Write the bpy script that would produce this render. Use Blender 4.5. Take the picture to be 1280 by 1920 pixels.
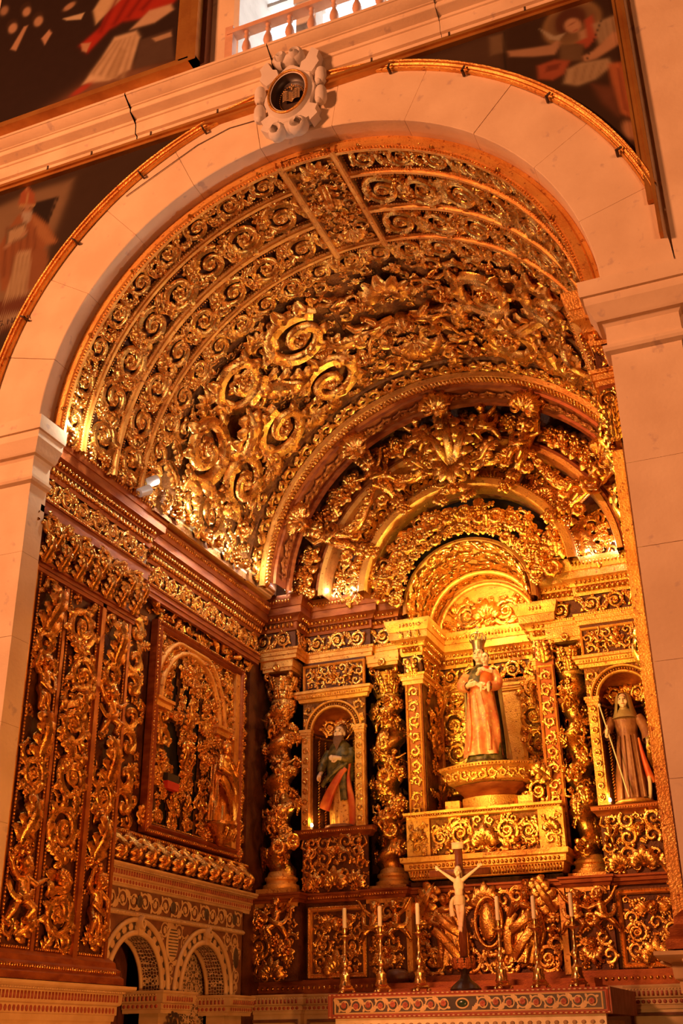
import bpy, math, random
import numpy as np
from mathutils import Matrix, Vector
for o in list(bpy.data.objects): bpy.data.objects.remove(o)
scene = bpy.context.scene
COL = scene.collection
PI = math.pi
# ------------------------------------------------------------------ camera
CR = np.array([[0.92452006, 0.38098161, -0.01075487], [-0.17327626, 0.39501777, -0.90218418], [-0.33946721, 0.83595094, 0.43121692]])
CP = np.array([3.0936, -6.6553, 1.5]); FPX = 2084.5
cam = bpy.data.cameras.new('camera'); cam.sensor_fit = 'VERTICAL'; cam.sensor_height = 36.0; cam.lens = FPX / 1920 * 36.0
camo = bpy.data.objects.new('camera', cam); COL.objects.link(camo)
camo.matrix_world = Matrix(((CR[0][0], -CR[1][0], -CR[2][0], CP[0]), (CR[0][1], -CR[1][1], -CR[2][1], CP[1]), (CR[0][2], -CR[1][2], -CR[2][2], CP[2]), (0, 0, 0, 1)))
cam.clip_end = 200
scene.camera = camo
# ------------------------------------------------------------------ world, exposure, lamps of the nave
scene.view_settings.view_transform = 'Standard'; scene.view_settings.look = 'None'
scene.view_settings.gamma = 1.0; scene.view_settings.use_curve_mapping = False
scene.view_settings.exposure = 0.0
w = bpy.data.worlds.new('nave'); scene.world = w; w.use_nodes = True
w.node_tree.nodes['Background'].inputs[0].default_value = (1.0, 0.30, 0.08, 1); w.node_tree.nodes['Background'].inputs[1].default_value = 0.02
def lamp(name, typ, loc, target, power, color, **kw):
    l = bpy.data.lights.new(name, typ); l.energy = power; l.color = color
    for k, v in kw.items(): setattr(l, k, v)
    o = bpy.data.objects.new(name, l); COL.objects.link(o); o.location = loc
    if target is not None:
        o.rotation_euler = (Vector(target) - Vector(loc)).to_track_quat('-Z', 'Y').to_euler()
    return o
WARM = (1.0, 0.36, 0.145); YEL = (1.0, 0.58, 0.13); WHITE = (1.0, 0.82, 0.6)
lamp('nave_lamps', 'AREA', (-6.5, -10.0, 8.5), (0, 0, 7.0), 1800, WARM, size=1.6)
lamp('nave_lamps', 'AREA', (6.5, -7.0, 6.0), (2, 0, 6.5), 190, WARM, size=1.5)
lamp('altar_spot', 'SPOT', (-1.3, -2.2, 1.15), (0.35, 5.2, 5.7), 1650, (1.0, 0.60, 0.11), spot_size=math.radians(37), spot_blend=0.55, shadow_soft_size=0.06)
lamp('altar_spot', 'SPOT', (1.2, -2.4, 1.1), (0.0, 4.0, 1.9), 300, (1.0, 0.42, 0.10), spot_size=math.radians(42), spot_blend=0.8, shadow_soft_size=0.06)
lamp('altar_spot', 'SPOT', (1.9, -0.4, 1.2), (-2.5, 2.2, 2.6), 380, (1.0, 0.37, 0.075), spot_size=math.radians(85), spot_blend=0.8, shadow_soft_size=0.08)
lamp('altar_spot', 'SPOT', (2.1, 0.55, 5.4), (-0.4, 5.2, 6.0), 110, (1.0, 0.62, 0.10), spot_size=math.radians(50), spot_blend=0.9, shadow_soft_size=0.05)
lamp('pier_spot', 'SPOT', (-2.25, 0.14, 4.9), (0.75, 5.2, 5.2), 700, (1.0, 0.63, 0.10), spot_size=math.radians(47), spot_blend=0.6, shadow_soft_size=0.05)
lamp('pier_spot', 'SPOT', (-2.25, 0.10, 4.7), (2.36, 0.23, 4.3), 2600, (1.0, 0.66, 0.12), spot_size=math.radians(34), spot_blend=0.8, shadow_soft_size=0.05)
# ------------------------------------------------------------------ photo pixel -> point on a plane of the place
def ray(u, v):
    d = CR.T @ np.array([u - 640.0, v - 960.0, FPX]); return d / np.linalg.norm(d)
def onX(u, v, X): d = ray(u, v); return CP + d * (X - CP[0]) / d[0]
def onY(u, v, Y): d = ray(u, v); return CP + d * (Y - CP[1]) / d[1]
def onZ(u, v, Z): d = ray(u, v); return CP + d * (Z - CP[2]) / d[2]
# ------------------------------------------------------------------ materials
def mat(name, base, base2=None, rough=0.5, rough2=None, metal=0.0, scale=6.0, bump=0.0, bscale=40.0, detail=4.0, stretch=None, spots=None):
    m = bpy.data.materials.new(name); m.use_nodes = True; nt = m.node_tree; b = nt.nodes['Principled BSDF']
    b.inputs['Metallic'].default_value = metal
    tc = nt.nodes.new('ShaderNodeTexCoord'); geo = nt.nodes.new('ShaderNodeNewGeometry'); vec = geo.outputs['Position']
    if stretch:
        mp = nt.nodes.new('ShaderNodeMapping'); mp.inputs['Scale'].default_value = stretch; nt.links.new(vec, mp.inputs[0]); vec = mp.outputs[0]
    n = nt.nodes.new('ShaderNodeTexNoise'); n.inputs['Scale'].default_value = scale; n.inputs['Detail'].default_value = detail
    nt.links.new(vec, n.inputs['Vector'])
    cr = nt.nodes.new('ShaderNodeValToRGB'); cr.color_ramp.elements[0].position = 0.35; cr.color_ramp.elements[1].position = 0.65
    cr.color_ramp.elements[0].color = (*base, 1); cr.color_ramp.elements[1].color = (*(base2 or base), 1)
    nt.links.new(n.outputs[0], cr.inputs[0]); col = cr.outputs[0]
    if spots:
        n2 = nt.nodes.new('ShaderNodeTexNoise'); n2.inputs['Scale'].default_value = spots[1]; n2.inputs['Detail'].default_value = 6; nt.links.new(vec, n2.inputs['Vector'])
        r2 = nt.nodes.new('ShaderNodeValToRGB'); r2.color_ramp.elements[0].position = spots[2]; r2.color_ramp.elements[1].position = spots[2] + 0.08
        mx = nt.nodes.new('ShaderNodeMix'); mx.data_type = 'RGBA'; nt.links.new(n2.outputs[0], r2.inputs[0]); nt.links.new(r2.outputs[0], mx.inputs[0])
        nt.links.new(col, mx.inputs[6]); mx.inputs[7].default_value = (*spots[0], 1); col = mx.outputs[2]
    nt.links.new(col, b.inputs['Base Color'])
    if rough2 is not None:
        mr = nt.nodes.new('ShaderNodeMapRange'); mr.inputs[3].default_value = rough; mr.inputs[4].default_value = rough2; mr.inputs[1].default_value = 0.3; mr.inputs[2].default_value = 0.7
        nt.links.new(n.outputs[0], mr.inputs[0]); nt.links.new(mr.outputs[0], b.inputs['Roughness'])
    else: b.inputs['Roughness'].default_value = rough
    if bump:
        nb = nt.nodes.new('ShaderNodeTexNoise'); nb.inputs['Scale'].default_value = bscale; nb.inputs['Detail'].default_value = 3; nt.links.new(vec, nb.inputs['Vector'])
        bp = nt.nodes.new('ShaderNodeBump'); bp.inputs['Strength'].default_value = bump; bp.inputs['Distance'].default_value = 0.02
        nt.links.new(nb.outputs[0], bp.inputs['Height']); nt.links.new(bp.outputs[0], b.inputs['Normal'])
    return m
def plain(name, c, rough=0.5, metal=0.0, emit=0.0):
    m = bpy.data.materials.new(name); m.use_nodes = True; b = m.node_tree.nodes['Principled BSDF']
    b.inputs['Base Color'].default_value = (*c, 1); b.inputs['Roughness'].default_value = rough; b.inputs['Metallic'].default_value = metal
    if emit: b.inputs['Emission Color'].default_value = (*c, 1); b.inputs['Emission Strength'].default_value = emit
    return m
GOLD = mat('gilded_wood', (0.95, 0.53, 0.13), (0.62, 0.255, 0.04), 0.17, 0.34, 0.96, 9.0, 0.25, 60, spots=((0.26, 0.07, 0.018), 24.0, 0.60))
GOLDF = mat('gilded_flat', (0.92, 0.50, 0.12), (0.68, 0.30, 0.06), 0.34, 0.5, 0.66, 5.0, 0.35, 70, spots=((0.40, 0.12, 0.03), 30.0, 0.6))
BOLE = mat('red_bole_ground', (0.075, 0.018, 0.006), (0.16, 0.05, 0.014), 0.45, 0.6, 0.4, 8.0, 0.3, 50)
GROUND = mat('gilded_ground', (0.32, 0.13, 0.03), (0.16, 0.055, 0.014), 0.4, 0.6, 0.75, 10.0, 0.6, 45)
REDWOOD = mat('red_brown_gilding', (0.26, 0.058, 0.014), (0.42, 0.12, 0.026), 0.40, 0.55, 0.6, 7.0, 0.2, 60, stretch=(1, 1, 3))
FRAMEG = mat('worn_gilt_frame', (0.62, 0.30, 0.07), (0.40, 0.16, 0.035), 0.36, 0.5, 0.6, 3.0, 0.1, 40, stretch=(1, 1, 1))
STONE = mat('cream_limestone', (0.82, 0.63, 0.43), (0.71, 0.52, 0.34), 0.75, 0.85, 0.0, 2.2, 0.12, 30, detail=8.0, spots=((0.60, 0.44, 0.33), 9.0, 0.63))
STILE = mat('brown_gold_moulding', (0.50, 0.18, 0.04), (0.34, 0.10, 0.024), 0.34, 0.48, 0.7, 7.0, 0.2, 60)
BROWNM = mat('brown_marble', (0.22, 0.09, 0.045), (0.14, 0.055, 0.03), 0.4, 0.5, 0.0, 9.0)
STONE2 = mat('grey_limestone', (0.74, 0.67, 0.60), (0.62, 0.55, 0.49), 0.75, 0.85, 0.0, 3.0, 0.15, 30, detail=8.0)
DARK = plain('shade_black', (0.012, 0.006, 0.004), 0.9)  # near-black colour that stands in for deep shade in hollows
MARB = mat('cream_marble', (0.68, 0.47, 0.24), (0.56, 0.36, 0.17), 0.4, 0.5, 0.0, 5.0, 0.05, 30)
MRED = mat('red_marble', (0.42, 0.09, 0.05), (0.30, 0.06, 0.03), 0.4, 0.5, 0.0, 9.0)
MDRK = mat('dark_marble', (0.05, 0.035, 0.03), (0.09, 0.06, 0.045), 0.35, 0.5, 0.0, 9.0)
WOOD = mat('dark_wood', (0.10, 0.028, 0.012), (0.16, 0.05, 0.02), 0.4, 0.5, 0.0, 12.0, stretch=(6, 6, 1))
PINK = mat('painted_wood', (0.72, 0.42, 0.28), (0.60, 0.34, 0.22), 0.6, 0.7, 0.0, 8.0)
SKIN = mat('painted_flesh', (0.86, 0.62, 0.44), (0.80, 0.54, 0.37), 0.42, 0.5, 0.0, 10.0)
SILVER = mat('tarnished_silver', (0.55, 0.42, 0.28), (0.38, 0.26, 0.15), 0.3, 0.45, 0.9, 20.0, 0.1, 80)
BRASS = mat('polished_brass', (0.95, 0.70, 0.32), (0.80, 0.52, 0.2), 0.18, 0.3, 1.0, 12.0, 0.05, 60)
WAX = plain('candle_wax', (0.88, 0.80, 0.58), 0.45)
LAMPG = plain('grey_lamp_metal', (0.62, 0.63, 0.66), 0.4, 0.3)
# ------------------------------------------------------------------ mesh builder
def nrm(a): a = np.asarray(a, float); return a / (np.linalg.norm(a, axis=-1, keepdims=True) + 1e-12)
class MB:
    def __init__(s): s.V = []; s.Q = []; s.T = []; s.n = 0; s.mi = []
    def add(s, V, Q=None, T=None, mi=0):
        V = np.asarray(V, float).reshape(-1, 3)
        if Q is not None and len(Q): s.Q.append((np.asarray(Q, int).reshape(-1, 4) + s.n, mi))
        if T is not None and len(T): s.T.append((np.asarray(T, int).reshape(-1, 3) + s.n, mi))
        s.V.append(V); s.n += len(V); return s
    def grid(s, G, cu=False, cv=False, mi=0):
        G = np.asarray(G, float); nu, nv = G.shape[:2]; I = np.arange(nu * nv).reshape(nu, nv)
        a = I if cu else I[:-1]; b = np.roll(I, -1, 0) if cu else I[1:]
        def cut(A): return A if cv else A[:, :-1]
        def nxt(A): return np.roll(A, -1, 1) if cv else A[:, 1:]
        Q = np.stack([cut(a), cut(b), nxt(b), nxt(a)], -1).reshape(-1, 4)
        return s.add(G.reshape(-1, 3), Q, mi=mi)
    def box(s, x0, x1, y0, y1, z0, z1, mi=0):
        V = [(x, y, z) for x in (x0, x1) for y in (y0, y1) for z in (z0, z1)]
        return s.add(V, [(0, 1, 3, 2), (4, 6, 7, 5), (0, 4, 5, 1), (2, 3, 7, 6), (0, 2, 6, 4), (1, 5, 7, 3)], mi=mi)
    def ell(s, c, r, nu=8, nv=6, mi=0):
        r = np.ones(3) * r; a = np.linspace(0, 2 * PI, nu, endpoint=False)[:, None]; b = np.linspace(-PI / 2, PI / 2, nv)[None]
        G = np.stack([np.cos(a) * np.cos(b), np.sin(a) * np.cos(b), np.sin(b) + 0 * a], -1) * r + np.asarray(c, float)
        return s.grid(G, cu=True, mi=mi)
    def lathe(s, prof, n=16, c=(0, 0, 0), mi=0):
        p = np.asarray(prof, float); a = np.linspace(0, 2 * PI, n, endpoint=False)[:, None]
        G = np.stack([np.cos(a) * p[None, :, 0], np.sin(a) * p[None, :, 0], p[None, :, 1] + 0 * a], -1) + np.asarray(c, float)
        return s.grid(G, cu=True, mi=mi)
    def tube(s, P, rw, rh=None, n=6, up=(0, 0, 1), half=False, close=False, mi=0):
        P = np.asarray(P, float); m = len(P); rw = np.ones(m) * rw; rh = rw if rh is None else np.ones(m) * rh
        T = nrm(np.gradient(P, axis=0)) if not close else nrm(np.roll(P, -1, 0) - np.roll(P, 1, 0))
        up = np.asarray(up, float); S = nrm(np.cross(T, up)) if up.ndim == 1 else nrm(np.cross(T, up)); U = nrm(np.cross(S, T))
        a = np.linspace(0, PI, n) if half else np.linspace(0, 2 * PI, n, endpoint=False)
        G = P[:, None] + S[:, None] * (np.cos(a)[None, :, None] * rw[:, None, None]) + U[:, None] * (np.sin(a)[None, :, None] * rh[:, None, None])
        return s.grid(G, cu=close, cv=not half, mi=mi)
    def blade(s, P, w, h, up=(0, 0, 1), groove=0.35, mi=0):
        P = np.asarray(P, float); m = len(P); w = np.ones(m) * w; h = np.ones(m) * h
        T = nrm(np.gradient(P, axis=0)); S = nrm(np.cross(T, np.asarray(up, float))); U = nrm(np.cross(S, T))
        lx = np.array([-1, -0.55, 0, 0.55, 1]); lz = np.array([0, 1, groove, 1, 0])
        G = P[:, None] + S[:, None] * (lx[None, :, None] * w[:, None, None]) + U[:, None] * (lz[None, :, None] * h[:, None, None])
        return s.grid(G, mi=mi)
    def merge(s, o, M=None):
        V, Q, T = o.arr()
        if M is not None: M = np.array(M); V = V @ M[:3, :3].T + M[:3, 3]
        n0 = s.n; s.V.append(V); s.n += len(V)
        if len(Q): s.Q.append((Q + n0, 0))
        if len(T): s.T.append((T + n0, 0))
        return s
    def arr(s):
        V = np.concatenate(s.V) if s.V else np.zeros((0, 3))
        Q = np.concatenate([q for q, _ in s.Q]) if s.Q else np.zeros((0, 4), int)
        T = np.concatenate([q for q, _ in s.T]) if s.T else np.zeros((0, 3), int)
        return V, Q, T
    def mirrored(s):
        V, Q, T = s.arr(); o = MB(); V = V * np.array([-1, 1, 1]); return o.add(V, Q[:, ::-1], T[:, ::-1])
    def mesh(s, name, mats, smooth=True):
        V, Q, T = s.arr(); me = bpy.data.meshes.new(name); nq, nt = len(Q), len(T)
        me.vertices.add(len(V)); me.vertices.foreach_set('co', V.astype(np.float32).ravel())
        me.loops.add(nq * 4 + nt * 3); me.loops.foreach_set('vertex_index', np.concatenate([Q.ravel(), T.ravel()]).astype(np.int32))
        me.polygons.add(nq + nt); ls = np.concatenate([np.arange(nq) * 4, nq * 4 + np.arange(nt) * 3]).astype(np.int32); me.polygons.foreach_set('loop_start', ls)
        if not isinstance(mats, (list, tuple)): mats = [mats]
        for m in mats: me.materials.append(m)
        if len(mats) > 1:
            mi = np.concatenate([np.full(len(q), i) for q, i in s.Q] + [np.full(len(q), i) for q, i in s.T]).astype(np.int32); me.polygons.foreach_set('material_index', mi)
        me.update(calc_edges=True); me.validate()
        if smooth is True: me.polygons.foreach_set('use_smooth', np.ones(len(me.polygons), bool))
        elif smooth: 
            me.polygons.foreach_set('use_smooth', np.ones(len(me.polygons), bool)); me.set_sharp_from_angle(angle=math.radians(smooth))
        return me
# ------------------------------------------------------------------ objects
W = {}
def T3(x, y=None, z=None):
    return Matrix.Translation((x, y, z) if y is not None else tuple(x))
def link(name, data, parent=None, M=None):
    o = bpy.data.objects.new(name, data); COL.objects.link(o); M = M if M is not None else (W[parent] if parent else Matrix())
    o.matrix_basis = (W[parent].inverted() @ M) if parent else M
    if parent: o.parent = parent
    W[o] = M; return o
def tag(o, label, cat, group=None, kind=None):
    o['label'] = label; o['category'] = cat
    if group: o['group'] = group
    if kind: o['kind'] = kind
    return o
def thing(name, label, cat, loc=(0, 0, 0), group=None, kind=None, M=None):
    return tag(link(name, None, None, M if M is not None else T3(loc)), label, cat, group, kind)
def part(name, mb, m, parent, smooth=30, label=None, kind=None):      # mesh given in world coordinates
    L = W[parent]; me = mb if isinstance(mb, bpy.types.Mesh) else None
    if me is None:
        Li = np.array(L.inverted()); b = MB(); V, Q, T = mb.arr(); mb.V = [V @ Li[:3, :3].T + Li[:3, 3]]; me = mb.mesh(name, m, smooth)
    o = link(name, me, parent)
    if label: o['label'] = label
    if kind: o['kind'] = kind
    return o
class Fr:                                                              # a flat frame: origin, two axes, normal
    def __init__(s, o, u, v): s.o = np.asarray(o, float); s.u = nrm(u); s.v = nrm(v); s.n = np.cross(s.u, s.v)
    def __call__(s, a, b): return s.o + s.u * a + s.v * b, s.u, s.v, s.n
class Cy:                                                              # inside of a barrel: a = arc length from theta0 (or angle), b = along Y
    def __init__(s, x, z, r, th0=0.0): s.x, s.z, s.r = x, z, r
    def __call__(s, a, b):                                             # a in degrees, b = Y
        t = math.radians(a); c, k = math.cos(t), math.sin(t)
        u = np.array([-k, 0, c]); v = np.array([0, 1.0, 0]); n = np.array([-c, 0, -k])
        return np.array([s.x + s.r * c, b, s.z + s.r * k]), u, v, n
def fmat(fr, a, b, sc=1.0, rot=0.0, lift=0.0, sz=None):
    P, u, v, n = fr(a, b); c, k = math.cos(rot), math.sin(rot); X = (u * c + v * k); Y = (v * c - u * k); Z = np.cross(X, Y); P = P + n * lift
    sx, sy = (sc, sc) if not isinstance(sc, tuple) else sc; sz = sz if sz is not None else (sx + sy) / 2
    X = X * sx; Y = Y * sy; Z = n * sz
    return Matrix(((X[0], Y[0], Z[0], P[0]), (X[1], Y[1], Z[1], P[1]), (X[2], Y[2], Z[2], P[2]), (0, 0, 0, 1)))
# ------------------------------------------------------------------ carved ornament shapes, about one unit in radius, Z is relief
def bez(p0, p1, p2, n): t = np.linspace(0, 1, n)[:, None]; return (1 - t) ** 2 * np.asarray(p0, float) + 2 * t * (1 - t) * np.asarray(p1, float) + t * t * np.asarray(p2, float)
def lobe(mb, p, ang, L, w, bend=0.6, h=0.1, lift=0.15, n=5):
    w = w * 1.5; L = L * 1.08; h = h * 1.25
    t = np.linspace(0, 1, n); a = ang + bend * t * 1.2; d = np.stack([np.cos(a), np.sin(a)], -1) * (L / (n - 1))
    xy = np.vstack([[p[0], p[1]], np.array([p[0], p[1]]) + np.cumsum(d[:-1], 0)]); z = p[2] + lift * np.sin(t * PI * 0.85)
    mb.blade(np.column_stack([xy, z]), w * np.array([0.6, 1.0, 1.05, 0.85, 0.28])[:n] if n == 5 else w * np.sin(np.linspace(0.4, PI - 0.05, n)), h * np.linspace(1, 0.5, n))
def rosette(mb, c=(0, 0, 0), r=1.0, k=6, h=0.35):
    for i in range(k):
        a = i * 2 * PI / k; lobe(mb, (c[0] + 0.15 * r * math.cos(a), c[1] + 0.15 * r * math.sin(a), c[2]), a, 0.85 * r, 0.34 * r, 0.0, 0.12 * r, h * r, 5)
    mb.ell((c[0], c[1], c[2] + 0.18 * r), (0.28 * r, 0.28 * r, 0.26 * r), 8, 5)
def make_scroll(turns=1.6, tail=True, lobes=7, seed=1, w0=0.23):
    rr = random.Random(seed); mb = MB(); N = 34; s = np.linspace(0, 1, N); th = PI + s * 2 * PI * turns; r = 0.92 * (1 - s) ** 0.9 + 0.20
    r = np.minimum(r, 0.95); P = np.column_stack([r * np.cos(th), r * np.sin(th), 0.10 + 0.16 * s])
    wv = w0 * (1 - 0.55 * s); mb.blade(P, wv, 0.22 * (1 - 0.4 * s), groove=0.45)
    for i in range(lobes):
        q = (i + 0.4) / lobes * 0.72; k = int(q * (N - 1)); a = th[k]; tang = a + PI / 2
        out = 1 if i % 3 != 2 else -1
        lobe(mb, (P[k, 0], P[k, 1], 0.06), tang - out * 0.55 + rr.uniform(-.15, .15), (0.62 - 0.3 * q) * rr.uniform(.85, 1.15), 0.15 * (1 - 0.3 * q), -out * 0.75, 0.12, 0.22)
    rosette(mb, (P[-1, 0] * 0.2, P[-1, 1] * 0.2, 0.12), 0.36, 6)
    if tail:
        t = bez((-0.92, 0.02, 0.10), (-0.95, 0.75, 0.10), (-1.9, 0.85, 0.05), 9); mb.blade(t, np.linspace(w0, 0.07, 9), 0.2, groove=0.4)
        for i, q in enumerate((2, 4, 6)):
            lobe(mb, (t[q, 0], t[q, 1], 0.08), 2.2 + 0.35 * i, 0.55, 0.15, -0.9, 0.12, 0.2); lobe(mb, (t[q, 0], t[q, 1], 0.08), 3.9 - 0.2 * i, 0.45, 0.13, 0.9, 0.12, 0.2)
    return mb
def make_leaf(k=4):
    mb = MB(); t = np.linspace(0, 1, 8); mb.blade(np.column_stack([0 * t, -1 + 1.95 * t, 0.12 + 0.45 * np.sin(t * PI * 0.8) ** 2]), 0.20 * np.array([.7, 1, 1.05, 1, .9, .75, .5, .06]), 0.16)
    for i in range(k):
        q = 0.08 + 0.68 * i / (k - 1); y = -1 + 1.95 * q; z = 0.1 + 0.3 * math.sin(q * PI * 0.8) ** 2; L = 0.75 * (1 - 0.45 * q)
        lobe(mb, (0.06, y, z), PI / 2 - 0.75, L, 0.2 * (1 - .3 * q), -0.8, 0.1, 0.15); lobe(mb, (-0.06, y, z), PI / 2 + 0.75, L, 0.2 * (1 - .3 * q), 0.8, 0.1, 0.15)
    return mb
def make_palmette():
    mb = MB()
    for i in range(-3, 4):
        a = PI / 2 - i * 0.42; lobe(mb, (0.08 * i, -0.7, 0.1), a, 1.32 - 0.15 * abs(i), 0.24, -0.5 * i / 2, 0.16, 0.34, 5)
    for sgn in (-1, 1):
        s = np.linspace(0, 1, 14); th = (PI / 2 if sgn > 0 else PI / 2) - sgn * s * 2 * PI * 1.1; r = 0.42 * (1 - s * 0.75)
        mb.tube(np.column_stack([sgn * 0.5 + r * np.cos(th) * 1, -0.75 + r * np.sin(th) - 0.1, 0.1 + 0.1 * s]), 0.10, 0.16, 5, half=True)
    mb.ell((0, -0.75, 0.15), (0.22, 0.2, 0.22), 8, 5); return mb
def make_bud(seed=3):
    rr = random.Random(seed); mb = MB()
    for i in range(11):
        a = rr.uniform(0, 2 * PI); q = rr.uniform(0, 0.62); z = 0.55 * (1 - q) + 0.05; mb.ell((q * math.cos(a), q * math.sin(a), z), rr.uniform(.22, .3), 6, 5)
    for i in range(5):
        lobe(mb, (0.25 * math.cos(i * 1.26), 0.25 * math.sin(i * 1.26), 0.05), i * 1.26 + 0.3, 0.85, 0.24, 0.5, 0.1, 0.25)
    return mb
def make_curl(seed=5):
    rr = random.Random(seed); mb = MB(); N = 18; s = np.linspace(0, 1, N); th = -0.6 + s * 2 * PI * 1.15; r = 0.8 * (1 - s) ** 0.8 + 0.14
    P = np.column_stack([r * np.cos(th) - 0.1, r * np.sin(th), 0.1 + 0.18 * s]); mb.blade(P, 0.25 * (1 - 0.4 * s), 0.26)
    mb.ell((P[-1, 0], P[-1, 1], 0.25), 0.2, 6, 5)
    for i, k in enumerate((1, 4, 7, 10)):
        lobe(mb, (P[k, 0], P[k, 1], 0.06), th[k] + PI / 2 - 0.7, 0.62 - 0.08 * i, 0.16, -0.6, 0.12, 0.22)
    return mb
def make_flame(seed=1):                                               # S-shaped feathered leaf
    mb = MB(); t = np.linspace(0, 1, 10); x = 0.28 * np.sin(t * 2 * PI); y = -1 + 2 * t; z = 0.1 + 0.25 * np.sin(t * PI)
    mb.blade(np.column_stack([x, y, z]), 0.2 * np.sin(np.linspace(.7, PI - .05, 10)), 0.2)
    for i, k in enumerate((1, 3, 5, 7)):
        lobe(mb, (x[k], y[k], z[k] * .6), PI / 2 - 0.6, 0.6 - .05 * i, 0.16, -1.1, 0.12, 0.22); lobe(mb, (x[k], y[k], z[k] * .6), PI / 2 + 0.6, 0.6 - .05 * i, 0.16, 1.1, 0.12, 0.22)
    return mb
def make_wing(mb, o, sx, L):
    for i in range(5):
        a = (0.15 + 0.28 * i); lobe(mb, (o[0] + sx * 0.1, o[1], o[2]), (a if sx > 0 else PI - a), L * (1 - 0.1 * i), 0.17, 0.25 * sx, 0.08, 0.15)
def make_head():
    mb = MB(); mb.ell((0, 0, 0.38), (0.42, 0.5, 0.42), 12, 9); mb.ell((0, -0.06, 0.80), (0.08, 0.12, 0.1), 6, 5)
    for s in (-1, 1):
        mb.ell((s * 0.2, -0.16, 0.62), (0.17, 0.16, 0.16), 8, 6); mb.ell((s * 0.17, 0.07, 0.7), (0.09, 0.05, 0.06), 6, 5); make_wing(mb, (s * 0.3, -0.1, 0.1), s, 1.0)
    mb.ell((0, -0.27, 0.68), (0.11, 0.05, 0.07), 6, 5); mb.ell((0, -0.4, 0.52), (0.14, 0.1, 0.14), 6, 5)
    rr = random.Random(4)
    for i in range(14): a = rr.uniform(0.0, PI); mb.ell((0.38 * math.cos(a), 0.1 + 0.4 * math.sin(a), rr.uniform(.3, .62)), 0.15, 6, 5)
    return mb
def remesh(mb, name, voxel, smooth=2, m=None):
    o = bpy.data.objects.new('tmp', mb.mesh('tmp', GOLD)); COL.objects.link(o)
    r = o.modifiers.new('r', 'REMESH'); r.mode = 'VOXEL'; r.voxel_size = voxel
    if smooth: k = o.modifiers.new('s', 'SMOOTH'); k.iterations = smooth; k.factor = 0.5
    dg = bpy.context.evaluated_depsgraph_get(); dg.update(); me = bpy.data.meshes.new_from_object(o.evaluated_get(dg)); bpy.data.objects.remove(o)
    me.name = name; me.materials.clear(); me.materials.append(m or GOLD); me.polygons.foreach_set('use_smooth', np.ones(len(me.polygons), bool)); return me
def limb(mb, pts, rad, n=8):
    pts = [np.asarray(p, float) for p in pts]
    for i in range(len(pts) - 1):
        d = pts[i + 1] - pts[i]; up = (0, 0, 1) if abs(nrm(d)[2]) < 0.9 else (0, 1, 0); t = np.linspace(0, 1, 4)[:, None]
        mb.tube(pts[i] + d * t, np.linspace(rad[i], rad[i + 1], 4), None, n, up)
    for p, r in zip(pts, rad): mb.ell(p, r, n, 6)
def me_to_mb(me):
    V = np.empty(len(me.vertices) * 3); me.vertices.foreach_get('co', V); mb = MB(); Q = [p.vertices[:] for p in me.polygons if len(p.vertices) == 4]; T = [p.vertices[:] for p in me.polygons if len(p.vertices) == 3]
    return mb.add(V.reshape(-1, 3), Q, T)
def make_putto(pose=0):                                               # standing 2 units tall in XY, Z towards the viewer
    mb = MB(); A = [dict(la=[(-.28, .5, .15), (-.62, .72, .25), (-.5, 1.08, .3)], ra=[(.28, .5, .15), (.55, .25, .3), (.4, -.02, .42)], ll=[(-.15, -.15, .15), (-.3, -.5, .38), (-.22, -.95, .18)], rl=[(.15, -.15, .15), (.22, -.55, .22), (.3, -1.0, .12)]),
         dict(la=[(-.28, .5, .15), (-.6, .35, .25), (-.9, .5, .3)], ra=[(.28, .5, .15), (.62, .68, .25), (.85, .95, .3)], ll=[(-.15, -.15, .15), (-.42, -.42, .4), (-.2, -.8, .25)], rl=[(.15, -.15, .15), (.45, -.5, .25), (.62, -.9, .1)])][pose]
    mb.ell((0, .2, .2), (.27, .42, .23), 12, 9); mb.ell((0, -.1, .18), (.27, .24, .22), 10, 8); mb.ell((0, .42, .2), (.31, .2, .2), 10, 8); mb.ell((0, .08, .3), (.2, .22, .17), 10, 8)
    limb(mb, [(0, .55, .2), (0, .7, .24)], [.12, .12]); mb.ell((0.02, .88, .3), (.23, .26, .24), 12, 9); mb.ell((.02, .86, .53), (.05, .06, .05), 6, 5)
    for s in (-1, 1): mb.ell((.02 + s * .1, .8, .45), (.1, .09, .09), 8, 6)
    rr = random.Random(pose)
    for i in range(12): a = rr.uniform(.1, PI - .1); mb.ell((.02 + .22 * math.cos(a), .93 + .2 * math.sin(a), rr.uniform(.2, .42)), .09, 6, 5)
    limb(mb, A['la'], [.14, .11, .08]); limb(mb, A['ra'], [.14, .11, .08]); limb(mb, A['ll'], [.2, .16, .1]); limb(mb, A['rl'], [.2, .16, .1])
    for k in ('la', 'ra'):
        e = np.array(A[k][2]); d = nrm(e - np.array(A[k][1]))
        mb.ell(e + d * .06, (.09, .1, .06), 7, 5)
        for j in range(4): limb(mb, [e + d * .1 + np.array([.045 * (j - 1.5), 0, 0]), e + d * (.22 + .02 * (j % 3)) + np.array([.06 * (j - 1.5), 0, .03])], [.028, .022], 5)
    for k in ('ll', 'rl'): e = np.array(A[k][2]); mb.ell(e + np.array([0, -.05, .1]), (.1, .08, .18), 8, 6)
    b = me_to_mb(remesh(mb, 'p', 0.035, 2)); dr = MB()
    dr.blade(bez((-.34, .1, .36), (0, -.2, .55), (.42, -.2, .3), 8), .12, .06); dr.blade(bez((.3, -.15, .35), (.6, -.2, .3), (.66, .35, .1), 8), .11, .06); b.merge(dr); return b
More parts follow.
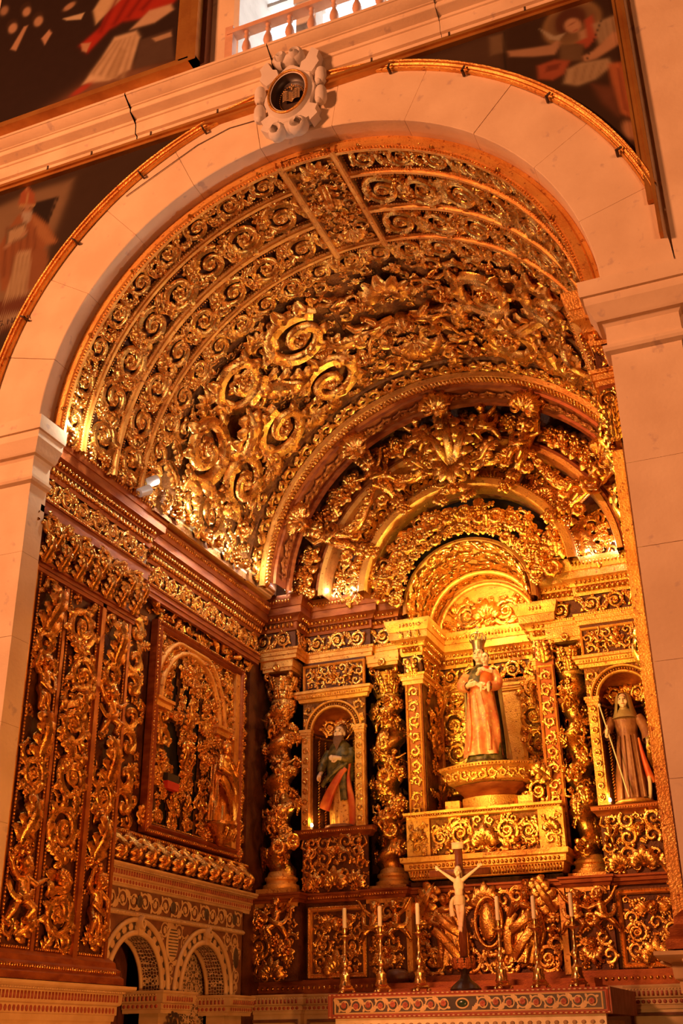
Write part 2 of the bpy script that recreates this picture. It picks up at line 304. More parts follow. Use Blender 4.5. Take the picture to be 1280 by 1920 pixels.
BIGS = make_scroll(1.45, False, 9, 9, 0.25); BIGSM = BIGS.mirrored(); THIN = make_scroll(1.5, True, 4, 3, 0.12); THINM = THIN.mirrored(); SCR = make_scroll(); SCRM = SCR.mirrored(); SCB = make_scroll(1.75, False, 10, 7, 0.2); SCBM = SCB.mirrored(); LEAF = make_leaf(); PALM = make_palmette(); BUD = make_bud(); CURL = make_curl(); CURLM = CURL.mirrored()
FLAME = make_flame(); ROS = MB(); rosette(ROS, (0, 0, 0), 1.0, 8, 0.4); HEAD = make_head(); PUT0 = make_putto(0); PUT1 = make_putto(1); PUT0M = PUT0.mirrored(); PUT1M = PUT1.mirrored()
BEAD = MB().ell((0, 0, 0), 1.0, 5, 4)
NAMES = {id(BIGS): 'scroll', id(BIGSM): 'scroll', id(THIN): 'inlaid_scroll', id(THINM): 'inlaid_scroll', id(SCR): 'scroll', id(SCRM): 'scroll', id(SCB): 'scroll', id(SCBM): 'scroll', id(LEAF): 'acanthus_leaf', id(PALM): 'palmette', id(BUD): 'fruit_cluster', id(CURL): 'leaf_curl', id(CURLM): 'leaf_curl', id(FLAME): 'leaf_frond', id(ROS): 'rosette', id(HEAD): 'cherub_head', id(PUT0): 'cherub_figure', id(PUT1): 'cherub_figure', id(PUT0M): 'cherub_figure', id(PUT1M): 'cherub_figure'}
PM = {}
def pmesh(mb, m):
    k = (id(mb), m.name)
    if k not in PM: PM[k] = mb.mesh(NAMES.get(id(mb), 'ornament'), m)
    return PM[k]
def put(mb, parent, M, m=None, name=None): return link(name or NAMES[id(mb)], pmesh(mb, m or GOLD), parent, M)
def pack(area, circles, sizes, protos, rng, tries=400, gap=0.78):        # free spots for fill carving: area(a,b)->bool in metres
    out = []; (a0, a1, b0, b1, ok) = area; C = [tuple(c) for c in circles]
    for r in sizes:
        for _ in range(tries):
            a = rng.uniform(a0 + r * .6, a1 - r * .6); b = rng.uniform(b0 + r * .6, b1 - r * .6)
            if ok and not ok(a, b): continue
            if all((a - c[0]) ** 2 + (b - c[1]) ** 2 > (gap * (r + c[2])) ** 2 for c in C):
                C.append((a, b, r)); out.append((a, b, r, rng.choice(protos), rng.uniform(0, 2 * PI)))
    return out
def carve(parent, fr, w, h, big=(), seed=0, sizes=(.12, .09, .07, .05), protos=None, m=None, tries=120, mirror=True, au=1.0, rest=0.055):
    """fill a w x h field centred on the frame: `big` = list of (proto,a,b,r,rot[,stretch]); the smallest pieces are joined into one"""
    rng = random.Random(seed); protos = protos or [CURL, CURLM, LEAF, FLAME, BUD, CURL, FLAME]; circ = []
    for g in big:
        P, a, b, r, rot = g[:5]; put(P, parent, fmat(fr, a * au, b, r, rot, 0.0), m); circ.append((a, b, r * .68))
    lo = 0.0 if mirror else -w / 2
    its = pack((lo - (.03 if mirror else 0), w / 2, -h / 2, h / 2, None), circ, sizes, protos, rng, tries); J = MB()
    sw = {id(CURL): CURLM, id(CURLM): CURL, id(SCB): SCBM, id(SCBM): SCB}
    for a, b, r, P, rot in its:
        for s in ((1, -1) if mirror else (1,)):
            if s == -1 and a < r * .5: continue
            M = fmat(fr, s * a * au, b, r, rot if s == 1 else PI - rot if id(P) in (id(CURL), id(CURLM)) else -rot, 0.0, r * 1.1); Q = P if s == 1 else sw.get(id(P), P)
            if r >= rest: put(Q, parent, M, m)
            else: J.merge(Q, M)
    if J.n: part('small_foliage', J, m or GOLD, parent, True, kind='stuff')
# sweeping mouldings
def sweep_plan(mb, prof, path, closed=False, mi=0):
    """prof = [(out, z)], path = [(x, y)], out is to the right of the direction of travel"""
    p = np.asarray(path, float); n = len(p); d = nrm(np.diff(p, axis=0)); nr = np.stack([d[:, 1], -d[:, 0]], -1); off = np.zeros((n, 2))
    for i in range(n):
        a = nr[max(i - 1, 0)]; b = nr[min(i, n - 2)]; m_ = a + b; off[i] = m_ / max(1e-6, np.dot(m_, a)) if np.dot(m_, a) > .2 else b
    prof = np.asarray(prof, float)
    G = np.stack([p[:, None, 0] + off[:, None, 0] * prof[None, :, 0], p[:, None, 1] + off[:, None, 1] * prof[None, :, 0], np.repeat(prof[None, :, 1], n, 0)], -1)
    for i in (0, n - 1):
        c = G[i]; bk = np.array([p[i, 0] - off[i, 0] * .08, p[i, 1] - off[i, 1] * .08, 0]); back = np.repeat(bk[None], len(c), 0); back[:, 2] = c[:, 2]; mb.grid(np.stack([c, back], 0), mi=mi)
    return mb.grid(G, mi=mi)
def along(mb, shape, path, out, z, pitch, sc):
    p = np.asarray(path, float)
    for i in range(len(p) - 1):
        d = p[i + 1] - p[i]; L = np.linalg.norm(d); d = d / L; nr = np.array([d[1], -d[0]]); k = max(1, int(round(L / pitch)))
        for j in range(k):
            q = p[i] + d * (j + .5) * L / k + nr * out; M = np.eye(4); M[:3, 0] = np.array([d[0], d[1], 0]) * sc[0]; M[:3, 1] = np.array([-nr[0], -nr[1], 0]) * sc[1]; M[:3, 2] = np.array([0, 0, 1]) * sc[2]; M[:3, 3] = (q[0], q[1], z)
            mb.merge(shape, M)
    return mb
UBOX = MB().box(-.5, .5, -.5, .5, -.5, .5)
EGG = MB().ell((0, 0, 0), 1.0, 6, 5)
def beads(mb, P, pitch, r):
    P = np.asarray(P, float); s = np.concatenate([[0], np.cumsum(np.linalg.norm(np.diff(P, axis=0), axis=1))]); k = max(2, int(s[-1] / pitch)); t = np.linspace(0, s[-1], k)
    Q = np.stack([np.interp(t, s, P[:, i]) for i in range(3)], -1); V, F, _ = BEAD.arr()
    VV = (Q[:, None] + V[None] * r).reshape(-1, 3); FF = (F[None] + (np.arange(k) * len(V))[:, None, None]).reshape(-1, 4); return mb.add(VV, FF)
def rope(mb, P, up, r, pitch):
    P = np.asarray(P, float); s = np.concatenate([[0], np.cumsum(np.linalg.norm(np.diff(P, axis=0), axis=1))]); k = int(s[-1] / pitch); t = np.linspace(0, s[-1], k)
    Q = np.stack([np.interp(t, s, P[:, i]) for i in range(3)], -1); T = nrm(np.gradient(Q, axis=0)); U = nrm(np.cross(np.cross(T, np.asarray(up, float)), T)); S = np.cross(T, U); V, F, _ = EGG.arr()
    for i in range(k):
        ax = nrm(T[i] * .75 + S[i] * .66); B = np.column_stack([ax * r * 1.25, nrm(np.cross(U[i], ax)) * r * .55, U[i] * r]); mb.add(Q[i] + V @ B.T, F)
    return mb
# ================================================================== the nave wall and its great arch
ZC, RA, RB = 6.257, 2.4, 2.916
wallf = thing('wall_front', 'cream stone nave wall around the great chapel arch', 'wall', (0, 0.3, 0), kind='structure')
mb = MB(); TH = np.radians(np.linspace(0, 180, 61)); X = RB * np.cos(TH); Z = ZC + RB * np.sin(TH)
for y in (0.07, 0.75): mb.grid(np.stack([np.stack([X, 0 * X + y, Z], -1), np.stack([X, 0 * X + y, 0 * X + 9.25], -1)], 1))
for s in (-1, 1):
    x0, x1 = sorted((s * RB, s * 7.5)); mb.box(x0, x1, 0.012, 0.75, 6.25, 9.25); x0, x1 = sorted((s * 2.86, s * 7.5)); mb.box(x0, x1, 0.07, 0.75, 0, 6.26)
mb.box(-7.5, -0.72, 0.10, 0.75, 9.25, 13.5); mb.box(2.6, 7.5, 0.10, 0.75, 9.25, 13.5); mb.box(-0.72, 2.6, 0.10, 0.75, 9.25, 9.62); mb.box(-0.72, 2.6, 0.1, .75, 12.6, 13.5)
part('wall_face', mb, STONE, wallf)
NV = 11
MORTAR = mat('lime_mortar', (.66, .50, .35), (.60, .45, .31), .85, .9, 0, 8)
TJ = np.radians(np.linspace(0, 180, 61)); part('mortar_joints', MB().grid(np.array([[(r * math.cos(t), .012, ZC + r * math.sin(t)) for r in (RA + .012, RB)] for t in TJ])).grid(np.array([[(( RA + .006) * math.cos(t), y, ZC + (RA + .006) * math.sin(t)) for y in (.012, .22)] for t in TJ])).box(-2.87, -2.406, .01, .2, 0, 5.9).box(2.406, 2.87, .01, .2, 0, 5.9), MORTAR, wallf)
for i in range(NV):                                                    # arch stones
    a = np.radians(np.linspace(i * 180 / NV + 0.05, (i + 1) * 180 / NV - 0.05, 7)); g = MB(); dy = 0.002 * (i * 7 % 3)
    ring = [(RA + .006, dy), (RA, dy + .006), (RA, 0.22), (RB, 0.22), (RB, dy), (RA + .006, dy)]
    g.grid(np.array([[(r * math.cos(t), y, ZC + r * math.sin(t)) for r, y in ring] for t in a]))
    for t in (a[0], a[-1]): g.add([(r * math.cos(t), y, ZC + r * math.sin(t)) for r, y in ((RA, dy), (RA, .22), (RB, .22), (RB, dy))], [(0, 1, 2, 3)])
    part('voussoir', g, STONE, wallf, 30)
for s in (-1, 1):
    zs = [0, 0.8, 1.55, 2.25, 3.0, 3.72, 4.4, 5.12, 5.78] if s < 0 else [0, 0.7, 1.5, 2.2, 2.85, 3.55, 4.3, 4.9, 5.78]
    for i in range(len(zs) - 1):
        x0, x1 = sorted((s * RA, s * 2.87)); part('pier_block', MB().box(x0, x1, 0.001 * (i % 3), 0.22, zs[i] + .0015, zs[i + 1] - .0015), STONE, wallf)
    x0, x1 = sorted((s * RA, s * 2.87)); part('pier_block', MB().box(x0, x1, .004, .22, 5.78, ZC), STONE, wallf)
# imposts
IMP = [(0, 5.74), (.035, 5.755), (.045, 5.775), (.045, 5.80), (.015, 5.815), (.012, 5.96), (.03, 5.985), (.06, 5.99), (.075, 6.01), (.09, 6.05), (.12, 6.10), (.125, 6.16), (.145, 6.165), (.15, 6.19), (.15, 6.29), (.0, 6.30)]
for n, s in ((1, -1), (2, 1)):
    o = thing('trim_%d' % n, 'moulded stone impost on the %s pier of the great arch' % ('left' if s < 0 else 'right'), 'moulding', (s * 2.64, 0, 5.74), kind='structure')
    path = [(s * 2.4, .22), (s * 2.4, 0), (s * 2.87, 0), (s * 2.87, .2)]
    g = MB(); sweep_plan(g, IMP, path if s > 0 else path[::-1])
    if s > 0: pass
    part('impost_moulding', g, STONE, o, 25)
# fix winding of the right impost (its outside lies to the left of travel)
# cornice above the arch
CORN = [(0, 9.13), (.04, 9.13), (.045, 9.19), (.045, 9.33), (.075, 9.335), (.08, 9.43), (.085, 9.44), (.085, 9.455), (.10, 9.46), (.105, 9.485), (.17, 9.505), (.185, 9.51), (.19, 9.515), (.19, 9.56), (.205, 9.563), (.21, 9.57), (.235, 9.58), (.275, 9.605), (.29, 9.62), (.30, 9.622), (.30, 9.65), (.0, 9.66)]
co = thing('trim_3', 'moulded stone cornice running above the great arch', 'cornice', (0, 0.1, 9.13), kind='structure')
xs = [-7.5, -5.1, -3.4, -1.69, -0.2, 1.35, 3.1, 7.5]
for i in range(len(xs) - 1):
    j = .006 if i in (2, 3) else .002; g = MB(); sweep_plan(g, CORN, [(xs[i] + j, .1), (xs[i + 1] - j, .1)])
    for x in (xs[i] + j, xs[i + 1] - j):
        c = [(x, .1 - o_, z) for o_, z in CORN]; g.add(c + [(x, .1, 9.4)], None, [(k, k + 1, len(c)) for k in range(len(c) - 1)])
    part('cornice_stone', g, STONE, co, 25)
# ------------------------------------------------------------------ gallery opening with balustrade and bright window
win = thing('window_1', 'bright daylit gallery window above the cornice', 'window', (0.9, .7, 9.9), kind='structure')
part('window_reveal', MB().box(-.72, -.66, .1, .8, 9.64, 12.6).box(2.54, 2.6, .1, .8, 9.64, 12.6), STONE2, win)
part('window_glass', MB().box(-.7, 2.6, .8, .84, 9.64, 12.6), plain('daylight', (0.80, 0.93, 1.0), .5, 0, 3.2), win)
for x in (-.15, .62, 1.4, 2.1): part('window_mullion', MB().box(x - .03, x + .03, .7, .8, 9.64, 12.6), STONE2, win)
part('window_transom', MB().box(-.66, 2.54, .7, .8, 11.3, 11.35), STONE2, win)
bal = thing('balustrade', 'pinkish turned wooden balustrade in the bright gallery window', 'balustrade', (0.3, -.1, 9.66))
part('handrail', MB().box(-.66, 2.54, -.13, -.03, 10.03, 10.08).box(-.66, 2.54, -.11, -.05, 10.08, 10.11), PINK, bal)
part('bottom_rail', MB().box(-.66, 2.54, -.12, -.04, 9.66, 9.69), PINK, bal)
part('newel_post', MB().box(-.68, -.60, -.12, -.04, 9.66, 10.14), PINK, bal)
BP = [(.035, 0), (.04, .03), (.022, .05), (.03, .09), (.045, .14), (.038, .19), (.02, .24), (.017, .27), (.03, .285), (.017, .30), (.022, .33), (.036, .36)]
bme = MB().lathe(BP, 12).mesh('baluster', PINK)
for x in (-.47, -.25, -.03, .19, .41, .63, .85, 1.07, 1.29, 1.51, 1.73, 1.95, 2.17, 2.39): link('baluster', bme, bal, T3(x, -.08, 9.69))
bb = thing('masonry_block', 'pale grey stone block standing behind the balustrade', 'block', (.12, .2, 9.66))
part('block', MB().box(-.06, .14, .12, .3, 9.66, 10.42), STONE2, bb); part('block', MB().box(-.08, .16, .1, .32, 10.42, 10.48), STONE2, bb)
# ------------------------------------------------------------------ stone cartouche on the keystone
ct = thing('keystone_cartouche', 'carved stone strapwork cartouche with an oval book emblem at the arch crown', 'cartouche', (-.02, 0, 8.55))
cx, cz = -.02, 9.05; n = 48; ka = np.linspace(0, 2 * PI, n + 1)[:-1]
rad = lambda t: 1 + .05 * np.cos(8 * t) + .05 * np.cos(2 * t)
out = [(.255 * rad(t) * math.sin(t), .335 * rad(t) * math.cos(t)) for t in ka]; oval = [(.165 * math.sin(t), .215 * math.cos(t)) for t in ka]
lay = [(out, -.002), (out, -.075), ([(x * .95, z * .95) for x, z in out], -.095), ([(x * 1.3, z * 1.3) for x, z in oval], -.10), ([(x * 1.2, z * 1.2) for x, z in oval], -.13), (oval, -.13)]
part('strapwork_shield', MB().grid(np.array([[(cx + x, y, cz + z) for x, z in L] for L, y in lay]), cv=True), STONE2, ct, 35)
def slab(P, y0, y1): m_ = len(P); g = MB().grid(np.array([[(cx + x, y, cz + z) for x, z in P] for y in (y0, y1)]), cv=True); c = np.mean(P, 0); return g.add([(cx + c[0], y1, cz + c[1])] + [(cx + x, y1, cz + z) for x, z in P], None, [(0, i + 1, (i + 1) % m_ + 1) for i in range(m_)])
for sx in (-1, 1):
    part('strap_horn', slab([(sx * x, z) for x, z in ((.10, .24), (.12, .33), (.16, .35), (.22, .47), (.29, .40), (.27, .33), (.29, .27), (.22, .17))], -.0, -.11), STONE2, ct, 30)
    part('strap_foot', slab([(sx * x, z) for x, z in ((.10, -.26), (.12, -.36), (.19, -.33), (.20, -.38), (.27, -.32), (.25, -.27), (.27, -.22), (.2, -.18))], -.0, -.10), STONE2, ct, 30)
    for z0 in (.12, -.10):                                             # rolled strap ends
        g = MB().lathe([(.0, -.10), (.03, -.10), (.045, -.085), (.055, -.05), (.052, .04), (.04, .075), (.0, .085)], 14, (cx + sx * .295, -.075, cz + z0)); r = part('strap_roll', g, STONE2, ct, 40)
        part('roll_eye', MB().ell((cx + sx * .285, -.10, cz + z0 - .085), (.03, .03, .03), 10, 7), STONE2, r, True)
for z0, up, sc_ in ((.43, 1, 1.0), (-.42, -1, 1.25)):
    g = MB()
    for sx in (-1, 1):
        s = np.linspace(0, 1, 18); th = -PI / 2 * up + sx * up * s * 2 * PI * 1.25; rr = .062 * sc_ * (1 - .72 * s)
        g.tube(np.column_stack([cx + sx * .07 * sc_ + rr * np.cos(th), -.09 - .05 * s, cz + z0 + rr * np.sin(th)]), .026 * sc_, .06, 8, up=(0, -1, 0))
    g.ell((cx, -.08, cz + z0 - .02 * up), (.10 * sc_, .08, .055 * sc_), 12, 8); part('scroll_crest', g, STONE2, ct, 40)
k = np.linspace(0, 2 * PI, 33)[:-1]
part('gilded_rim', MB().tube(np.column_stack([cx + .185 * np.sin(k), 0 * k - .135, cz + .24 * np.cos(k)]), .012, None, 6, (0, -1, 0), close=True), GOLDF, ct, True)
g = MB(); g.grid(np.array([[(cx + f * .165 * math.sin(t), y, cz + f * .215 * math.cos(t)) for t in k] for f, y in ((1, -.13), (.95, -.04), (.86, -.055), (.82, -.03), (.72, -.04), (.7, -.03), (.01, -.03))]), cv=True)
part('oval_recess', g, mat('black_marble', (.045, .028, .022), (.08, .045, .03), .4, .5), ct, True)
part('bead_ring', beads(MB(), np.column_stack([cx + .118 * np.sin(k), 0 * k - .042, cz + .155 * np.cos(k)]), .022, .007), GOLDF, ct, True)
pg = plain('gilt_pages', (.50, .33, .16), .5); g = MB()
for sx in (-1, 1):
    t = np.linspace(0, 1, 6); g.grid(np.array([[(cx + .005 + sx * .082 * q, -.05 - .03 * math.sin(q * 2.6), cz + zz + .01 * q) for q in t] for zz in (-.05, .065)]))
book = part('open_book', g, pg, ct, True); g = MB()
for sx in (-1, 1):
    for i in range(6): g.box(cx + .005 + sx * .045 - .028, cx + .005 + sx * .045 + .028, -.083, -.078, cz - .035 + i * .017, cz - .031 + i * .017)
part('text_lines', g, plain('ink', (.09, .05, .03), .8), book, 30, kind='stuff')
part('small_cross', MB().box(cx - .003, cx + .009, -.055, -.03, cz + .09, cz + .165).box(cx - .025, cx + .031, -.055, -.03, cz + .125, cz + .137), pg, ct)
# ------------------------------------------------------------------ paintings
def paintmat(name):
    m = bpy.data.materials.new(name); m.use_nodes = True; nt = m.node_tree; b = nt.nodes['Principled BSDF']; b.inputs['Roughness'].default_value = 0.75; b.inputs['Specular IOR Level'].default_value = 0.15
    a = nt.nodes.new('ShaderNodeVertexColor'); a.layer_name = 'Col'; n = nt.nodes.new('ShaderNodeTexNoise'); n.inputs['Scale'].default_value = 18; n.inputs['Detail'].default_value = 8
    mx = nt.nodes.new('ShaderNodeMix'); mx.data_type = 'RGBA'; mx.blend_type = 'MULTIPLY'; mx.inputs[0].default_value = 0.55
    cr = nt.nodes.new('ShaderNodeValToRGB'); cr.color_ramp.elements[0].color = (.55, .5, .45, 1); cr.color_ramp.elements[1].color = (1, 1, 1, 1); nt.links.new(n.outputs[0], cr.inputs[0])
    nt.links.new(a.outputs[0], mx.inputs[6]); nt.links.new(cr.outputs[0], mx.inputs[7]); nt.links.new(mx.outputs[2], b.inputs['Base Color']); return m
PAINT = paintmat('oil_paint')
def sm(d, w): return 1 / (1 + np.exp(np.clip(d / w, -30, 30)))
TONE = .55
def canvas(name, parent, V2, quads, y, shapes, bg):
    """V2 (n,2) canvas points in (x,z); shapes = (kind, colour, params, softness)"""
    x, z = V2[:, 0], V2[:, 1]; c = np.tile(np.array(bg, float), (len(x), 1))
    for kind, colr, pr, soft in shapes:
        if kind == 'e':
            px, pz, rx, rz, ang = pr; ca, sa = math.cos(ang), math.sin(ang); dx, dz = x - px, z - pz; d = (np.sqrt(((dx * ca + dz * sa) / rx) ** 2 + ((dz * ca - dx * sa) / rz) ** 2) - 1) * min(rx, rz)
        else:
            P = np.array(pr, float); ins = np.zeros(len(x), bool); dm = np.full(len(x), 9.0)
            for i in range(len(P)):
                a, b = P[i], P[(i + 1) % len(P)]; e = b - a; t = np.clip(((x - a[0]) * e[0] + (z - a[1]) * e[1]) / (e @ e), 0, 1); dm = np.minimum(dm, np.hypot(x - a[0] - t * e[0], z - a[1] - t * e[1]))
                cr = ((a[1] > z) != (b[1] > z)) & (x < (b[0] - a[0]) * (z - a[1]) / ((b[1] - a[1]) + 1e-12) + a[0]); ins ^= cr
            d = np.where(ins, -dm, dm)
        m_ = sm(d, soft * .42)[:, None]; c = c * (1 - m_) + np.minimum(1, np.array(colr, float) * 1.0) * TONE * m_
    g = MB().add(np.column_stack([x, 0 * x + y, z]), quads); o = part(name, g, PAINT, parent, False); me = o.data
    at = me.color_attributes.new('Col', 'FLOAT_COLOR', 'POINT'); at.data.foreach_set('color', np.column_stack([c, np.ones(len(c))]).astype(np.float32).ravel()); return o
def framebar(P, wdt, prof, up=(0, -1, 0)):
    """frame moulding: P polyline (inner edge), prof [(across 0..1, height)]; across goes outwards (left of travel seen from the nave)"""
    P = np.asarray(P, float); T = nrm(np.gradient(P, axis=0)); S = nrm(np.cross(T, np.asarray(up, float))); U = np.asarray(up, float)
    return MB().grid(P[:, None] + S[:, None] * (np.array([q[0] for q in prof])[None, :, None] * wdt) + U * np.array([q[1] for q in prof])[None, :, None])
FP = [(0, 0), (0, .03), (.1, .04), (.14, .026), (.3, .03), (.34, .045), (.5, .052), (.54, .034), (.7, .04), (.74, .058), (.92, .062), (1, .05), (1, 0)]
def spandrel(sx, name, label, shapes, bg):
    p = thing(name, label, 'painting', (sx * 2.4, 0, 7.0))
    XO = 3.75 if sx < 0 else 2.80; ZB = 6.4 if sx < 0 else 6.75; n, nz = 150, 110; R0 = RB + .045; rows = []
    for xa in np.linspace(XO, .12, n):
        za = ZC + math.sqrt(R0 * R0 - xa * xa) if xa < R0 else ZB; za = max(za, ZB) if xa > 2.5 else za; rows.append([(sx * xa, za + (9.075 - za) * k / (nz - 1)) for k in range(nz)])
    V2 = np.array(rows); I = np.arange(n * nz).reshape(n, nz); Q = np.stack([I[:-1, :-1], I[1:, :-1], I[1:, 1:], I[:-1, 1:]], -1).reshape(-1, 4)
    canvas('canvas', p, V2.reshape(-1, 2), Q if sx < 0 else Q[:, ::-1], -.012, shapes, bg)
    A = np.radians(np.linspace(15.5 if sx > 0 else 3, 86, 60)); arcp = np.column_stack([sx * RB * np.cos(A), 0 * A - .0, ZC + RB * np.sin(A)])
    if sx < 0: arcp = arcp[::-1]
    f = framebar(arcp, .075, [(a, h) for a, h in FP], (0, -1, 0)); part('gilded_arc_frame', f, GOLDF, p, 35)
    f = MB().box(*sorted((sx * .3, sx * (XO + .07))), -.06, -.0, 9.07, 9.10).box(*sorted((sx * .3, sx * (XO + .07))), -.085, -.0, 9.10, 9.125).box(*sorted((sx * .3, sx * (XO + .07))), -.07, -.0, 9.125, 9.15); part('gilded_top_frame', f, FRAMEG, p)
    f = MB().box(*sorted((sx * (XO - .02), sx * XO)), -.06, 0, 7.25 if sx > 0 else 6.3, 9.07).box(*sorted((sx * XO, sx * (XO + .045))), -.05, 0, 6.92 if sx > 0 else 6.3, 9.1).box(*sorted((sx * (XO + .045), sx * (XO + .07))), -.075, 0, 6.6 if sx > 0 else 6.3, 9.15); part('gilded_side_frame', f, FRAMEG, p)
    cl = MB().box(-.008, .008, -.075, .0, -.02, .0).box(-.008, .008, -.075, -.065, -.02, .035).mesh('clip', plain('rusty_iron_%s' % name, (.10, .06, .04), .7, .5), 30)
    for a in (24, 41, 58, 72): t = math.radians(a); link('iron_clip', cl, p, T3(sx * (RB - .01) * math.cos(t), -.0, ZC + (RB - .01) * math.sin(t)) @ Matrix.Rotation((math.radians(90 - a)) * sx, 4, 'Y'))
    for x in (.75, 1.45, 2.1, 2.6): link('iron_clip', cl, p, T3(sx * x, -.0, 9.15))
    return p
def robe(x, z, s=1.0): return [(x + s * a, z + s * b) for a, b in ((-.12, .35), (.12, .35), (.25, -.1), (.3, -.6), (-.3, -.6), (-.22, -.1))]
L = lambda u, v: tuple(onY(u, v, 0)[[0, 2]])
sl = spandrel(-1, 'spandrel_painting', 'dark triangular painting of a mitred bearded bishop left of the arch', [
    ('p', (.34, .22, .12), [L(-20, 400), L(60, 362), L(138, 338), L(128, 372), L(90, 470), L(60, 600), L(-20, 600)], .05),
    ('p', (.035, .02, .014), [L(108, 370), L(86, 432), L(40, 405), L(56, 384)], .012), ('p', (.04, .022, .014), [L(84, 430), L(110, 370), L(112, 371), L(72, 470)], .006),
    ('p', (.40, .16, .06), [L(22, 424), L(36, 404), L(66, 402), L(92, 424), L(109, 456), L(86, 462), L(70, 520), L(60, 542), L(4, 548), L(-4, 470)], .014), ('p', (.52, .25, .10), [L(60, 404), L(84, 420), L(107, 455), L(88, 458), L(70, 440)], .014), *[('p', (.22, .075, .03), [L(14 + 13 * i, 428), L(17 + 13 * i, 428), L(10 + 14 * i, 520), L(6 + 14 * i, 520)], .025) for i in range(5)],
    ('p', (.50, .15, .06), [L(36, 384), L(40, 364), L(54, 351), L(67, 366), L(67, 384)], .008), ('p', (.62, .38, .16), [L(36, 384), L(67, 384), L(66, 389), L(37, 389)], .005), ('p', (.62, .38, .16), [L(51, 354), L(54, 354), L(54, 384), L(51, 384)], .005),
    ('e', (.52, .30, .17), (*L(52, 396), .058, .075, 0), .01), ('e', (.10, .04, .02), (*L(47, 394), .014, .008, 0), .005), ('e', (.10, .04, .02), (*L(57, 392), .014, .008, 0), .005), ('p', (.56, .48, .38), [L(42, 400), L(62, 398), L(58, 416), L(47, 424)], .010),
    ('p', (.24, .16, .09), [L(14, 432), L(50, 416), L(52, 446), L(12, 462)], .008), ('p', (.60, .44, .26), [L(18, 436), L(48, 423), L(49, 444), L(16, 457)], .006), ('e', (.52, .31, .18), (*L(46, 440), .04, .025, .4), .008), ('e', (.52, .31, .18), (*L(16, 462), .045, .025, .4), .008),
    ('p', (.66, .50, .30), [L(22, 520), L(34, 474), L(58, 470), L(60, 500), L(50, 560), L(30, 574), L(4, 580)], .012), *[('p', (.38, .25, .13), [L(28 + 8 * i, 480), L(30 + 8 * i, 480), L(22 + 9 * i, 562), L(18 + 9 * i, 562)], .02) for i in range(4)],
    ('p', (.36, .15, .06), [L(62, 470), L(88, 468), L(92, 490), L(74, 535), L(52, 545)], .014),
    ('p', (.20, .065, .03), [L(-20, 572), L(70, 550), L(40, 610), L(-20, 625)], .014), ('p', (.50, .38, .24), [L(-20, 600), L(46, 584), L(38, 602), L(-20, 618)], .006)], (.040, .021, .011))
TONE = .8
sr = spandrel(1, 'spandrel_painting', 'dark triangular painting of a haloed young figure right of the arch', [
    ('p', (.09, .05, .028), [L(800, 112), L(940, 60), L(945, 130), L(860, 125)], .05), ('p', (.20, .13, .07), [L(918, 72), L(943, 65), L(946, 100), L(920, 106)], .02), ('p', (.03, .018, .01), [L(943, 62), L(946, 62), L(950, 132), L(946, 132)], .008),
    ('e', (.30, .19, .08), (*L(1072, 46), .235, .235, 0), .02), ('e', (.20, .12, .055), (*L(1072, 46), .205, .205, 0), .03), ('e', (.10, .035, .018), (*L(1070, 38), .125, .13, 0), .02), ('e', (.10, .035, .018), (*L(1056, 52), .06, .09, 0), .02), ('e', (.52, .30, .17), (*L(1074, 50), .062, .085, .35), .012), ('e', (.30, .14, .08), (*L(1072, 47), .03, .008, .35), .006), ('e', (.36, .12, .08), (*L(1079, 59), .02, .008, .35), .006),
    ('p', (.46, .28, .16), [L(1085, 62), L(1100, 55), L(1104, 75), L(1088, 78)], .015), ('p', (.42, .09, .045), [L(1096, 40), L(1110, 30), L(1122, 70), L(1100, 92), L(1080, 82), L(1100, 72)], .015),
    ('p', (.46, .35, .21), [L(1112, 48), L(1160, 28), L(1174, 70), L(1150, 78), L(1124, 84)], .02), *[('p', (.24, .16, .09), [L(1122 + 12 * i, 48 - 4 * i), L(1125 + 12 * i, 47 - 4 * i), L(1134 + 11 * i, 80 - 3 * i), L(1130 + 11 * i, 81 - 3 * i)], .03) for i in range(4)],
    ('p', (.50, .29, .16), [L(1150, 62), L(1172, 60), L(1160, 85), L(1118, 112), L(1096, 118), L(1092, 108), L(1112, 98)], .014), ('p', (.44, .26, .15), [L(952, 98), L(1000, 92), L(1034, 86), L(1046, 76), L(1052, 84), L(1040, 104), L(1000, 108), L(956, 108)], .014), ('p', (.42, .36, .25), [L(1012, 56), L(1040, 70), L(1060, 64), L(1048, 78), L(1030, 76)], .01),
    ('p', (.16, .10, .05), [L(1050, 85), L(1095, 85), L(1090, 115), L(1050, 118)], .02), ('p', (.38, .10, .045), [L(1008, 126), L(1040, 114), L(1068, 116), L(1058, 140), L(1036, 152), L(1010, 150)], .016), ('p', (.20, .05, .025), [L(1026, 126), L(1052, 120), L(1046, 132), L(1022, 138)], .012),
    ('p', (.48, .36, .21), [L(1064, 132), L(1090, 120), L(1140, 112), L(1148, 124), L(1116, 150), L(1084, 162), L(1058, 158)], .018), *[('p', (.26, .17, .09), [L(1080 + 16 * i, 130 - 3 * i), L(1084 + 16 * i, 128 - 3 * i), L(1078 + 15 * i, 158 - 5 * i), L(1074 + 15 * i, 158 - 5 * i)], .03) for i in range(4)],
    ('p', (.46, .16, .06), [L(1140, 122), L(1168, 118), L(1182, 180), L(1186, 224), L(1164, 214), L(1150, 170)], .018), ('p', (.24, .07, .03), [L(1156, 130), L(1160, 130), L(1176, 210), L(1170, 208)], .012), ('p', (.16, .06, .03), [L(1110, 160), L(1150, 165), L(1160, 220), L(1130, 195)], .03), ('e', (.46, .25, .13), (*L(1183, 246), .05, .10, .3), .014),
    ('p', (.05, .03, .02), [L(1126, 40), L(1128, 40), L(1100, 118), L(1098, 118)], .005)], (.040, .020, .011))
